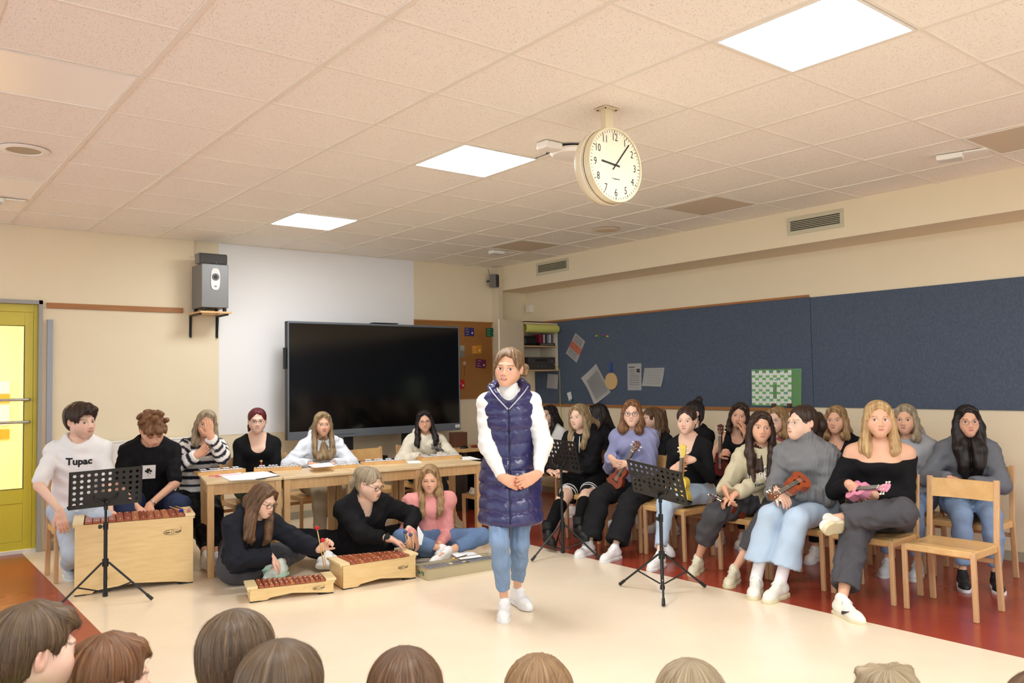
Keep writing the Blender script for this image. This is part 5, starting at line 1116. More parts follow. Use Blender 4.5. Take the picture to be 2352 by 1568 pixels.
m_flr = mat('flyer_red', (164, 70, 52), .7, var=1, scale=60, rgb2=(200, 130, 100)); m_txt = mat('print_grey', (120, 118, 116), .8); m_pinp = mat('paper_board', (226, 222, 218), .8)
o, c, P = pinned('flyer', [(1322, 764), (1344, 784), (1325, 833), (1300, 811)], m_pinp, 'tilted white flyer with a red middle band', bulge=.004); m = MB(); m.quad(*on(P, c, 0, 1, .36, .66)); m.build('red_band', m_flr, o)
m = MB()
for k in range(7): m.quad(*on(P, c, .12, .85, .06+k*.04, .075+k*.04)); m.quad(*on(P, c, .12, .85, .70+k*.035, .71+k*.035))
m.build('print', m_txt, o)
o, c, P = pinned('information_sheet', [(1369, 835), (1403, 900), (1371, 929), (1339, 868)], m_pinp, 'large curling white sheet pinned askew beside the wooden disc', bulge=.05)
m = MB()
for k in range(22): m.quad(*on(P, c, .18, .9, .10+k*.034, .112+k*.034, .05))
m.build('print', m_txt, o)
o, c, P = pinned('information_sheet', [(1441, 835), (1473, 834), (1474, 896), (1442, 896)], m_pinp, 'upright white sheet with printed text and a small picture', bulge=.004)
m = MB(); m.quad(*on(P, c, .1, .55, .12, .15)); m.quad(*on(P, c, .66, .9, .2, .34))
for k in range(9): m.quad(*on(P, c, .15, .55 if k < 3 else .85, .22+k*.07, .232+k*.07))
m.build('print', mat('print_dark', (70, 68, 66), .8), o)
o, c, P = pinned('information_sheet', [(1480, 845), (1526, 844), (1522, 888), (1477, 886)], m_pinp, 'landscape white sheet with a faint table, right of the upright sheet', bulge=.03)
m = MB()
for k in range(6): m.quad(*on(P, c, .1, .9, .12+k*.14, .125+k*.14, .03)); m.quad(*on(P, c, .1+k*.15, .104+k*.15, .1, .85, .03))
m.build('print', m_txt, o)
o, c, P = pinned('small_card', [(1300, 900), (1312, 897), (1317, 918), (1308, 927)], mat('card_teal', (92, 150, 164), .7), 'small card with teal border near the bottom of the blue board', bulge=.01); m = MB(); m.quad(*on(P, c, .14, .9, .1, .8, .01)); m.build('white_face', m_pinp, o)
pinned('blank_sheet', [(1258, 858), (1282, 860), (1281, 893), (1256, 891)], m_pinp, 'small plain sheet pinned below the cabinet', bulge=.006)
m_c1, m_c2, m_c3 = mat('calendar_green', (150, 206, 138), .7), mat('calendar_white', (232, 236, 226), .7), mat('calendar_mid', (122, 186, 112), .7)
o, c, P = pinned('year_calendar', [(1726, 848), (1841, 846), (1841, 934), (1727, 931)], m_c1, 'green and white year calendar poster on the blue board', 'poster', None, bulge=.004)
m = MB(); m2 = MB(); m3 = MB()
for k in range(11):
    u0 = .01+k*.073; off = (k % 2)*.07
    for r in range(5):
        v0 = .04+off+r*.19
        if v0 > .93 or (k == 6 and r in (2, 3)): continue
        m.quad(*on(P, c, u0, u0+.070, v0, min(.97, v0+.125))); m3.quad(*on(P, c, u0, u0+.07, min(.97, v0+.13), min(.975, v0+.185), .004, .002)) if v0 < .84 else None
for u, v_ in ((.02, .03), (.36, .05), (.58, .05), (.47, .28), (.66, .62), (.30, .78), (.78, .80), (.9, .02), (.65, .92)): m2.quad(*on(P, c, u, u+.07, v_, v_+.025, .004, .003))
tag(m.build('calendar_cells', m_c2, o), kind='stuff'); tag(m3.build('calendar_bands', m_c3, o), kind='stuff'); m2.build('calendar_marks', mat('calendar_blue', (96, 160, 176), .7), o)
for (px_, py_), col, lab in (((1372, 771), (210, 200, 40), 'yellow push pin, leftmost of four'), ((1381, 775), (20, 150, 90), 'green push pin second from left'), ((1389, 769), (200, 40, 140), 'magenta push pin in the row of four'), ((1397, 772), (220, 210, 50), 'yellow push pin at the right end of the row')):
    p = atx(px_, py_, XP); t = thing('push_pin', lab, 'pin', tuple(p), 0, 'push pins on the blue board'); MB().lathe([(.010, 0), (.010, .004), (.005, .008), (.006, .02), (.010, .024), (0, .025)], 12, plane_M((0, 0, 0), (0, 1, 0), (0, 0, -1))).build('pin_body', mat('pin_%d' % sum(col), col, .35), t, smooth='auto')
p = atx(1404, 875, XP-.006); t = thing('wooden_medal', 'oval wooden disc hanging from a blue ribbon on the blue board', 'medal', tuple(p)); ww, hh_ = .088, .073
r1 = abs(atx(1390, 875, XP)[1]-atx(1418, 875, XP)[1])/2; r2 = (atx(1404, 856, XP)[2]-atx(1404, 895, XP)[2])/2
MB().prism([(r1*math.cos(2*math.pi*k/32), r2*math.sin(2*math.pi*k/32)) for k in range(32)], -.005, .005, plane_M((0, 0, 0), (0, 1, 0), (0, 0, 1))).build('disc', mat('disc_wood', (206, 172, 118), .6), t)
m_rib = mat('ribbon_blue', (30, 80, 176), .6); zt_ = atx(1404, 833, XP)[2]-p[2]; m = MB(); m.box((-.003, -.014, r2-.01), (-.001, -.002, zt_)).box((-.005, .002, r2-.01), (-.003, .014, zt_)); m.build('ribbon', m_rib, t)
for (px_, py_) in ((1777, 931), (1813, 931)):
    p = atx(px_, py_, RX-.03); tag(MB(.002).box((-.012, -.02, -.012), (.008, .02, .02)).build('binder_clip', mat('clip_brown', (92, 50, 34), .5), loc=tuple(p)), 'small brown clip on the board edge under the calendar, ' + ('left one' if px_ < 1800 else 'right one'), 'clip', 'clips under the calendar')

# ------------------------------------------------------------------ ceiling things
def vent(px, lab):
    P = [atx(a, b, SF) for a, b in px]; y1_ = (P[0][1]+P[3][1])/2; y0_ = (P[1][1]+P[2][1])/2; z0, z1 = (P[2][2]+P[3][2])/2, (P[0][2]+P[1][2])/2
    t = thing('air_vent', lab, 'air vent', (SF, (y0_+y1_)/2, (z0+z1)/2), 0, 'air vents in the soffit'); w, h = (y1_-y0_)/2, (z1-z0)/2; b = .032
    mv = mat('vent_paint', (204, 196, 168), .5)
    MB(.002).box((-.012, -w, h-b), (0, w, h)).box((-.012, -w, -h), (0, w, -h+b)).box((-.012, -w, -h+b), (0, -w+b, h-b)).box((-.012, w-b, -h+b), (0, w, h-b)).build('vent_frame', mv, t)
    MB().box((-.004, -w+b, -h+b), (-.001, w-b, h-b)).build('vent_void', m_ink, t)
    n = 6
    for k in range(n): z = -h+b+(2*h-2*b)*(k+.5)/n; MB().box((-.014, -w+b, -.0022), (.006, w-b, .0022), Matrix.Translation((0, 0, z)) @ Matrix.Rotation(math.radians(-32), 4, 'Y')).build('slat', mv, t)
vent([(1808, 502), (1938, 480), (1939, 522), (1810, 541)], 'larger slatted air vent in the soffit at the right')
vent([(1232, 603), (1306, 594), (1307, 622), (1234, 632)], 'smaller slatted air vent in the soffit near the corner')
def ceil_at(px_, py_): return atz(px_, py_, CEILZ)
p = ceil_at(55, 344); t = thing('ceiling_speaker', 'round ceiling speaker between the two unlit panels at the left', 'speaker', tuple(p), 0, 'round ceiling speakers'); MB().lathe([(.14, 0), (.13, -.008), (.10, -.010), (.095, -.004)], 32, None, False).build('ring', m_lightframe, t, smooth='auto'); MB().lathe([(0, -.004), (.097, -.004), (.097, 0)], 32).build('grille', mat('speaker_cloth', (190, 176, 146), .9, bump=.5, bscale=300), t)
p = ceil_at(1393, 527); t = thing('ceiling_speaker', 'round flush ceiling speaker below and left of the clock near the soffit', 'speaker', tuple(p), 0, 'round ceiling speakers'); MB().lathe([(.13, 0), (.12, -.008), (.08, -.014), (0, -.015)], 32).build('ring', mat('speaker_cream', (222, 202, 172), .6), t, smooth='auto')
def emlight(px_, py_, rz, lab):
    p = ceil_at(px_, py_); t = thing('emergency_light', lab, 'emergency light', tuple(p), rz, 'emergency lights on the ceiling')
    MB(.006).box((-.14, -.05, -.035), (.02, .05, 0)).build('housing', m_lightframe, t); MB(.004).box((.02, -.05, -.012), (.16, .05, 0)).build('base_plate', m_lightframe, t); MB().box((-.13, -.045, -.039), (.01, .045, -.035)).build('lens', mat('lens_grey', (206, 204, 198), .3), t)
emlight(2205, 352, math.radians(-75), 'white emergency light on the ceiling at the right edge'); emlight(1150, 577, math.radians(0), 'white emergency light on the ceiling above the corner speaker'); emlight(2, 456, 0, 'white emergency light cut by the left edge of the frame')
p = ceil_at(1262, 328); tag(MB(.012).box((-.07, -.05, -.045), (.07, .05, 0)).build('ceiling_sensor', m_lightframe, loc=tuple(p)), 'small white box on the ceiling behind the clock', 'sensor')
p = ceil_at(1312, 342); t = thing('wireless_access_point', 'round white ceiling device half hidden behind the clock', 'sensor', tuple(p)); MB().lathe([(.13, -.012), (.14, -.025), (.12, -.045), (0, -.052)], 32).build('dome', m_lightframe, t, smooth='auto'); MB().lathe([(.115, 0), (.12, -.012), (.13, -.012)], 28).build('bracket_ring', m_blkp, t)
q0 = ceil_at(1230, 362); MB().tube([V(-.10, 0, -.02), q0-p+V(0, 0, -.004)], .003, 6).tube([V(-.1, .03, -.02), ceil_at(1254, 342)-p+V(0, 0, -.03), ceil_at(1262, 330)-p+V(0, 0, -.03)], .003, 6).build('cable', m_ink, t)
# the clock
CP = V(2.153, .276, CEILZ); fy = CP[1]-.058; cc = aty(1414.5, 379, fy); R_ = .203
t = thing('ceiling_clock', 'round cream wall-style clock hanging from the ceiling on a short stem', 'clock', (cc[0], CP[1], cc[2]))
m_clk = mat('clock_body', (222, 208, 172), .3, coat=.3); m_face = mat('clock_face', (230, 219, 190), .5)
Mf = plane_M((0, 0, 0), (1, 0, 0), (0, 0, 1))       # +z of this frame faces -Y, the camera side
MB().lathe([(.17, -.060), (R_-.006, -.058), (R_, -.050), (R_, .050), (R_-.004, .058), (R_-.012, .058)], 64, Mf, False).build('case', m_clk, t, smooth='auto')
MB().lathe([(R_+.001, -.030), (R_+.006, -.026), (R_+.007, .0), (R_+.001, .004)], 64, Mf, False).build('rim_band', mat('clock_rim', (226, 214, 186), .25, coat=.4), t, smooth='auto')
MB().lathe([(R_+.001, .016), (R_+.0018, .018), (R_+.001, .020)], 64, Mf, False).build('seam', m_ink, t)
fo = MB().lathe([(0, .054), (R_-.010, .054), (R_-.010, .050)], 64, Mf).build('dial', m_face, t)
m = MB(); mm = MB()
for k in range(60):
    a = 2*math.pi*k/60; r1 = R_-.014; r0 = r1-(.013 if k % 5 else .016); w = .0011 if k % 5 else .0022
    m.box((-w, r0, .0545), (w, r1, .0552), Mf @ Matrix.Rotation(-a, 4, 'Z'))
m.build('minute_marks', m_ink, fo)
for k in range(1, 13):
    a = 2*math.pi*k/12; r = R_-.052; me = text_mesh(str(k), .058, 0, .0003); me.transform(Mf @ Matrix.Translation((math.sin(a)*r, math.cos(a)*r, .0550)) @ Matrix.Diagonal((.78, 1, 1, 1))); link('numeral', me, m_ink, fo)
text_obj('lettering', 'C. Reinhardt', .0115, Mf @ Matrix.Translation((0, -.075, .055)), m_ink, fo)
def handb(ang, l, w, tail, z): return MB().box((-w, -tail, z), (w, l, z+.0012), Mf @ Matrix.Rotation(-math.radians(ang), 4, 'Z'))
handb(276, .105, .0048, .032, .0565).build('hour_hand', m_ink, t); handb(40, .165, .0036, .034, .0585).build('minute_hand', m_ink, t); MB().lathe([(.006, .054), (.006, .062), (0, .062)], 12, Mf).build('hand_boss', m_ink, t)
MB().lathe([(R_-.010, .0585), (R_-.002, .058), (R_-.002, .0615), (R_-.010, .0615), (R_-.010, .0585)], 64, Mf, False).build('bezel', m_clk, t, smooth='auto')
ztop = CEILZ-cc[2]
MB().box((-.030, -.018, R_-.02), (.030, .018, ztop-.003)).build('stem', mat('stem_cream', (222, 206, 170), .4), t); MB(.002).box((-.055, -.045, ztop-.005), (.055, .045, ztop)).build('ceiling_plate', mat('stem_cream', (222, 206, 170), .4), t)
m = MB()
for x in (-.04, .04):
    for y in (-.03, .03): m.ball((x, y, ztop-.006), .005, u=8, v=5)
m.build('screws', m_ink, t)
# radiator behind the young men
t = thing('radiator', 'low white panel radiator on the wall behind the two young men', 'radiator', (.92, BY-.09, .10))
mr = mat('radiator_white', (240, 238, 232), .4)
MB(.004).box((-.50, -.04, 0), (.62, -.03, .84)).box((-.50, .03, 0), (.62, .04, .84)).build('panel', mr, t); MB(.003).box((-.51, -.045, .84), (.63, .045, .856)).build('top_grille', mr, t)
m = MB()
for k in range(27): m.box((-.49+k*.0415, -.044, .02), (-.472+k*.0415, -.039, .82))
m.build('ribs', mr, t); MB().tube([(-.4, 0, 0), (-.4, 0, -.1)], .01).tube([(.5, 0, 0), (.5, 0, -.1)], .01).build('pipe', mr, t)
# ------------------------------------------------------------------ people
def cl(name, rgb, **k): return mat(name, rgb, **{**dict(rough=.88, var=.08, scale=9, bump=.12, bscale=260, spec=.15), **k})
BLK = cl('black_cloth', (27, 26, 28)); BLKD = cl('black_knit', (34, 33, 35)); WHT = cl('white_cloth', (240, 238, 236)); JLT = cl('jeans_light', (184, 202, 222), bump=.2); JMD = cl('jeans_mid', (108, 132, 168), var=.2, bump=.2); JGR = cl('jeans_grey', (84, 82, 86), var=.2, bump=.2); JLG = cl('jeans_bluegrey', (140, 162, 194), var=.18, bump=.2)
def rng(px, py, Z): return atz(px, py, Z)
C90 = 90
SPEC = {}
def seat_hands_lap(P, spread=.05, f=.30, u=.60, curl=.5):
    for k in (-1, 1): P.hands(k, P.p(spread*k, f, u), fd=nrm(P.f*.7-P.r*k*.8-P.u*.2), pn=(0, 0, -1), curl=curl)
def seat_feet(P, a=.10, f=.44, toe=0):
    for k in (-1, 1): P.foot(k, P.p(a*k, f, .09), nrm(P.f+P.r*k*toe), pole=P.f+P.u*.8)

# ---- men at the bass xylophone
P = Person('young man with short dark hair in a white t-shirt with black lettering', (.35, 4.34, 0), 172, 1.06, male=True, seat=.42, lean=14, headat=aty(186, 966, 4.16), head=(32, -6, 4), hipf=-.02, skin='pale')
P.hands(1, P.at(137, 1172, .34), fd=V(.15, -.25, -1), pn=-P.f-P.r*.3, curl=.25, pole=P.r*1.0-P.u*.3, fl=1); P.hands(-1, P.at(252, 1176, .36), fd=V(.5, -.4, -.7), pn=(0, .3, -1), curl=.4)
P.foot(1, atz(158, 1296, .09), V(-.05, -1, 0), pole=P.f+P.u*.6-P.r*.02); P.foot(-1, P.p(-.16, .30, .09), P.f, pole=P.f+P.u*.8)
P.body(hair='dark', eyes=dict(stub=.25, gaze=(.002, 0))); P.top('tshirt', WHT, e=.016, ea=.018, arm=.42, hem=-.12, wr=.007, wl=.14); P.printed('Tupac', .072, (0.0, .045), (18, 18, 20), bold=.0028)
P.pants(cl('jeans_pale', (190, 202, 216), bump=.2), r=(.100, .074, .068, .064), upto=.95, wr=.005); P.shoes('grey')
hd = [([(0.0, .05, .10), (.03, .085, .085), (.055, .085, .055)], [.026, .022, .012]), ([(-.02, .05, .10), (-.02, .09, .082), (0, .098, .062)], [.026, .02, .012]), ([(-.03, .04, .10), (-.055, .07, .08), (-.066, .06, .045)], [.026, .02, .012])]
P.hair('dark', 'short', hd, vol=.012, seed=4, locks=.0030)
P = Person('young man with curly light brown hair looking down in a black t-shirt', (.90, 4.4, 0), 168, 1.06, male=True, seat=.42, lean=26, headat=aty(350, 986, 4.14), head=(14, -40, 6), hipf=-.04, skin='warm')
P.hands(-1, P.at(343, 1160, .34), fd=V(-.3, -.5, -.7), pn=(0, .3, -1), curl=.5, pole=-P.r*1.3-P.u*.3); P.hands(1, P.at(316, 1166, .38), fd=V(.5, -.5, -.5), pn=(0, .3, -1), curl=.6, pole=P.r-P.u*.3)
for k in (-1, 1): P.foot(k, P.p(.17*k, .32, .09), P.f, pole=P.f+P.u*.8+P.r*k*.3)
P.body(hair='brown', eyes=dict(closed=True, stub=.2)); P.top('tshirt', BLK, e=.020, ea=.018, arm=.42, hem=-.10, wr=.006)
P.pants(cl('navy_trousers', (48, 56, 84)), r=(.108, .084, .078, .06), upto=.95); P.shoes('white')
pr = P.last; m = MB(); O = P.chest+P.cf*.22-P.cu*.045; bv = BVHTree.FromPolygons([Vector(a) for a in pr[0]], [tuple(int(i) for i in a) for a in pr[1]])
def patch(P, last, O, w, h, material, name, n=5):
    bv = BVHTree.FromPolygons([Vector(a) for a in last[0]], [tuple(int(i) for i in a) for a in last[1]]); bm = bmesh.new(); G = []
    for i in range(n+1):
        row = []
        for j in range(n+1):
            o = O+P.cr*(-w/2+w*i/n)+P.cu*(-h/2+h*j/n); hit = bv.ray_cast(Vector(o), Vector(-P.cf)); q = np.array(hit[0]) if hit[0] is not None else o-P.cf*.1
            row.append(bm.verts.new(q+P.cf*.002-P.loc))
        G.append(row)
    for i in range(n):
        for j in range(n): bm.faces.new((G[i][j], G[i+1][j], G[i+1][j+1], G[i][j+1]))
    me = bpy.data.meshes.new(name); bm.to_mesh(me); bm.free(); return link(name, me, material, P.root, smooth=True)
patch(P, pr, P.chest+P.cf*.3+P.cu*.015+P.cr*.02, .105, .125, m_paper, 'shirt_picture'); 
for (x, y, r) in ((.0, .02, .015), (-.018, .008, .010), (.016, .010, .011), (.004, -.002, .010), (.0, -.02, .003), (.0, -.033, .003), (-.014, -.012, .006)):
    mm_ = patch(P, pr, P.chest+P.cf*.3+P.cu*(.015+y)+P.cr*(.02+x), r*1.7, r*1.7, m_ink, 'shirt_flower', 2)
    for v in mm_.data.vertices: v.co += Vector(P.cf)*.0015
cu_ = []
rr = random.Random(5)
for k in range(26):
    a, b = rr.uniform(0, 6.28), rr.uniform(.25, 1.35); x, y, z = math.cos(a)*math.cos(b)*.085, math.sin(a)*math.cos(b)*.10-.012, .036+math.sin(b)*.088
    cu_.append(([(x, y, z), (x*1.18, y*1.16+.01, z*1.05+.008), (x*1.22+.012, y*1.2+.016, z*1.0)], [.022, .017, .010], dict(k=.006)))
cu_ += [([(k*.02, .07, .088), (k*.026, .105, .078), (k*.03, .112, .058)], [.024, .018, .011], dict(k=.006)) for k in (-2, -1, 0, 1, 2)]
P.hair('auburn', 'short', cu_, vol=.004, locks=.0030, seed=8)
w = P.handspec[-1]; MB().tube([tuple(w['W']-w['fo']*.03+V(math.cos(a)*.0, 0, 0)+ (np.cross(w['fo'], [0, 0, 1])*math.cos(a)+np.cross(w['fo'], np.cross(w['fo'], [0, 0, 1]))*math.sin(a))*.031-P.loc) for a in np.linspace(0, 6.28, 17)], .006, 6).build('wristwatch', m_chrome, P.root, smooth=True)

# ---- woman in the striped sweater, hand over her face
def stripe_mat():
    m = mat('stripes_navy', (238, 234, 228), .88, attr='Col', bump=.12, bscale=260); return m
P = Person('woman with ash blonde hair hiding her face behind her hand, navy striped sweater', (1.26, 4.62, 0), 176, .98, seat=.42, lean=12, side=-4, headat=aty(474, 972, 4.36), head=(-14, -6, -8), skin='warm')
fH = P.H+P.R[1]*.135+P.R[0]*-.004-P.R[2]*.075
P.hands(-1, P.at(484, 1004, .43), fd=V(-.12, .08, 1), pn=-P.R[1], curl=.12, pole=-P.r*.55-P.u, thumb=1.0); P.hands(1, P.at(450, 1046, .34), fd=nrm(-P.r*.85+P.u*.7+P.f*.2), pn=-P.f, curl=.7, pole=P.r-P.u*.8)
P.foot(1, atz(478, 1288, .09), V(.1, -1, 0)); P.foot(-1, atz(498, 1278, .09), V(.2, -1, 0))
P.body(hair='ash', hh=.0034); o = P.top('sweater', None, e=.020, ea=.026, hem=-.02, neck='v', wr=.006)
vv = P.last[0]; col = np.tile(lin((238, 233, 228)), (len(vv), 1)); per = .066
par = (vv@V(0, 0, 1))/per
for k in (-1, 1):
    e, w = P.arm[k]; S_ = P.sh[k]
    for a, b, off in ((S_, e, 0), (e, w, np.linalg.norm(e-S_))):
        t_ = np.clip(((vv-a)@(b-a))/((b-a)@(b-a)), 0, 1); d = np.linalg.norm(vv-(a+t_[:, None]*(b-a)), axis=1); t0 = ((vv-a)@nrm(b-a))
        msk = (d < .078) & (((vv-P.chest)@P.cr*k > .125)|(off > 0)) & (t0 > -.02); par = np.where(msk, (t0+off)/per+.2, par)
dark = (np.mod(par, 1) < .46)[:, None]; col = np.where(dark, lin((26, 26, 46)), col)
at_ = o.data.color_attributes.new('Col', 'FLOAT_COLOR', 'POINT'); at_.data.foreach_set('color', np.c_[col, np.ones(len(col))].astype(np.float32).ravel()); o.data.materials.clear(); o.data.materials.append(stripe_mat())
f = Field(P.nb-.14, P.nb+.14, .007); f.path([P.nb+P.cr*.062+P.cu*.025, P.nb-P.cf*.06+P.cu*.04, P.nb-P.cr*.062+P.cu*.025], [.017, .018, .017], .02); f.path([P.nb+P.cr*.064+P.cu*.025, P.nb+P.cf*.075-P.cu*.05], [.016, .010], .01); f.path([P.nb-P.cr*.064+P.cu*.025, P.nb+P.cf*.075-P.cu*.05], [.016, .010], .01); P.cloth('collar', f, cl('navy_collar', (26, 26, 46)))
P.pants(cl('leather_black', (20, 20, 22), rough=.38, bump=.05), e=.006, upto=.9); P.shoes('white')
P.hair('ash', 'long', long_paths(.10, .026, back=True), seed=2)

# ---- red haired woman
P = Person('woman with dark red tied hair and glasses in a black scoop-neck top behind the tables', (1.80, 4.62, 0), 164, 1.0, seat=.42, lean=4, g=.016, headat=aty(591, 966, 4.58), head=(-4, -2, 0))
for k in (-1, 1): P.hands(k, P.p(.05*k, .30, .60), fd=nrm(P.f-P.r*k), pn=(0, 0, -1), pole=-P.f*.4-P.u+P.r*k*.5)
seat_feet(P); P.body(hair='red', scoop=True, hh=.0034, chub=.003, lips=(200, 120, 120)); P.top('top', BLK, e=.010, neck='scoop', scoopd=.115, wr=.002); P.pants(cl('trousers_green', (84, 100, 88), bump=.2), r=(.10, .08, .075, .07)); P.shoes('white')
P.hair('red', 'pony', [([(0, -.09, .03), (.04, -.13, .0), (.06, -.125, -.06), (.075, -.11, -.10)], [.035, .03, .024, .010])], seed=5); glasses(P.root, P.H, P.R, (70, 60, 66))
# ---- white hoodie
P = Person('woman with long straight blonde hair in a white hoodie leaning on the tables', (2.42, 4.62, 0), 166, .97, seat=.42, lean=16, headat=aty(741, 973, 4.36), head=(-2, -3, 0), skin='warm')
P.hands(1, P.at(712, 1066, .34), fd=nrm(-P.r*.9+P.f*.3), pn=(0, 0, -1), pole=P.r*.9-P.u*.5); P.hands(-1, P.at(765, 1066, .34), fd=nrm(P.r*.9+P.f*.2), pn=(0, 0, -1), pole=-P.r*.9-P.u*.5)
seat_feet(P, .09, .46); P.body(hair='darkblonde', hh=.0034); P.top('hoodie', cl('hoodie_white', (226, 230, 238)), e=.024, ea=.028, neck='hood', wr=.006); P.pants(cl('trousers_khaki', (176, 160, 136)), r=(.098, .074, .066, .055)); P.shoes('white')
P.hair('darkblonde', 'long', long_paths(.25, .022, spread=.012, fz=.09), seed=7)
# ---- cream hoodie
P = Person('woman with long black hair and glasses in a cream hoodie with chest lettering', (3.66, 4.6, 0), 158, .98, seat=.42, lean=6, headat=aty(975, 967, 4.44), head=(-8, -2, 3), skin='warm')
for k in (-1, 1): P.hands(k, P.p(.10*k, .36, .70), fd=nrm(P.f-P.r*k*.5), pn=(0, 0, -1), pole=P.r*k*.9-P.u*.6)
P.foot(1, P.p(.10, .42, .09), P.f); P.foot(-1, atz(1044, 1188, .16), V(.5, -1, -.5), up=V(.3, .3, 1), pole=P.f+P.u)
P.body(hair='black', hh=.0034, lips=(196, 96, 96)); P.top('hoodie', cl('hoodie_cream', (232, 222, 200)), e=.028, ea=.032, neck='hood', wr=.007)
P.printed('SOLAR', .038, (.10, .040), (30, 30, 40), bold=.0012); P.printed('GUIDE', .038, (.10, .008), (30, 30, 40), bold=.0012)
for k, dx in ((-1, .025), (1, .025)): m = MB(); m.tube([P.nb+P.cr*dx*k+P.cf*.135-P.cu*.03-P.loc, P.nb+P.cr*(dx+.004)*k+P.cf*.166-P.cu*.10-P.loc, P.nb+P.cr*(dx+.005)*k+P.cf*.168-P.cu*.20-P.loc], .0028, 6); m.build('drawstring', mat('string_cream', (214, 202, 176), .8), P.root, smooth=True)
P.pants(BLK, r=(.095, .07, .062, .05), upto=.85); P.sock((238, 236, 232), -1); P.shoes('sand'); P.hair('black', 'long', long_paths(.17, .026, spread=.03), seed=9); glasses(P.root, P.H, P.R, (150, 80, 70))

# ---- three women on the floor
def crosslegs(P, ka, kb, fa, fb, ta, tb, la=(.42, .40)):
    for k, kn, ft, te in ((1, ka, fa, ta), (-1, kb, fb, tb)):
        d = nrm(np.asarray(kn)-P.hj[k]); kk = P.hj[k]+d*la[0]*P.sc; a = kk+nrm(np.asarray(ft)-kk)*la[1]*P.sc*.93
        P.leg[k] = (kk, a); P.feet[k] = (nrm(te), nrm(V(0, 0, 1)*.5-nrm(a-kk)*.8))
P = Person('girl in a black hoodie with glasses kneeling cross-legged with red-headed mallets', (1.30, 3.16, 0), 180, .98, hipz=.13, lean=24, side=-6, headat=aty(604, 1170, 3.0), head=(26, -24, -4))
P.hands(-1, aty(733, 1262, 2.72), fd=V(.45, -.3, .5), pn=V(-.3, -.8, -.4), curl=.9, pole=-P.r*.7-P.u*.6); P.hands(1, aty(622, 1276, 2.86), fd=V(.6, -.2, -.8), pn=(0, .2, -1), curl=.35, pole=P.r-P.u*.6)
crosslegs(P, atz(530, 1275, .17), atz(690, 1255, .20), atz(640, 1330, .07), atz(585, 1340, .08), V(.6, -.5, 0), V(-.8, -.5, 0))
P.body(hair='brown', hh=.0034, eyes=dict(closed=False, gaze=(.003, -.002), mouth='smile')); P.top('hoodie', cl('hoodie_charcoal', (34, 35, 42)), e=.030, ea=.034, neck='hood', hem=-.03, wr=.007)
P.pants(JGR, r=(.100, .080, .070, .055), upto=.93, cut=.09); P.shoes('mint'); P.hair('brown', 'long', long_paths(.21, .026, fz=.06), seed=12); glasses(P.root, P.H, P.R, (22, 20, 20), r=.0019)
hw_ = P.handspec[-1]['W']; g_ = hw_+V(.03, -.035, .03)
def held_mallet(px1, px2, Yv, head, hr, lab, stick=(214, 178, 110), Y2=None):
    a = aty(*px1, Yv); b = aty(*px2, Y2 or Yv); return mallet(a, b, head, hr, lab, stick, .0038, 'mallets held by the players', True)
held_mallet((745, 1304), (728, 1212), 2.66, (198, 34, 44), .0165, 'mallet with red head, held higher by the girl in the black hoodie'); held_mallet((749, 1306), (741, 1240), 2.62, (206, 30, 40), .0165, 'mallet with red head, held lower by the girl in the black hoodie')
P = Person('woman with tied-back blonde hair and glasses in a black cardigan reaching over the alto xylophone', (2.12, 3.12, 0), 168, 1.04, g=.03, hipz=.15, lean=28, side=4, headat=aty(850, 1128, 2.96), head=(38, -20, 0))
P.hands(1, aty(898, 1238, 2.66), fd=V(.8, -.15, -.35), pn=(0, .1, -1), curl=.55, pole=P.r*.7-P.u*.8); P.hands(-1, aty(938, 1222, 2.80), fd=V(-.2, -.7, -.5), pn=(-.5, .3, -.6), curl=.7, pole=-P.r-P.u*.4)
crosslegs(P, atz(730, 1245, .18), atz(900, 1235, .16), atz(800, 1300, .07), atz(750, 1285, .08), V(.6, -.5, 0), V(-.8, -.5, 0))
P.body(hair='ash', hh=.0034, chub=.012, eyes=dict(mouth='smile', gaze=(.002, -.002))); P.top('cardigan', BLK, e=.022, ea=.022, arm=.80, neck='v', hem=-.05, wr=.005, puff=0)
patch(P, P.last, P.nb+P.cf*.3-P.cu*.11, .03, .09, m_paper, 'undershirt', 3)
P.pants(cl('trousers_black', (30, 30, 33)), r=(.12, .092, .08, .06), upto=.95, cut=.09); P.shoes('white'); glasses(P.root, P.H, P.R, (24, 22, 30), r=.0018)
P.hair('ash', 'pony', [([(0, -.07, .07), (0, -.12, .05), (0, -.135, -.04), (.01, -.13, -.13)], [.04, .035, .036, .018])], seed=13)
w = P.handspec[1]; ax_ = w['fo']; u_ = nrm(np.cross(ax_, [0, 0, 1])); v_ = np.cross(ax_, u_); c_ = w['W']-ax_*.035
MB().tube([tuple(c_+(u_*math.cos(a)+v_*math.sin(a))*.038-P.loc) for a in np.linspace(0, 6.28, 21)], .007, 6).build('watch_strap', m_blkp, P.root, smooth=True)
ww_ = MB(); dd = nrm(-V(*CF)*.8+v_*0); ww_.lathe([(.022, 0), (.022, .008), (0, .009)], 20, plane_M(c_+nrm(V(-.3, -.8, .5))*.036-P.loc, ax_, np.cross(nrm(V(-.3, -.8, .5)), ax_))); ww_.build('watch_face', m_blkp, P.root)
held_mallet((945, 1272), (943, 1228), 2.64, (88, 92, 128), .0165, 'mallet with blue-grey head nearer the viewer over the alto xylophone'); held_mallet((936, 1268), (931, 1221), 2.72, (84, 88, 124), .0165, 'mallet with blue-grey head behind the other over the alto xylophone')
P = Person('woman with long straight blonde hair in a pink top sitting cross-legged on the floor', (2.86, 3.04, 0), 160, .97, hipz=.13, lean=10, headat=aty(987, 1102, 2.96), head=(-16, -10, 0), skin='warm')
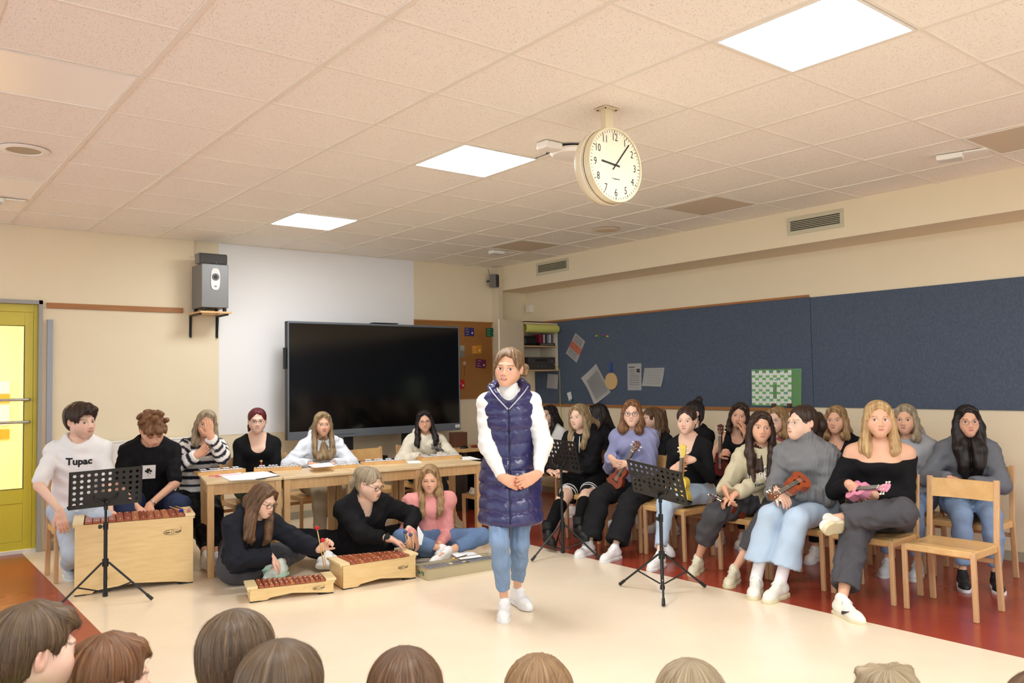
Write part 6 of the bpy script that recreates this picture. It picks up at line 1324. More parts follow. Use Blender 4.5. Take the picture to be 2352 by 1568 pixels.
P.hands(1, aty(948, 1225, 2.74), fd=V(.3, -.3, -.8), pn=(-.2, .4, -.6), curl=.4, pole=P.r*.5-P.u-P.f*.5); P.hands(-1, aty(1010, 1248, 2.80), fd=V(-.2, -.2, -1), pn=(0, .9, -.3), curl=.3, pole=-P.r*.5-P.u-P.f*.6)
crosslegs(P, atz(950, 1240, .16), atz(1095, 1232, .17), atz(1062, 1272, .06), atz(985, 1283, .07), V(.9, -.2, 0), V(-.9, -.35, 0))
P.body(hair='blonde', hh=.0034, lips=(204, 120, 112), eyes=dict(closed=True)); P.top('pink_top', cl('pink_cloth', (232, 156, 152), rough=.7), e=.010, ea=.016, hem=.075, wr=.003, puff=.018)
P.pants(JMD, r=(.098, .070, .062, .055), upto=.86, top=.12, cut=.09, e=.014); P.shoes('white'); P.hair('honey', 'long', long_paths(.24, .020, spread=.008), seed=21)
p = P.at(930, 1230, .3); m = MB(); m.prism([(0, -.07), (.02, -.075), (.045, .0), (.012, .075), (.0, .06)], 0, .002, plane_M((0, 0, 0), nrm(V(.9, -.4, .1)), V(0, 0, 1))); tag(m.build('sheet_music', m_paper2, loc=tuple(aty(960, 1230, 2.66))), 'small white sheet held upright before the woman in pink', 'paper')

# ---- the standing speaker
P = Person('standing woman in a long navy puffer vest, white sweater and light blue jeans', (2.24, 1.30, 0), 140, 1.0, hipz=.86, lean=1, headat=aty(1168, 845, 1.26), head=(-12, -3, -5), skin='warm', spine=.50)
P.hs = 1.065
A1, A2 = atz(1158, 1378, .09), atz(1188, 1352, .10)
P.foot(1, A1, nrm(-P.r*0+V(CR[0]*.0-CF[0], CR[1]*.0-CF[1], 0)), pole=P.f, l=(.435, .42)); P.foot(-1, A2, nrm(V(-CF[0]+CR[0]*.45, -CF[1]+CR[1]*.45, 0)), pole=P.f, l=(.43, .41))
P.hands(1, P.at(1152, 1096, .21), fd=nrm(-P.r*.92+P.f*.10-P.u*.28), pn=nrm(-P.f-P.u*.2), curl=.22, pole=P.r*.55-P.f*.5-P.u*.4, thumb=.35); P.hands(-1, P.at(1236, 1088, .25), fd=nrm(P.r*.92+P.f*.12-P.u*.36), pn=nrm(-P.f-P.u*.1), curl=.18, pole=-P.r*.55-P.f*.5-P.u*.4, thumb=.35)
P.body(hair='brown', h=.011, hh=.0023, lips=(196, 88, 82), eyes=dict(mouth='open', gaze=(-.002, 0)))
o = P.top('sweater', cl('sweater_white', (240, 238, 234), bump=.2), e=.004, ea=.022, h=.009, neck='crew', hem=.15, wr=.0035, wl=.09, cuff=.030)
f = Field(P.nb-.12, P.nb+.14, .006); n0 = P.nb-P.cu*.02+P.cf*.012; n1 = P.nb+nrm(P.cu*.9+P.cf*.3)*.048; f.cone(n0, n1, .074, .058, 0); f.ell(n1+P.cu*.040, None, (.056,)*3, .004, sub=True); P.cloth('collar', f, cl('sweater_white', (240, 238, 234)))
# vest: quilted shell from the shoulders to mid thigh
f = Field(P.hip-V(.30, .30, .40), P.nb+V(.32, .32, .24), .0075)
hemz = P.at(1187, 1195, .0)[2]; k_ = .05
f.cone(P.hip-P.u*.02, P.waist, .184, .150, k_, ax=P.f, sq=.80); f.cone(P.waist, P.chest, .150, .164, k_, ax=P.cf, sq=.92); f.cone(P.chest, P.uch, .164, .146, k_, ax=P.cf, sq=.86); f.cone(P.hip, V(P.hip[0], P.hip[1], hemz+.02)+P.f*.055, .186, .204, k_, ax=P.f, sq=.98)
for q in (-1, 1): f.cone(P.nb+P.cu*.012+P.cr*.03*q, P.sh[q]+P.cr*q*-.010, .052, .062, .04)
zz = f.ax[2][None, None, :]; X_, Y_ = f.ax[0][:, None, None], f.ax[1][None, :, None]; rr_ = (X_-P.hip[0])*P.r[0]+(Y_-P.hip[1])*P.r[1]; zq = (zz-hemz+.005*np.cos(rr_*30)+.003*np.sin(rr_*60))/.083
qv = np.abs(np.sin(math.pi*zq)); f.d -= (.016*qv**.38-.011+.0016*np.sin(rr_*150+8*np.sin(zq*9))*(1-qv)).astype(np.float32); f.wrinkle(.0015, .07, 3)
ff = (X_-P.hip[0])*P.f[0]+(Y_-P.hip[1])*P.f[1]; f.d = np.maximum(f.d, np.where((ff > 0), .011*np.exp(-(rr_/.006)**2)+f.d, f.d))
for q in (-1, 1): e_ = P.arm[q][0]; f.cone(P.sh[q]+P.cr*q*.052+P.cu*.05, P.sh[q]+P.cr*q*.060-P.cu*.11, .056, .050, .012, sub=True)
f.ell(P.nb+P.cu*.05+P.cf*.05, None, (.085,)*3, .01, sub=True); f.cone(P.nb+P.cf*.12, P.chest+P.cf*.20+P.cu*.06, .062, .006, .01, sub=True); f.half((0, 0, hemz), (0, 0, -1), .008)
m_puf = mat('puffer_navy', (44, 42, 92), .28, var=.12, scale=6, spec=.6, bump=.08, bscale=30)
P.cloth('vest', f, m_puf); vest = P.last
f = Field(P.nb-.22, P.nb+.2, .0065); b = P.nb-P.cf*.02
f.path([b+P.cr*.085+P.cf*.06-P.cu*.04, b+P.cr*.105+P.cu*.03-P.cf*.01, b+P.cr*.075-P.cf*.085+P.cu*.045, b-P.cf*.115+P.cu*.03, b-P.cr*.075-P.cf*.085+P.cu*.045, b-P.cr*.105+P.cu*.03-P.cf*.01, b-P.cr*.085+P.cf*.06-P.cu*.04], [.016, .030, .040, .048, .040, .030, .016], .02)
for q in (-1, 1): f.path([b+P.cr*q*.10+P.cu*.02+P.cf*.03, b+P.cr*q*.062+P.cf*.115-P.cu*.035, P.chest+P.cf*.125+P.cu*.055+P.cr*q*.004], [.024, .018, .008], .02)
f.wrinkle(.003, .06, 8); f.ell(P.nb+P.cu*.09+P.cf*.05, None, (.068, .068, .09), .01, sub=True); P.cloth('hood', f, m_puf)
m = MB()
for q in (-1, 1): m.tube([b+P.cr*q*.124+P.cu*.038+P.cf*.050-P.loc, b+P.cr*q*.100+P.cf*.105+P.cu*.004-P.loc, b+P.cr*q*.066+P.cf*.148-P.cu*.034-P.loc, P.chest+P.cf*.162+P.cu*.060+P.cr*q*.004-P.loc], .0040, 6)
m.build('hood_zip', mat('zip_grey', (196, 198, 210), .4), P.root, smooth=True)
bv = BVHTree.FromPolygons([Vector(a) for a in vest[0]], [tuple(int(i) for i in a) for a in vest[1]]); pts = []
for k in range(24):
    z_ = hemz+.02+(P.chest[2]+.03-hemz)*k/23; o = V(P.hip[0], P.hip[1], z_)+P.f*.5; hit = bv.ray_cast(Vector(o), Vector(-P.f))
    if hit[0] is not None: pts.append(np.array(hit[0])-P.loc+P.f*.001)
MB().tube(pts, .0042, 6).build('zip', mat('zip_navy', (24, 24, 50), .4), P.root, smooth=True)
P.pants(cl('jeans_vest', (132, 156, 188), var=.2, bump=.2), name='jeans', h=.009, r=(.082, .058, .055, .042), upto=.90, wr=.004, wl=.06, e=.006); P.shoes('white')
P.hair('streaked', 'bun', [([(0, -.09, .02), (-.02, -.105, .0)], [.04, .034]), ([(-.035, -.105, .005), (-.078, -.085, .0), (-.085, -.08, -.03)], [.026, .026, .020]), ([(-.055, .055, .065), (-.076, .042, .0), (-.080, .040, -.06), (-.076, .045, -.13)], [.006, .005, .004, .002], dict(k=.006)), ([(.060, .05, .06), (.077, .035, .01), (.080, .03, -.05)], [.005, .004, .002], dict(k=.006))], seed=31, h=.0038, hl=.076, vol=.003)
m = MB()
for q in (-1, 1): m.ball(tuple(P.H+P.R[0]*q*.086+P.R[1]*-.012-P.R[2]*.034-P.loc), .004)
m.build('earring', m_chrome, P.root)
for k in (-1, 1):
    sp_ = P.handspec[k]; m = MB(); fd = sp_['fd']; pn = nrm(np.asarray(sp_['pn'])-fd*np.dot(sp_['pn'], fd)); ac = np.cross(fd, pn)*-k
    for o_, l_ in ((.028, .066), (.0095, .076), (-.0095, .071), (-.027, .055)):
        p_ = sp_['W']+fd*.080+ac*o_; a_ = .15+sp_['curl']*.55; d_ = nrm(fd+ac*o_*.7)
        for q_, ll in enumerate((.46, .30, .25)): dd = nrm(d_*math.cos(a_)+pn*math.sin(a_)); p_ = p_+dd*l_*ll*1.05; a_ += sp_['curl']*(1.05 if q_ == 0 else .8)
        m.ball(tuple(p_-pn*.0055-P.loc), .0052, u=8, v=6)
    m.build('fingernails', mat('nail_red', (196, 30, 40), .3, coat=.4), P.root, smooth=True)
# ------------------------------------------------------------------ ukuleles
def uke(bottom, top, nrml, body, neck, lab, head=None, board=(52, 34, 26), s=1.0, side=None):
    bottom, top = np.asarray(bottom, float), np.asarray(top, float); y = nrm(top-bottom); L = .53*s; z = nrm(np.asarray(nrml, float)-y*np.dot(nrml, y)); x = np.cross(y, z)
    t = thing('ukulele', lab, 'ukulele', tuple(bottom), 0, 'ukuleles held by the musicians'); M = Matrix((x, y, z)).transposed().to_4x4() @ Matrix.Scale(s, 4)
    mb_ = mat('uke_%d_%d' % (sum(body), body[0]), body, .35, coat=.15, var=.1, scale=12, stretch=(12, 2, 12)); mn = mat('uken_%d' % sum(neck), neck, .35); hd = mat('ukeh_%d' % sum(head or neck), head or neck, .3, coat=.3); bd = mat('ukeb_%d' % sum(board), board, .5)
    pts = [(0, 0), (.035, .003), (.066, .022), (.082, .058), (.076, .095), (.058, .122), (.052, .142), (.058, .168), (.061, .192), (.050, .222), (.028, .238), (0, .242)]
    poly = pts+[(-a, b) for a, b in pts[-2:0:-1]]
    n = 3; P2 = []
    for i in range(len(poly)):
        p0, p1, p2, p3 = (V(*poly[(i+k) % len(poly)]) for k in (-1, 0, 1, 2))
        for j in range(n): u = j/n; P2.append(tuple(.5*((2*p1)+(-p0+p2)*u+(2*p0-5*p1+4*p2-p3)*u*u+(-p0+3*p1-3*p2+p3)*u**3)))
    b = MB(); b.prism(P2, -.028, .028, M); bo = b.build('body', mb_, t, smooth='auto')
    m = MB(); m.prism([(a*.97, c*.97+.003) for a, c in P2], .028, .0295, M); m.build('soundboard', mat('uket_%d' % sum(body), tuple(min(255, int(c*1.03)) for c in body), .42), t)
    MB().lathe([(0, .0298), (.026, .0298), (.029, .0298)], 24, M @ Matrix.Translation((0, .150, 0))).build('sound_hole', m_ink, t)
    MB(.001).box((-.035, .068, .0295), (.035, .080, .036), M).build('bridge', bd, t)
    MB(.002).box((-.017, .236, .008), (.017, .415, .026), M).build('neck', mn, t); MB().box((-.018, .185, .0295), (.018, .415, .034), M).build('fretboard', bd, t)
    m = MB()
    for k in range(12): yy = .415-.21*(1-2**(-(k+1)/8.0))*1.05; m.box((-.018, yy, .034), (.018, yy+.0015, .0352), M)
    m.build('frets', m_chrome, t)
    MB().prism([(-.018, .415), (.018, .415), (.030, .450), (.033, .515), (.014, .522), (0, .528), (-.014, .522), (-.033, .515), (-.030, .450)], .008, .024, M).build('headstock', hd, t); MB().box((-.018, .411, .034), (.018, .416, .037), M).build('nut', m_pin, t)
    for q in (-1, 1):
        for yy in (.455, .490):
            p = MB(); p.tube([M @ Vector((q*.018, yy, .024)), M @ Vector((q*.018, yy, .034))], .003*s, 6).tube([M @ Vector((q*.028, yy, .014)), M @ Vector((q*.046, yy, .014))], .0028*s, 6); p.ball(M @ Vector((q*.052, yy, .014)), (.009*s, .009*s, .007*s), u=8, v=6); p.build('tuning_peg', m_pin, t)
    m = MB()
    for k in range(4): xx = -.012+.008*k; m.tube([M @ Vector((xx, .074, .037)), M @ Vector((xx, .455+.035*(k in (1, 2)), .037))], .0006, 3)
    m.build('strings', m_pin, t)
    return t
def reach(b, px, py, L):
    d = ray(px, py); w = CAM-b; A, B, C_ = d@d, 2*(d@w), w@w-L*L; D = B*B-4*A*C_; return CAM+d*((-B-math.sqrt(max(D, 0)))/(2*A))
# ---- front row on the right, all on beech chairs facing the middle of the room
def kneepole(P, k, out=0): return P.f+P.u*.7+P.r*k*out
P = Person('woman with long blonde hair in a black hoodie, striped skirt and black boots', (4.24, 2.66, 0), 108, 1.0, lean=10, headat=aty(1330, 956, 2.80), head=(-4, -4, 4), hipf=-.02)
P.hands(1, P.at(1262, 1082, .34), fd=-P.r+P.f*.3, pn=(0, 0, -1)); P.hands(-1, P.at(1300, 1080, .32), fd=P.r+P.f*.3, pn=(0, 0, -1))
P.foot(1, atz(1246, 1238, .10), V(-.5, -.9, 0), pole=kneepole(P, 1)); P.foot(-1, atz(1312, 1258, .10), V(-.4, -.9, 0), pole=kneepole(P, -1))
P.body(hair='darkblonde', barelegs=True); P.top('hoodie', BLK, e=.022, ea=.026, neck='hood', wr=.006)
f = Field(P.hip-.3, P.hip+V(.3, .3, .3), .011); kn = [P.leg[k][0] for k in (1, -1)]
for k in (1, -1): f.cone(P.hj[k], P.hj[k]+(P.leg[k][0]-P.hj[k])*.72, .104, .080, .03)
f.cone(P.hip, P.waist, .172, .15, .05, ax=P.f, sq=.76); P.cloth('skirt', f, BLK)
for k in (1, -1):
    for j in (.60, .68): a = P.hj[k]+(P.leg[k][0]-P.hj[k])*j; g = Field(a-.14, a+.14, .008); d_ = nrm(P.leg[k][0]-P.hj[k]); g.cone(a-d_*.006, a+d_*.006, .106-.024*j/.72, .106-.024*j/.72, 0); g.half(a+d_*.010, d_); g.half(a-d_*.010, -d_); P.cloth('skirt_stripe', g, m_paper)
for k in (1, -1): kn_, a = P.leg[k]; f = Field(np.minimum(kn_, a)-.1, np.maximum(kn_, a)+.1, .010); f.cone(kn_+(a-kn_)*.18, a, .066, .048, .02); P.cloth('boot_shaft', f, cl('suede_black', (20, 20, 21)))
P.shoes('boot'); P.hair('darkblonde', 'long', long_paths(.21, .023), seed=41)
for k in (1, -1): m = MB(); m.tube([P.nb+P.cr*.03*k+P.cf*.115-P.cu*.01-P.loc, P.nb+P.cr*.038*k+P.cf*.155-P.cu*.07-P.loc, P.nb+P.cr*.034*k+P.cf*.165-P.cu*.15-P.loc], .0035, 6); m.build('drawstring', m_paper, P.root, smooth=True)

P = Person('woman with glasses in a lavender sweater holding a brown ukulele upright', (4.30, 2.16, 0), 112, 1.0, g=.014, lean=8, headat=aty(1452, 948, 2.14), head=(16, -2, 0), hipf=-.04)
P.hands(1, P.at(1402, 1050, .26), fd=nrm(-P.r*.6+P.u*-.4+P.f*.3), pn=nrm(-P.r*.6-P.f), curl=.65, pole=P.r*.35-P.u-P.f*.5); P.hands(-1, P.at(1440, 1064, .25), fd=nrm(P.r*.9+P.f*.3), pn=nrm(-P.f+P.r*.2), curl=.6, pole=-P.r*.35-P.u-P.f*.5)
P.foot(1, atz(1352, 1248, .09), V(-1, -.25, 0), pole=kneepole(P, 1, .2)); P.foot(-1, atz(1412, 1258, .09), V(-1, -.2, 0), pole=kneepole(P, -1, .1))
P.body(hair='auburn', hh=.0034, chub=.004); P.top('sweater', cl('lavender_cloth', (150, 152, 190)), e=.022, ea=.028, neck='crew', wr=.007); P.pants(BLKD, r=(.112, .086, .088, .094), upto=.93, wr=.006); P.shoes('white', (1, (235, 225, 228)))
P.hair('auburn', 'long', long_paths(.05, .030, back=True, fz=.05), seed=42); glasses(P.root, P.H, P.R, (28, 22, 22), r=.0017)
b_ = P.at(1408, 1118, .25); uke(b_, reach(b_, 1470, 1012, .47), -V(*CF)*.6+P.f*.4+P.r*.5, (128, 56, 28), (96, 50, 32), 'brown ukulele held upright by the woman in the lavender sweater', s=.88)

P = Person('young woman in a black scoop-neck top holding a yellow ukulele', (4.30, 1.66, 0), 108, .97, lean=8, headat=aty(1577, 965, 1.58), head=(6, -2, 0), hipf=-.02, skin='pale')
P.hands(1, P.at(1545, 1078, .24), fd=nrm(-P.r*.7+P.u*.4+P.f*.2), pn=nrm(-P.f-P.r*.3), curl=.7, pole=P.r*.4-P.u-P.f*.5); P.hands(-1, P.at(1592, 1056, .25), fd=nrm(P.r*.95+P.u*.15), pn=nrm(-P.f+P.r*.2), curl=.75, pole=-P.r*.4-P.u-P.f*.4)
P.foot(1, atz(1515, 1275, .09), V(-1, -.3, 0), pole=kneepole(P, 1, 0)); P.foot(-1, atz(1520, 1236, .14), V(-.3, -.9, -.15), pole=kneepole(P, -1, 0))
P.body(hair='dark', scoop=True, hh=.0034, lips=(190, 96, 92)); P.top('top', BLK, e=.008, ea=.006, neck='scoop', scoopd=.105, wr=.002); P.pants(JLT, r=(.094, .066, .058, .046), upto=.90); P.shoes('white')
P.hair('dark', 'pony', [([(0, -.09, .03), (.01, -.14, .01), (.02, -.15, -.08), (.02, -.13, -.16)], [.035, .036, .034, .016])], seed=43)
uke(P.at(1566, 1158, .27), P.at(1573, 992, .27), -V(*CF)*.75+P.r*.6, (232, 200, 84), (196, 150, 90), 'yellow ukulele held upright in front of the young woman in black', (236, 208, 100), s=.92)

P = Person('woman with long dark hair in a beige printed sweatshirt, resting her hands between her knees', (4.32, .92, 0), 126, 1.02, lean=10, side=6, headat=aty(1748, 980, .84), head=(6, -2, -4), hipf=-.03, skin='warm')
P.hands(1, P.at(1664, 1122, .30), fd=nrm(-P.r*.3+P.f*.4-P.u*.8), pn=nrm(-P.r-P.u*.2), curl=.35, pole=P.r*.5-P.u-P.f*.4); P.hands(-1, P.at(1690, 1134, .30), fd=nrm(P.r*.8+P.f*.3-P.u*.4), pn=nrm(-P.u+P.r*.2), curl=.45, pole=-P.r*.4-P.u-P.f*.4)
P.foot(1, atz(1603, 1283, .09), V(-.95, -.45, 0), pole=kneepole(P, 1, .35)); P.foot(-1, atz(1686, 1308, .09), V(-.95, -.4, 0), pole=kneepole(P, -1, .3))
P.body(hair='dark', hh=.0034, lips=(200, 104, 96)); P.top('sweatshirt', cl('beige_fleece', (206, 194, 164)), e=.024, ea=.026, neck='crew', wr=.006, wl=.10)
P.printed('NYPD', .085, (-.01, -.02), (232, 226, 210), bold=.0075); P.printed('NYPD', .085, (-.01, -.02), (92, 90, 92), bold=.0012); P.printed('New York', .034, (-.01, -.085), (70, 70, 72), bold=.001)
P.pants(cl('jeans_black', (82, 80, 84), var=.2), r=(.104, .080, .078, .070), upto=.80, wr=.006); P.shoes('sand', (1, (214, 206, 186))); P.hair('dark', 'long', long_paths(.28, .025, fz=.10, spread=-.01, w=.078), seed=44)
uke(P.at(1700, 1182, .10), P.at(1640, 1146, .42), V(.2, -.3, 1), (112, 40, 26), (60, 34, 26), 'dark ukulele lying between the knees of the woman in beige, tuning pegs forward', s=.85)

P = Person('woman with ponytail and round glasses in a grey ribbed turtleneck, seen in profile', (4.31, .46, 0), 108, 1.05, lean=8, headat=aty(1842, 970, .44), head=(-36, 2, 0), hipf=-.03, skin='pale')
P.hands(-1, P.at(1824, 1128, .28), fd=nrm(P.r*.7+P.f*.5-P.u*.1), pn=nrm(P.u*.5-P.f*.6+P.r*.2), curl=.6, pole=-P.r*.5-P.u-P.f*.4); P.hands(1, P.at(1786, 1128, .34), fd=nrm(P.f*.4-P.u*.3-P.r*.5), pn=nrm(-P.u-P.r*.2), curl=.55, pole=P.r*.4-P.u-P.f*.3)
P.foot(1, atz(1737, 1326, .10), V(-.9, -.5, 0), pole=kneepole(P, 1, 0)); P.foot(-1, atz(1792, 1336, .10), V(-1, -.15, 0), pole=kneepole(P, -1, 0))
P.body(hair='dark', hh=.0034); m_knit = mat('grey_knit', (122, 122, 124), .95, bump=.1, bscale=240, spec=.1)
def ribs(f, P, amp=.0030, n=300):
    X, Y = f.ax[0][:, None, None], f.ax[1][None, :, None]; Z = f.ax[2][None, None, :]; c = (X-P.nb[0])*P.cr[0]+(Y-P.nb[1])*P.cr[1]+(Z-P.nb[2])*P.cr[2]; f.d += (amp*np.sin(c*n+4*np.sin(Z*7))).astype(np.float32)
f = P.topfield(e=.028, ea=.030, neck='turtle', wr=.005, h=.0078, hem=-.10); ribs(f, P); P.tf = f; P.cloth('turtleneck', f, m_knit)
P.pants(JLT, r=(.098, .080, .084, .104), upto=.86, wr=.005, wl=.18, k=.008); P.sock((244, 238, 240), 1); P.sock((244, 232, 236), -1); P.shoes('cream', (1, (140, 32, 52)), sc=1.06)
P.hair('dark', 'pony', [([(0, -.10, .04), (0, -.135, .035), (0, -.16, -.02), (.01, -.15, -.10)], [.032, .036, .044, .026])], seed=45); glasses(P.root, P.H, P.R, (170, 160, 150), round_=True, r=.0011)
b_ = P.at(1848, 1100, .26); uke(b_, reach(b_, 1764, 1147, .46), V(-.3, -.8, .8), (150, 66, 30), (110, 62, 38), 'reddish brown ukulele in the lap of the woman in the grey turtleneck', s=.86)

P = Person('blonde woman in a black off-shoulder top with crossed leg, holding a pink ukulele', (4.33, -.03, 0), 118, 1.06, g=.028, lean=6, headat=aty(2018, 962, -.06), head=(6, 0, 0), hipf=-.02, skin='warm')
P.hands(1, P.at(1950, 1112, .26), fd=nrm(-P.r*.75-P.u*.5+P.f*.2), pn=nrm(-P.f-P.r*.2), curl=.4, pole=P.r*.6-P.u-P.f*.3); P.hands(-1, P.at(2010, 1138, .24), fd=nrm(P.r*.9+P.u*.2), pn=nrm(-P.f), curl=.6, pole=-P.r*.5-P.u-P.f*.4)
P.foot(1, atz(1934, 1378, .09), V(-.45, -.9, 0), pole=kneepole(P, 1, .1))
kn = P.leg[1][0]; an = kn+V(-.02, 0, .105)+P.r*.13+P.f*.03; P.foot(-1, an, nrm(P.r*.45+P.f*.95+P.u*.1), up=nrm(P.u*.45+P.r*.9-P.f*.2), pole=-P.r*1.1+P.f*.9+P.u*.35)
P.body(hair='blonde', scoop=True, hh=.0034, chub=.010, lips=(186, 96, 92), h=.010, eyes=dict(gaze=(.003, 0))); P.top('top', BLK, e=.010, ea=.012, neck='off', wr=.003)
for q in (-1, 1):
    m = MB(); m.tube([P.sh[q]*.45+P.nb*.55+P.cu*.045-P.cf*.02-P.loc, P.sh[q]*.5+P.nb*.5+P.cf*.035+P.cu*.020-P.loc, P.sh[q]*.45+P.nb*.55+P.cf*.085-P.cu*.045-P.loc, P.sh[q]*.4+P.nb*.6+P.cf*.115-P.cu*.11-P.loc], .0042, 6); m.build('shoulder_strap', BLK, P.root, smooth=True)
P.pants(cl('jeans_black', (82, 80, 84), var=.2), r=(.108, .088, .088, .084), upto=.88, wr=.007, wl=.10, cut=.14); P.shoes('cream', (1, (40, 40, 52)))
P.hair('blonde', 'long', long_paths(.14, .030, spread=.012, fz=.06), seed=46)
b_ = P.at(1954, 1132, .21)+P.u*.01; uke(b_, reach(b_, 2048, 1122, .45), nrm(P.f*.9+P.u*.5), (226, 142, 168), (222, 140, 166), 'pink ukulele in the lap of the blonde woman in the off-shoulder top', (228, 146, 172), board=(70, 66, 56), s=.84)

# ---- back row
def back(lab, px, py, y, yaw, head, top, hair, style='long', paths=None, skin='pale', neck='crew', e=.016, gl=None, pants=BLK, shoe='white', legs=True, Y=None, handy=None, lips=(190, 110, 100), seed=0, locks=.0022, toe=None, vol=0, g=0, lean=6, sc=.98, scoop=False, arm=1.0, feet=None):
    P = Person(lab, (5.30, y, 0), yaw, sc, g=g, lean=lean, headat=atx(px, py, 5.27), head=head, hipf=-.03, skin=skin)
    if handy: handy(P)
    else: seat_hands_lap(P, .05, .28, .60)
    for k in (-1, 1): P.foot(k, P.p(.10*k, .40, .09) if feet is None else feet[k], P.f, pole=kneepole(P, k))
    P.body(hair=hair, h=.015, hh=.0042, lips=lips, scoop=scoop); P.top('top' if neck != 'hood' else 'hoodie', top, e=e, ea=e, neck=neck, wr=.005, h=.0125, arm=arm); P.pants(pants, h=.014, upto=.93); P.shoes(shoe)
    P.hair(hair, style, long_paths(.2) if paths is None else paths, h=.0055, seed=seed, vol=vol, locks=locks)
    if gl: glasses(P.root, P.H, P.R, gl, r=.0013)
    return P
back('woman with long black hair and a white striped top, mostly hidden behind the speaker', 1262, 958, 4.25, 96, (0, -2, 0), m_paper, 'black', seed=51)
back('woman in black whose long dark hair hides her face, behind the hoodie girl', 1372, 952, 3.5, 66, (-26, -6, 0), BLK, 'black', paths=long_paths(.24, .030), seed=52, vol=.006)
cur = []
rr = random.Random(11)
for k in range(30):
    a = rr.uniform(1.9, 7.4); z0 = rr.uniform(-.12, .02); r0 = rr.uniform(.085, .115); x, y_ = math.sin(a)*r0, -abs(math.cos(a))*r0-.01
    cur.append(([(x*.7, y_*.7, .07), (x, y_, z0+.04), (x*1.15+rr.uniform(-.012, .012), y_*1.1, z0-.06), (x*1.2, y_*1.1+.02, z0-.15), (x*1.15+rr.uniform(-.02, .02), y_+.03, z0-.23)], [.026, .024, .022, .020, .010], dict(k=.006)))
back('woman with long curly brown hair, behind the lavender sweater', 1497, 968, 2.80, 84, (-20, -4, 0), BLKD, 'brown', paths=cur, seed=53, locks=.0065)
back('woman in black with a high dark bun and braids, behind the yellow ukulele player', 1592, 948, 2.25, 76, (-14, -2, 0), BLK, 'black', 'bun', [([(0, -.05, .10), (0, -.07, .125)], [.035, .038]), ([(.06, -.06, .02), (.085, -.05, -.05), (.10, -.02, -.17)], [.016, .012, .007]), ([(-.06, -.06, .02), (-.085, -.05, -.05), (-.09, -.02, -.17)], [.016, .012, .007])], seed=54)
def cheek(P): P.hands(-1, P.at(1712, 1000, .16), fd=nrm(P.u+P.r*.15-P.f*.15), pn=nrm(P.r-P.f*.3), curl=.4, pole=-P.r-P.u*1.2); P.hands(1, P.at(1654, 1046, .26), fd=nrm(-P.r*.4+P.u*.3+P.f*.5), pn=nrm(-P.r), curl=.8, pole=P.r-P.u)
P = back('dark haired woman in a black top resting her cheek on her hand', 1699, 953, 1.72, 112, (6, -4, -10), BLK, 'dark', paths=long_paths(.07, .026), neck='tank', handy=cheek, seed=55, scoop=True, arm=0, skin='warm')
uke(P.at(1658, 1092, .26), P.at(1657, 972, .28), P.f+P.r*.3, (100, 32, 30), (92, 50, 36), 'dark red ukulele held upright by the woman resting her cheek on her hand', s=.88)
back('woman with strawberry blonde hair and glasses in a dusty pink top', 1786, 964, 1.33, 98, (-4, -2, 0), cl('dusty_pink', (150, 86, 88)), 'honey', paths=long_paths(.03, .026), gl=(160, 120, 100), seed=56)
P = back('blonde woman in a black jacket behind the grey turtleneck', 1921, 963, .80, 104, (0, -2, 0), BLK, 'honey', paths=long_paths(.04, .027), neck='scoop', seed=57, scoop=True, skin='warm', e=.022)
back('woman with ash blonde hair in a light grey hoodie behind the off-shoulder top', 2080, 962, .20, 106, (0, -2, 0), cl('hoodie_grey', (178, 180, 186)), 'ash', paths=long_paths(.06, .026), neck='hood', e=.024, pants=JLG, shoe='grey', seed=58, skin='warm')
def lap9(P): P.hands(1, P.at(2182, 1098, .30), fd=nrm(-P.r+P.f*.3-P.u*.2), pn=(0, 0, -1), curl=.4, pole=P.r-P.u); P.hands(-1, P.at(2232, 1110, .26), fd=nrm(P.r+P.f*.2-P.u*.1), pn=(0, 0, -1), curl=.4, pole=-P.r-P.u)
P = back('woman with very long dark hair and glasses in a grey sweatshirt at the far right', 2222, 966, -.26, 118, (6, -2, 0), cl('sweat_grey', (112, 114, 120)), 'black', paths=long_paths(.34, .040, fz=.085, spread=-.030)+[([(0.0, -.06, -.05), (.04, .03, -.16), (.045, .085, -.28), (.04, .09, -.38)], [.04, .035, .04, .02]), ([(0.0, -.06, -.05), (-.04, .03, -.16), (-.045, .085, -.28), (-.04, .09, -.38)], [.04, .035, .04, .02])], e=.024, gl=(150, 140, 130), pants=JLG, shoe='black', handy=lap9, seed=59, skin='warm', lips=(200, 100, 100))

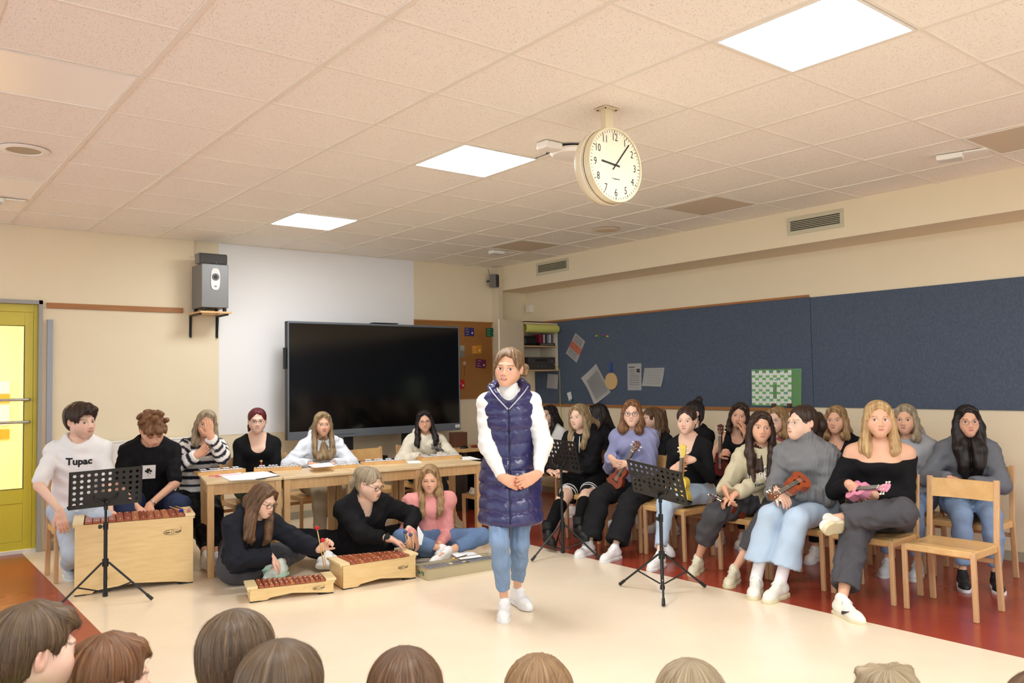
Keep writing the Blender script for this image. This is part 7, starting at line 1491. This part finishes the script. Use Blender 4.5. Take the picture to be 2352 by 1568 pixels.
# ------------------------------------------------------------------ children in front, on low benches
m_bench = mat('bench_wood', (190, 140, 84), .5, var=.1, scale=4)
def bench(a, b, h, lab):
    a, b = V(*a, 0), V(*b, 0); L = float(np.linalg.norm(b-a)); t = thing('bench', lab, 'bench', tuple(a), math.atan2(b[1]-a[1], b[0]-a[0]), 'low benches for the children')
    MB(.008).box((-.2, -.13, h-.035), (L+.2, .13, h)).build('bench_seat', m_bench, t)
    for x in (0, L): MB(.004).box((x-.02, -.11, 0), (x+.02, .11, h-.035)).build('leg', m_bench, t)
def kid(lab, px, py, wpx, yaw, colour, shirt, style='short', paths=(), seath=.34, head=(0, -6, 0), vol=.004, seed=0, K=13, tilt=0):
    d = FPX*.160/wpx; q = CAM+ray(px, py)*d
    P = Person(lab, (q[0], q[1], 0), yaw, .80, kid=True, hipz=seath+.07, lean=8, headat=q, head=head, spine=max(.30, (q[2]-.17-seath-.07)/.80), sw=.135)
    for k in (-1, 1): P.hands(k, P.p(.09*k, .20, seath+.12), fd=nrm(P.f-P.r*k*.5), pn=(0, 0, -1), l=(.23, .21)); P.foot(k, P.p(.09*k, .30, .075), P.f, pole=P.f+P.u*1.0)
    P.hs = 1.0; P.body(hair='kid', h=.013, hh=.0045); P.top('tshirt', shirt, e=.016, ea=.016, neck='crew', wr=.005, arm=1.0); P.pants(JMD, h=.014); P.shoes('white', sc=.9)
    o = P.hair(colour, style, paths, h=.0040, vol=vol, seed=seed, locks=.0018, K=K)
    return P
LIME = cl('lime_shirt', (128, 178, 44)); SH2 = cl('yellow_shirt', (196, 188, 96)); SH3 = cl('blue_shirt', (92, 110, 150)); SH4 = cl('grey_shirt', (150, 146, 150)); SH5 = cl('rose_shirt', (196, 130, 140))
tuft = [([(0, -.02, .115), (.02, .0, .124), (.05, .04, .115)], [.02, .018, .010])]
def fringe(): return [([(0, .0, .10), (.03, .055, .088), (.04, .082, .066)], [.024, .020, .010]), ([(0, .0, .10), (-.03, .055, .088), (-.04, .084, .066)], [.024, .020, .010])]
K1 = kid('child with short light brown hair in a lime green shirt, front left corner', 76, 1492, 146, -78, 'kid', LIME, 'short', fringe(), vol=.0, seed=61, seath=0.29)
K2 = kid('child with reddish brown hair in a yellow shirt, second from the left in front', 252, 1564, 138, -80, 'tobacco', SH2, 'short', fringe(), vol=.003, seed=62, seath=0.29)
K3 = kid('child with close-cropped brown hair, in front of the small xylophone', 552, 1512, 156, -50, 'kid', SH3, 'short', (), vol=.002, seed=63, head=(0, -8, -6), seath=0.32)
K4 = kid('child with shoulder-length mousy hair beside the cropped-haired child', 650, 1594, 170, -58, 'kid', SH4, 'long', long_paths(.06, .030, front=False), vol=.006, seed=64, seath=0.32)
K5 = kid('child with straight mid-brown hair, front row centre left', 930, 1604, 158, -36, 'brown', SH5, 'long', long_paths(.08, .028, front=False), vol=.004, seed=65, seath=0.22)
K6 = kid('child with brown hair pulled into a bun with a lilac band, below the standing woman', 1238, 1619, 150, -42, 'lightbrown', SH3, 'bun', [([(0, -.105, .03), (0, -.130, .02)], [.030, .026])], vol=.002, seed=66, seath=0.22)
f = MB(); P = K6; c = P.H-P.R[1]*.118+P.R[2]*.030; f.tube([tuple(c+(P.R[0]*math.cos(a)+P.R[2]*math.sin(a))*.026-P.loc) for a in np.linspace(0, 6.28, 17)], .008, 8); f.build('hair_band', cl('lilac', (188, 172, 220)), P.root, smooth=True)
K7 = kid('child with very short fair hair, front row centre right', 1586, 1635, 156, -38, 'fair', SH4, 'short', (), vol=.002, seed=67, seath=0.22)
K8 = kid('child with tousled fair hair, front row right', 2040, 1656, 150, -36, 'fair', SH3, 'short', [([(k*.02, -.02, .10), (k*.03, .0, .118+.006*(k % 2))], [.03, .014]) for k in (-2, -1, 0, 1, 2)], vol=.006, seed=68, seath=0.22)
K9 = kid('child with dark brown hair cut off by the right edge of the frame', 2404, 1662, 150, -36, 'brown', SH5, 'short', (), vol=.008, seed=69, seath=0.22)
for i, (A, B) in enumerate(((K1, K2), (K3, K4), (K5, K6), (K7, K9))):
    a, b = A.hip[:2]-A.f[:2]*.02, B.hip[:2]-B.f[:2]*.02; bench(a, b, (.285, .315, .215, .215)[i], ['low wooden bench under the two children at the left', 'low wooden bench under the cropped and the mousy-haired child', 'low wooden bench under the two children in the middle', 'low wooden bench under the fair-haired children at the right'][i])
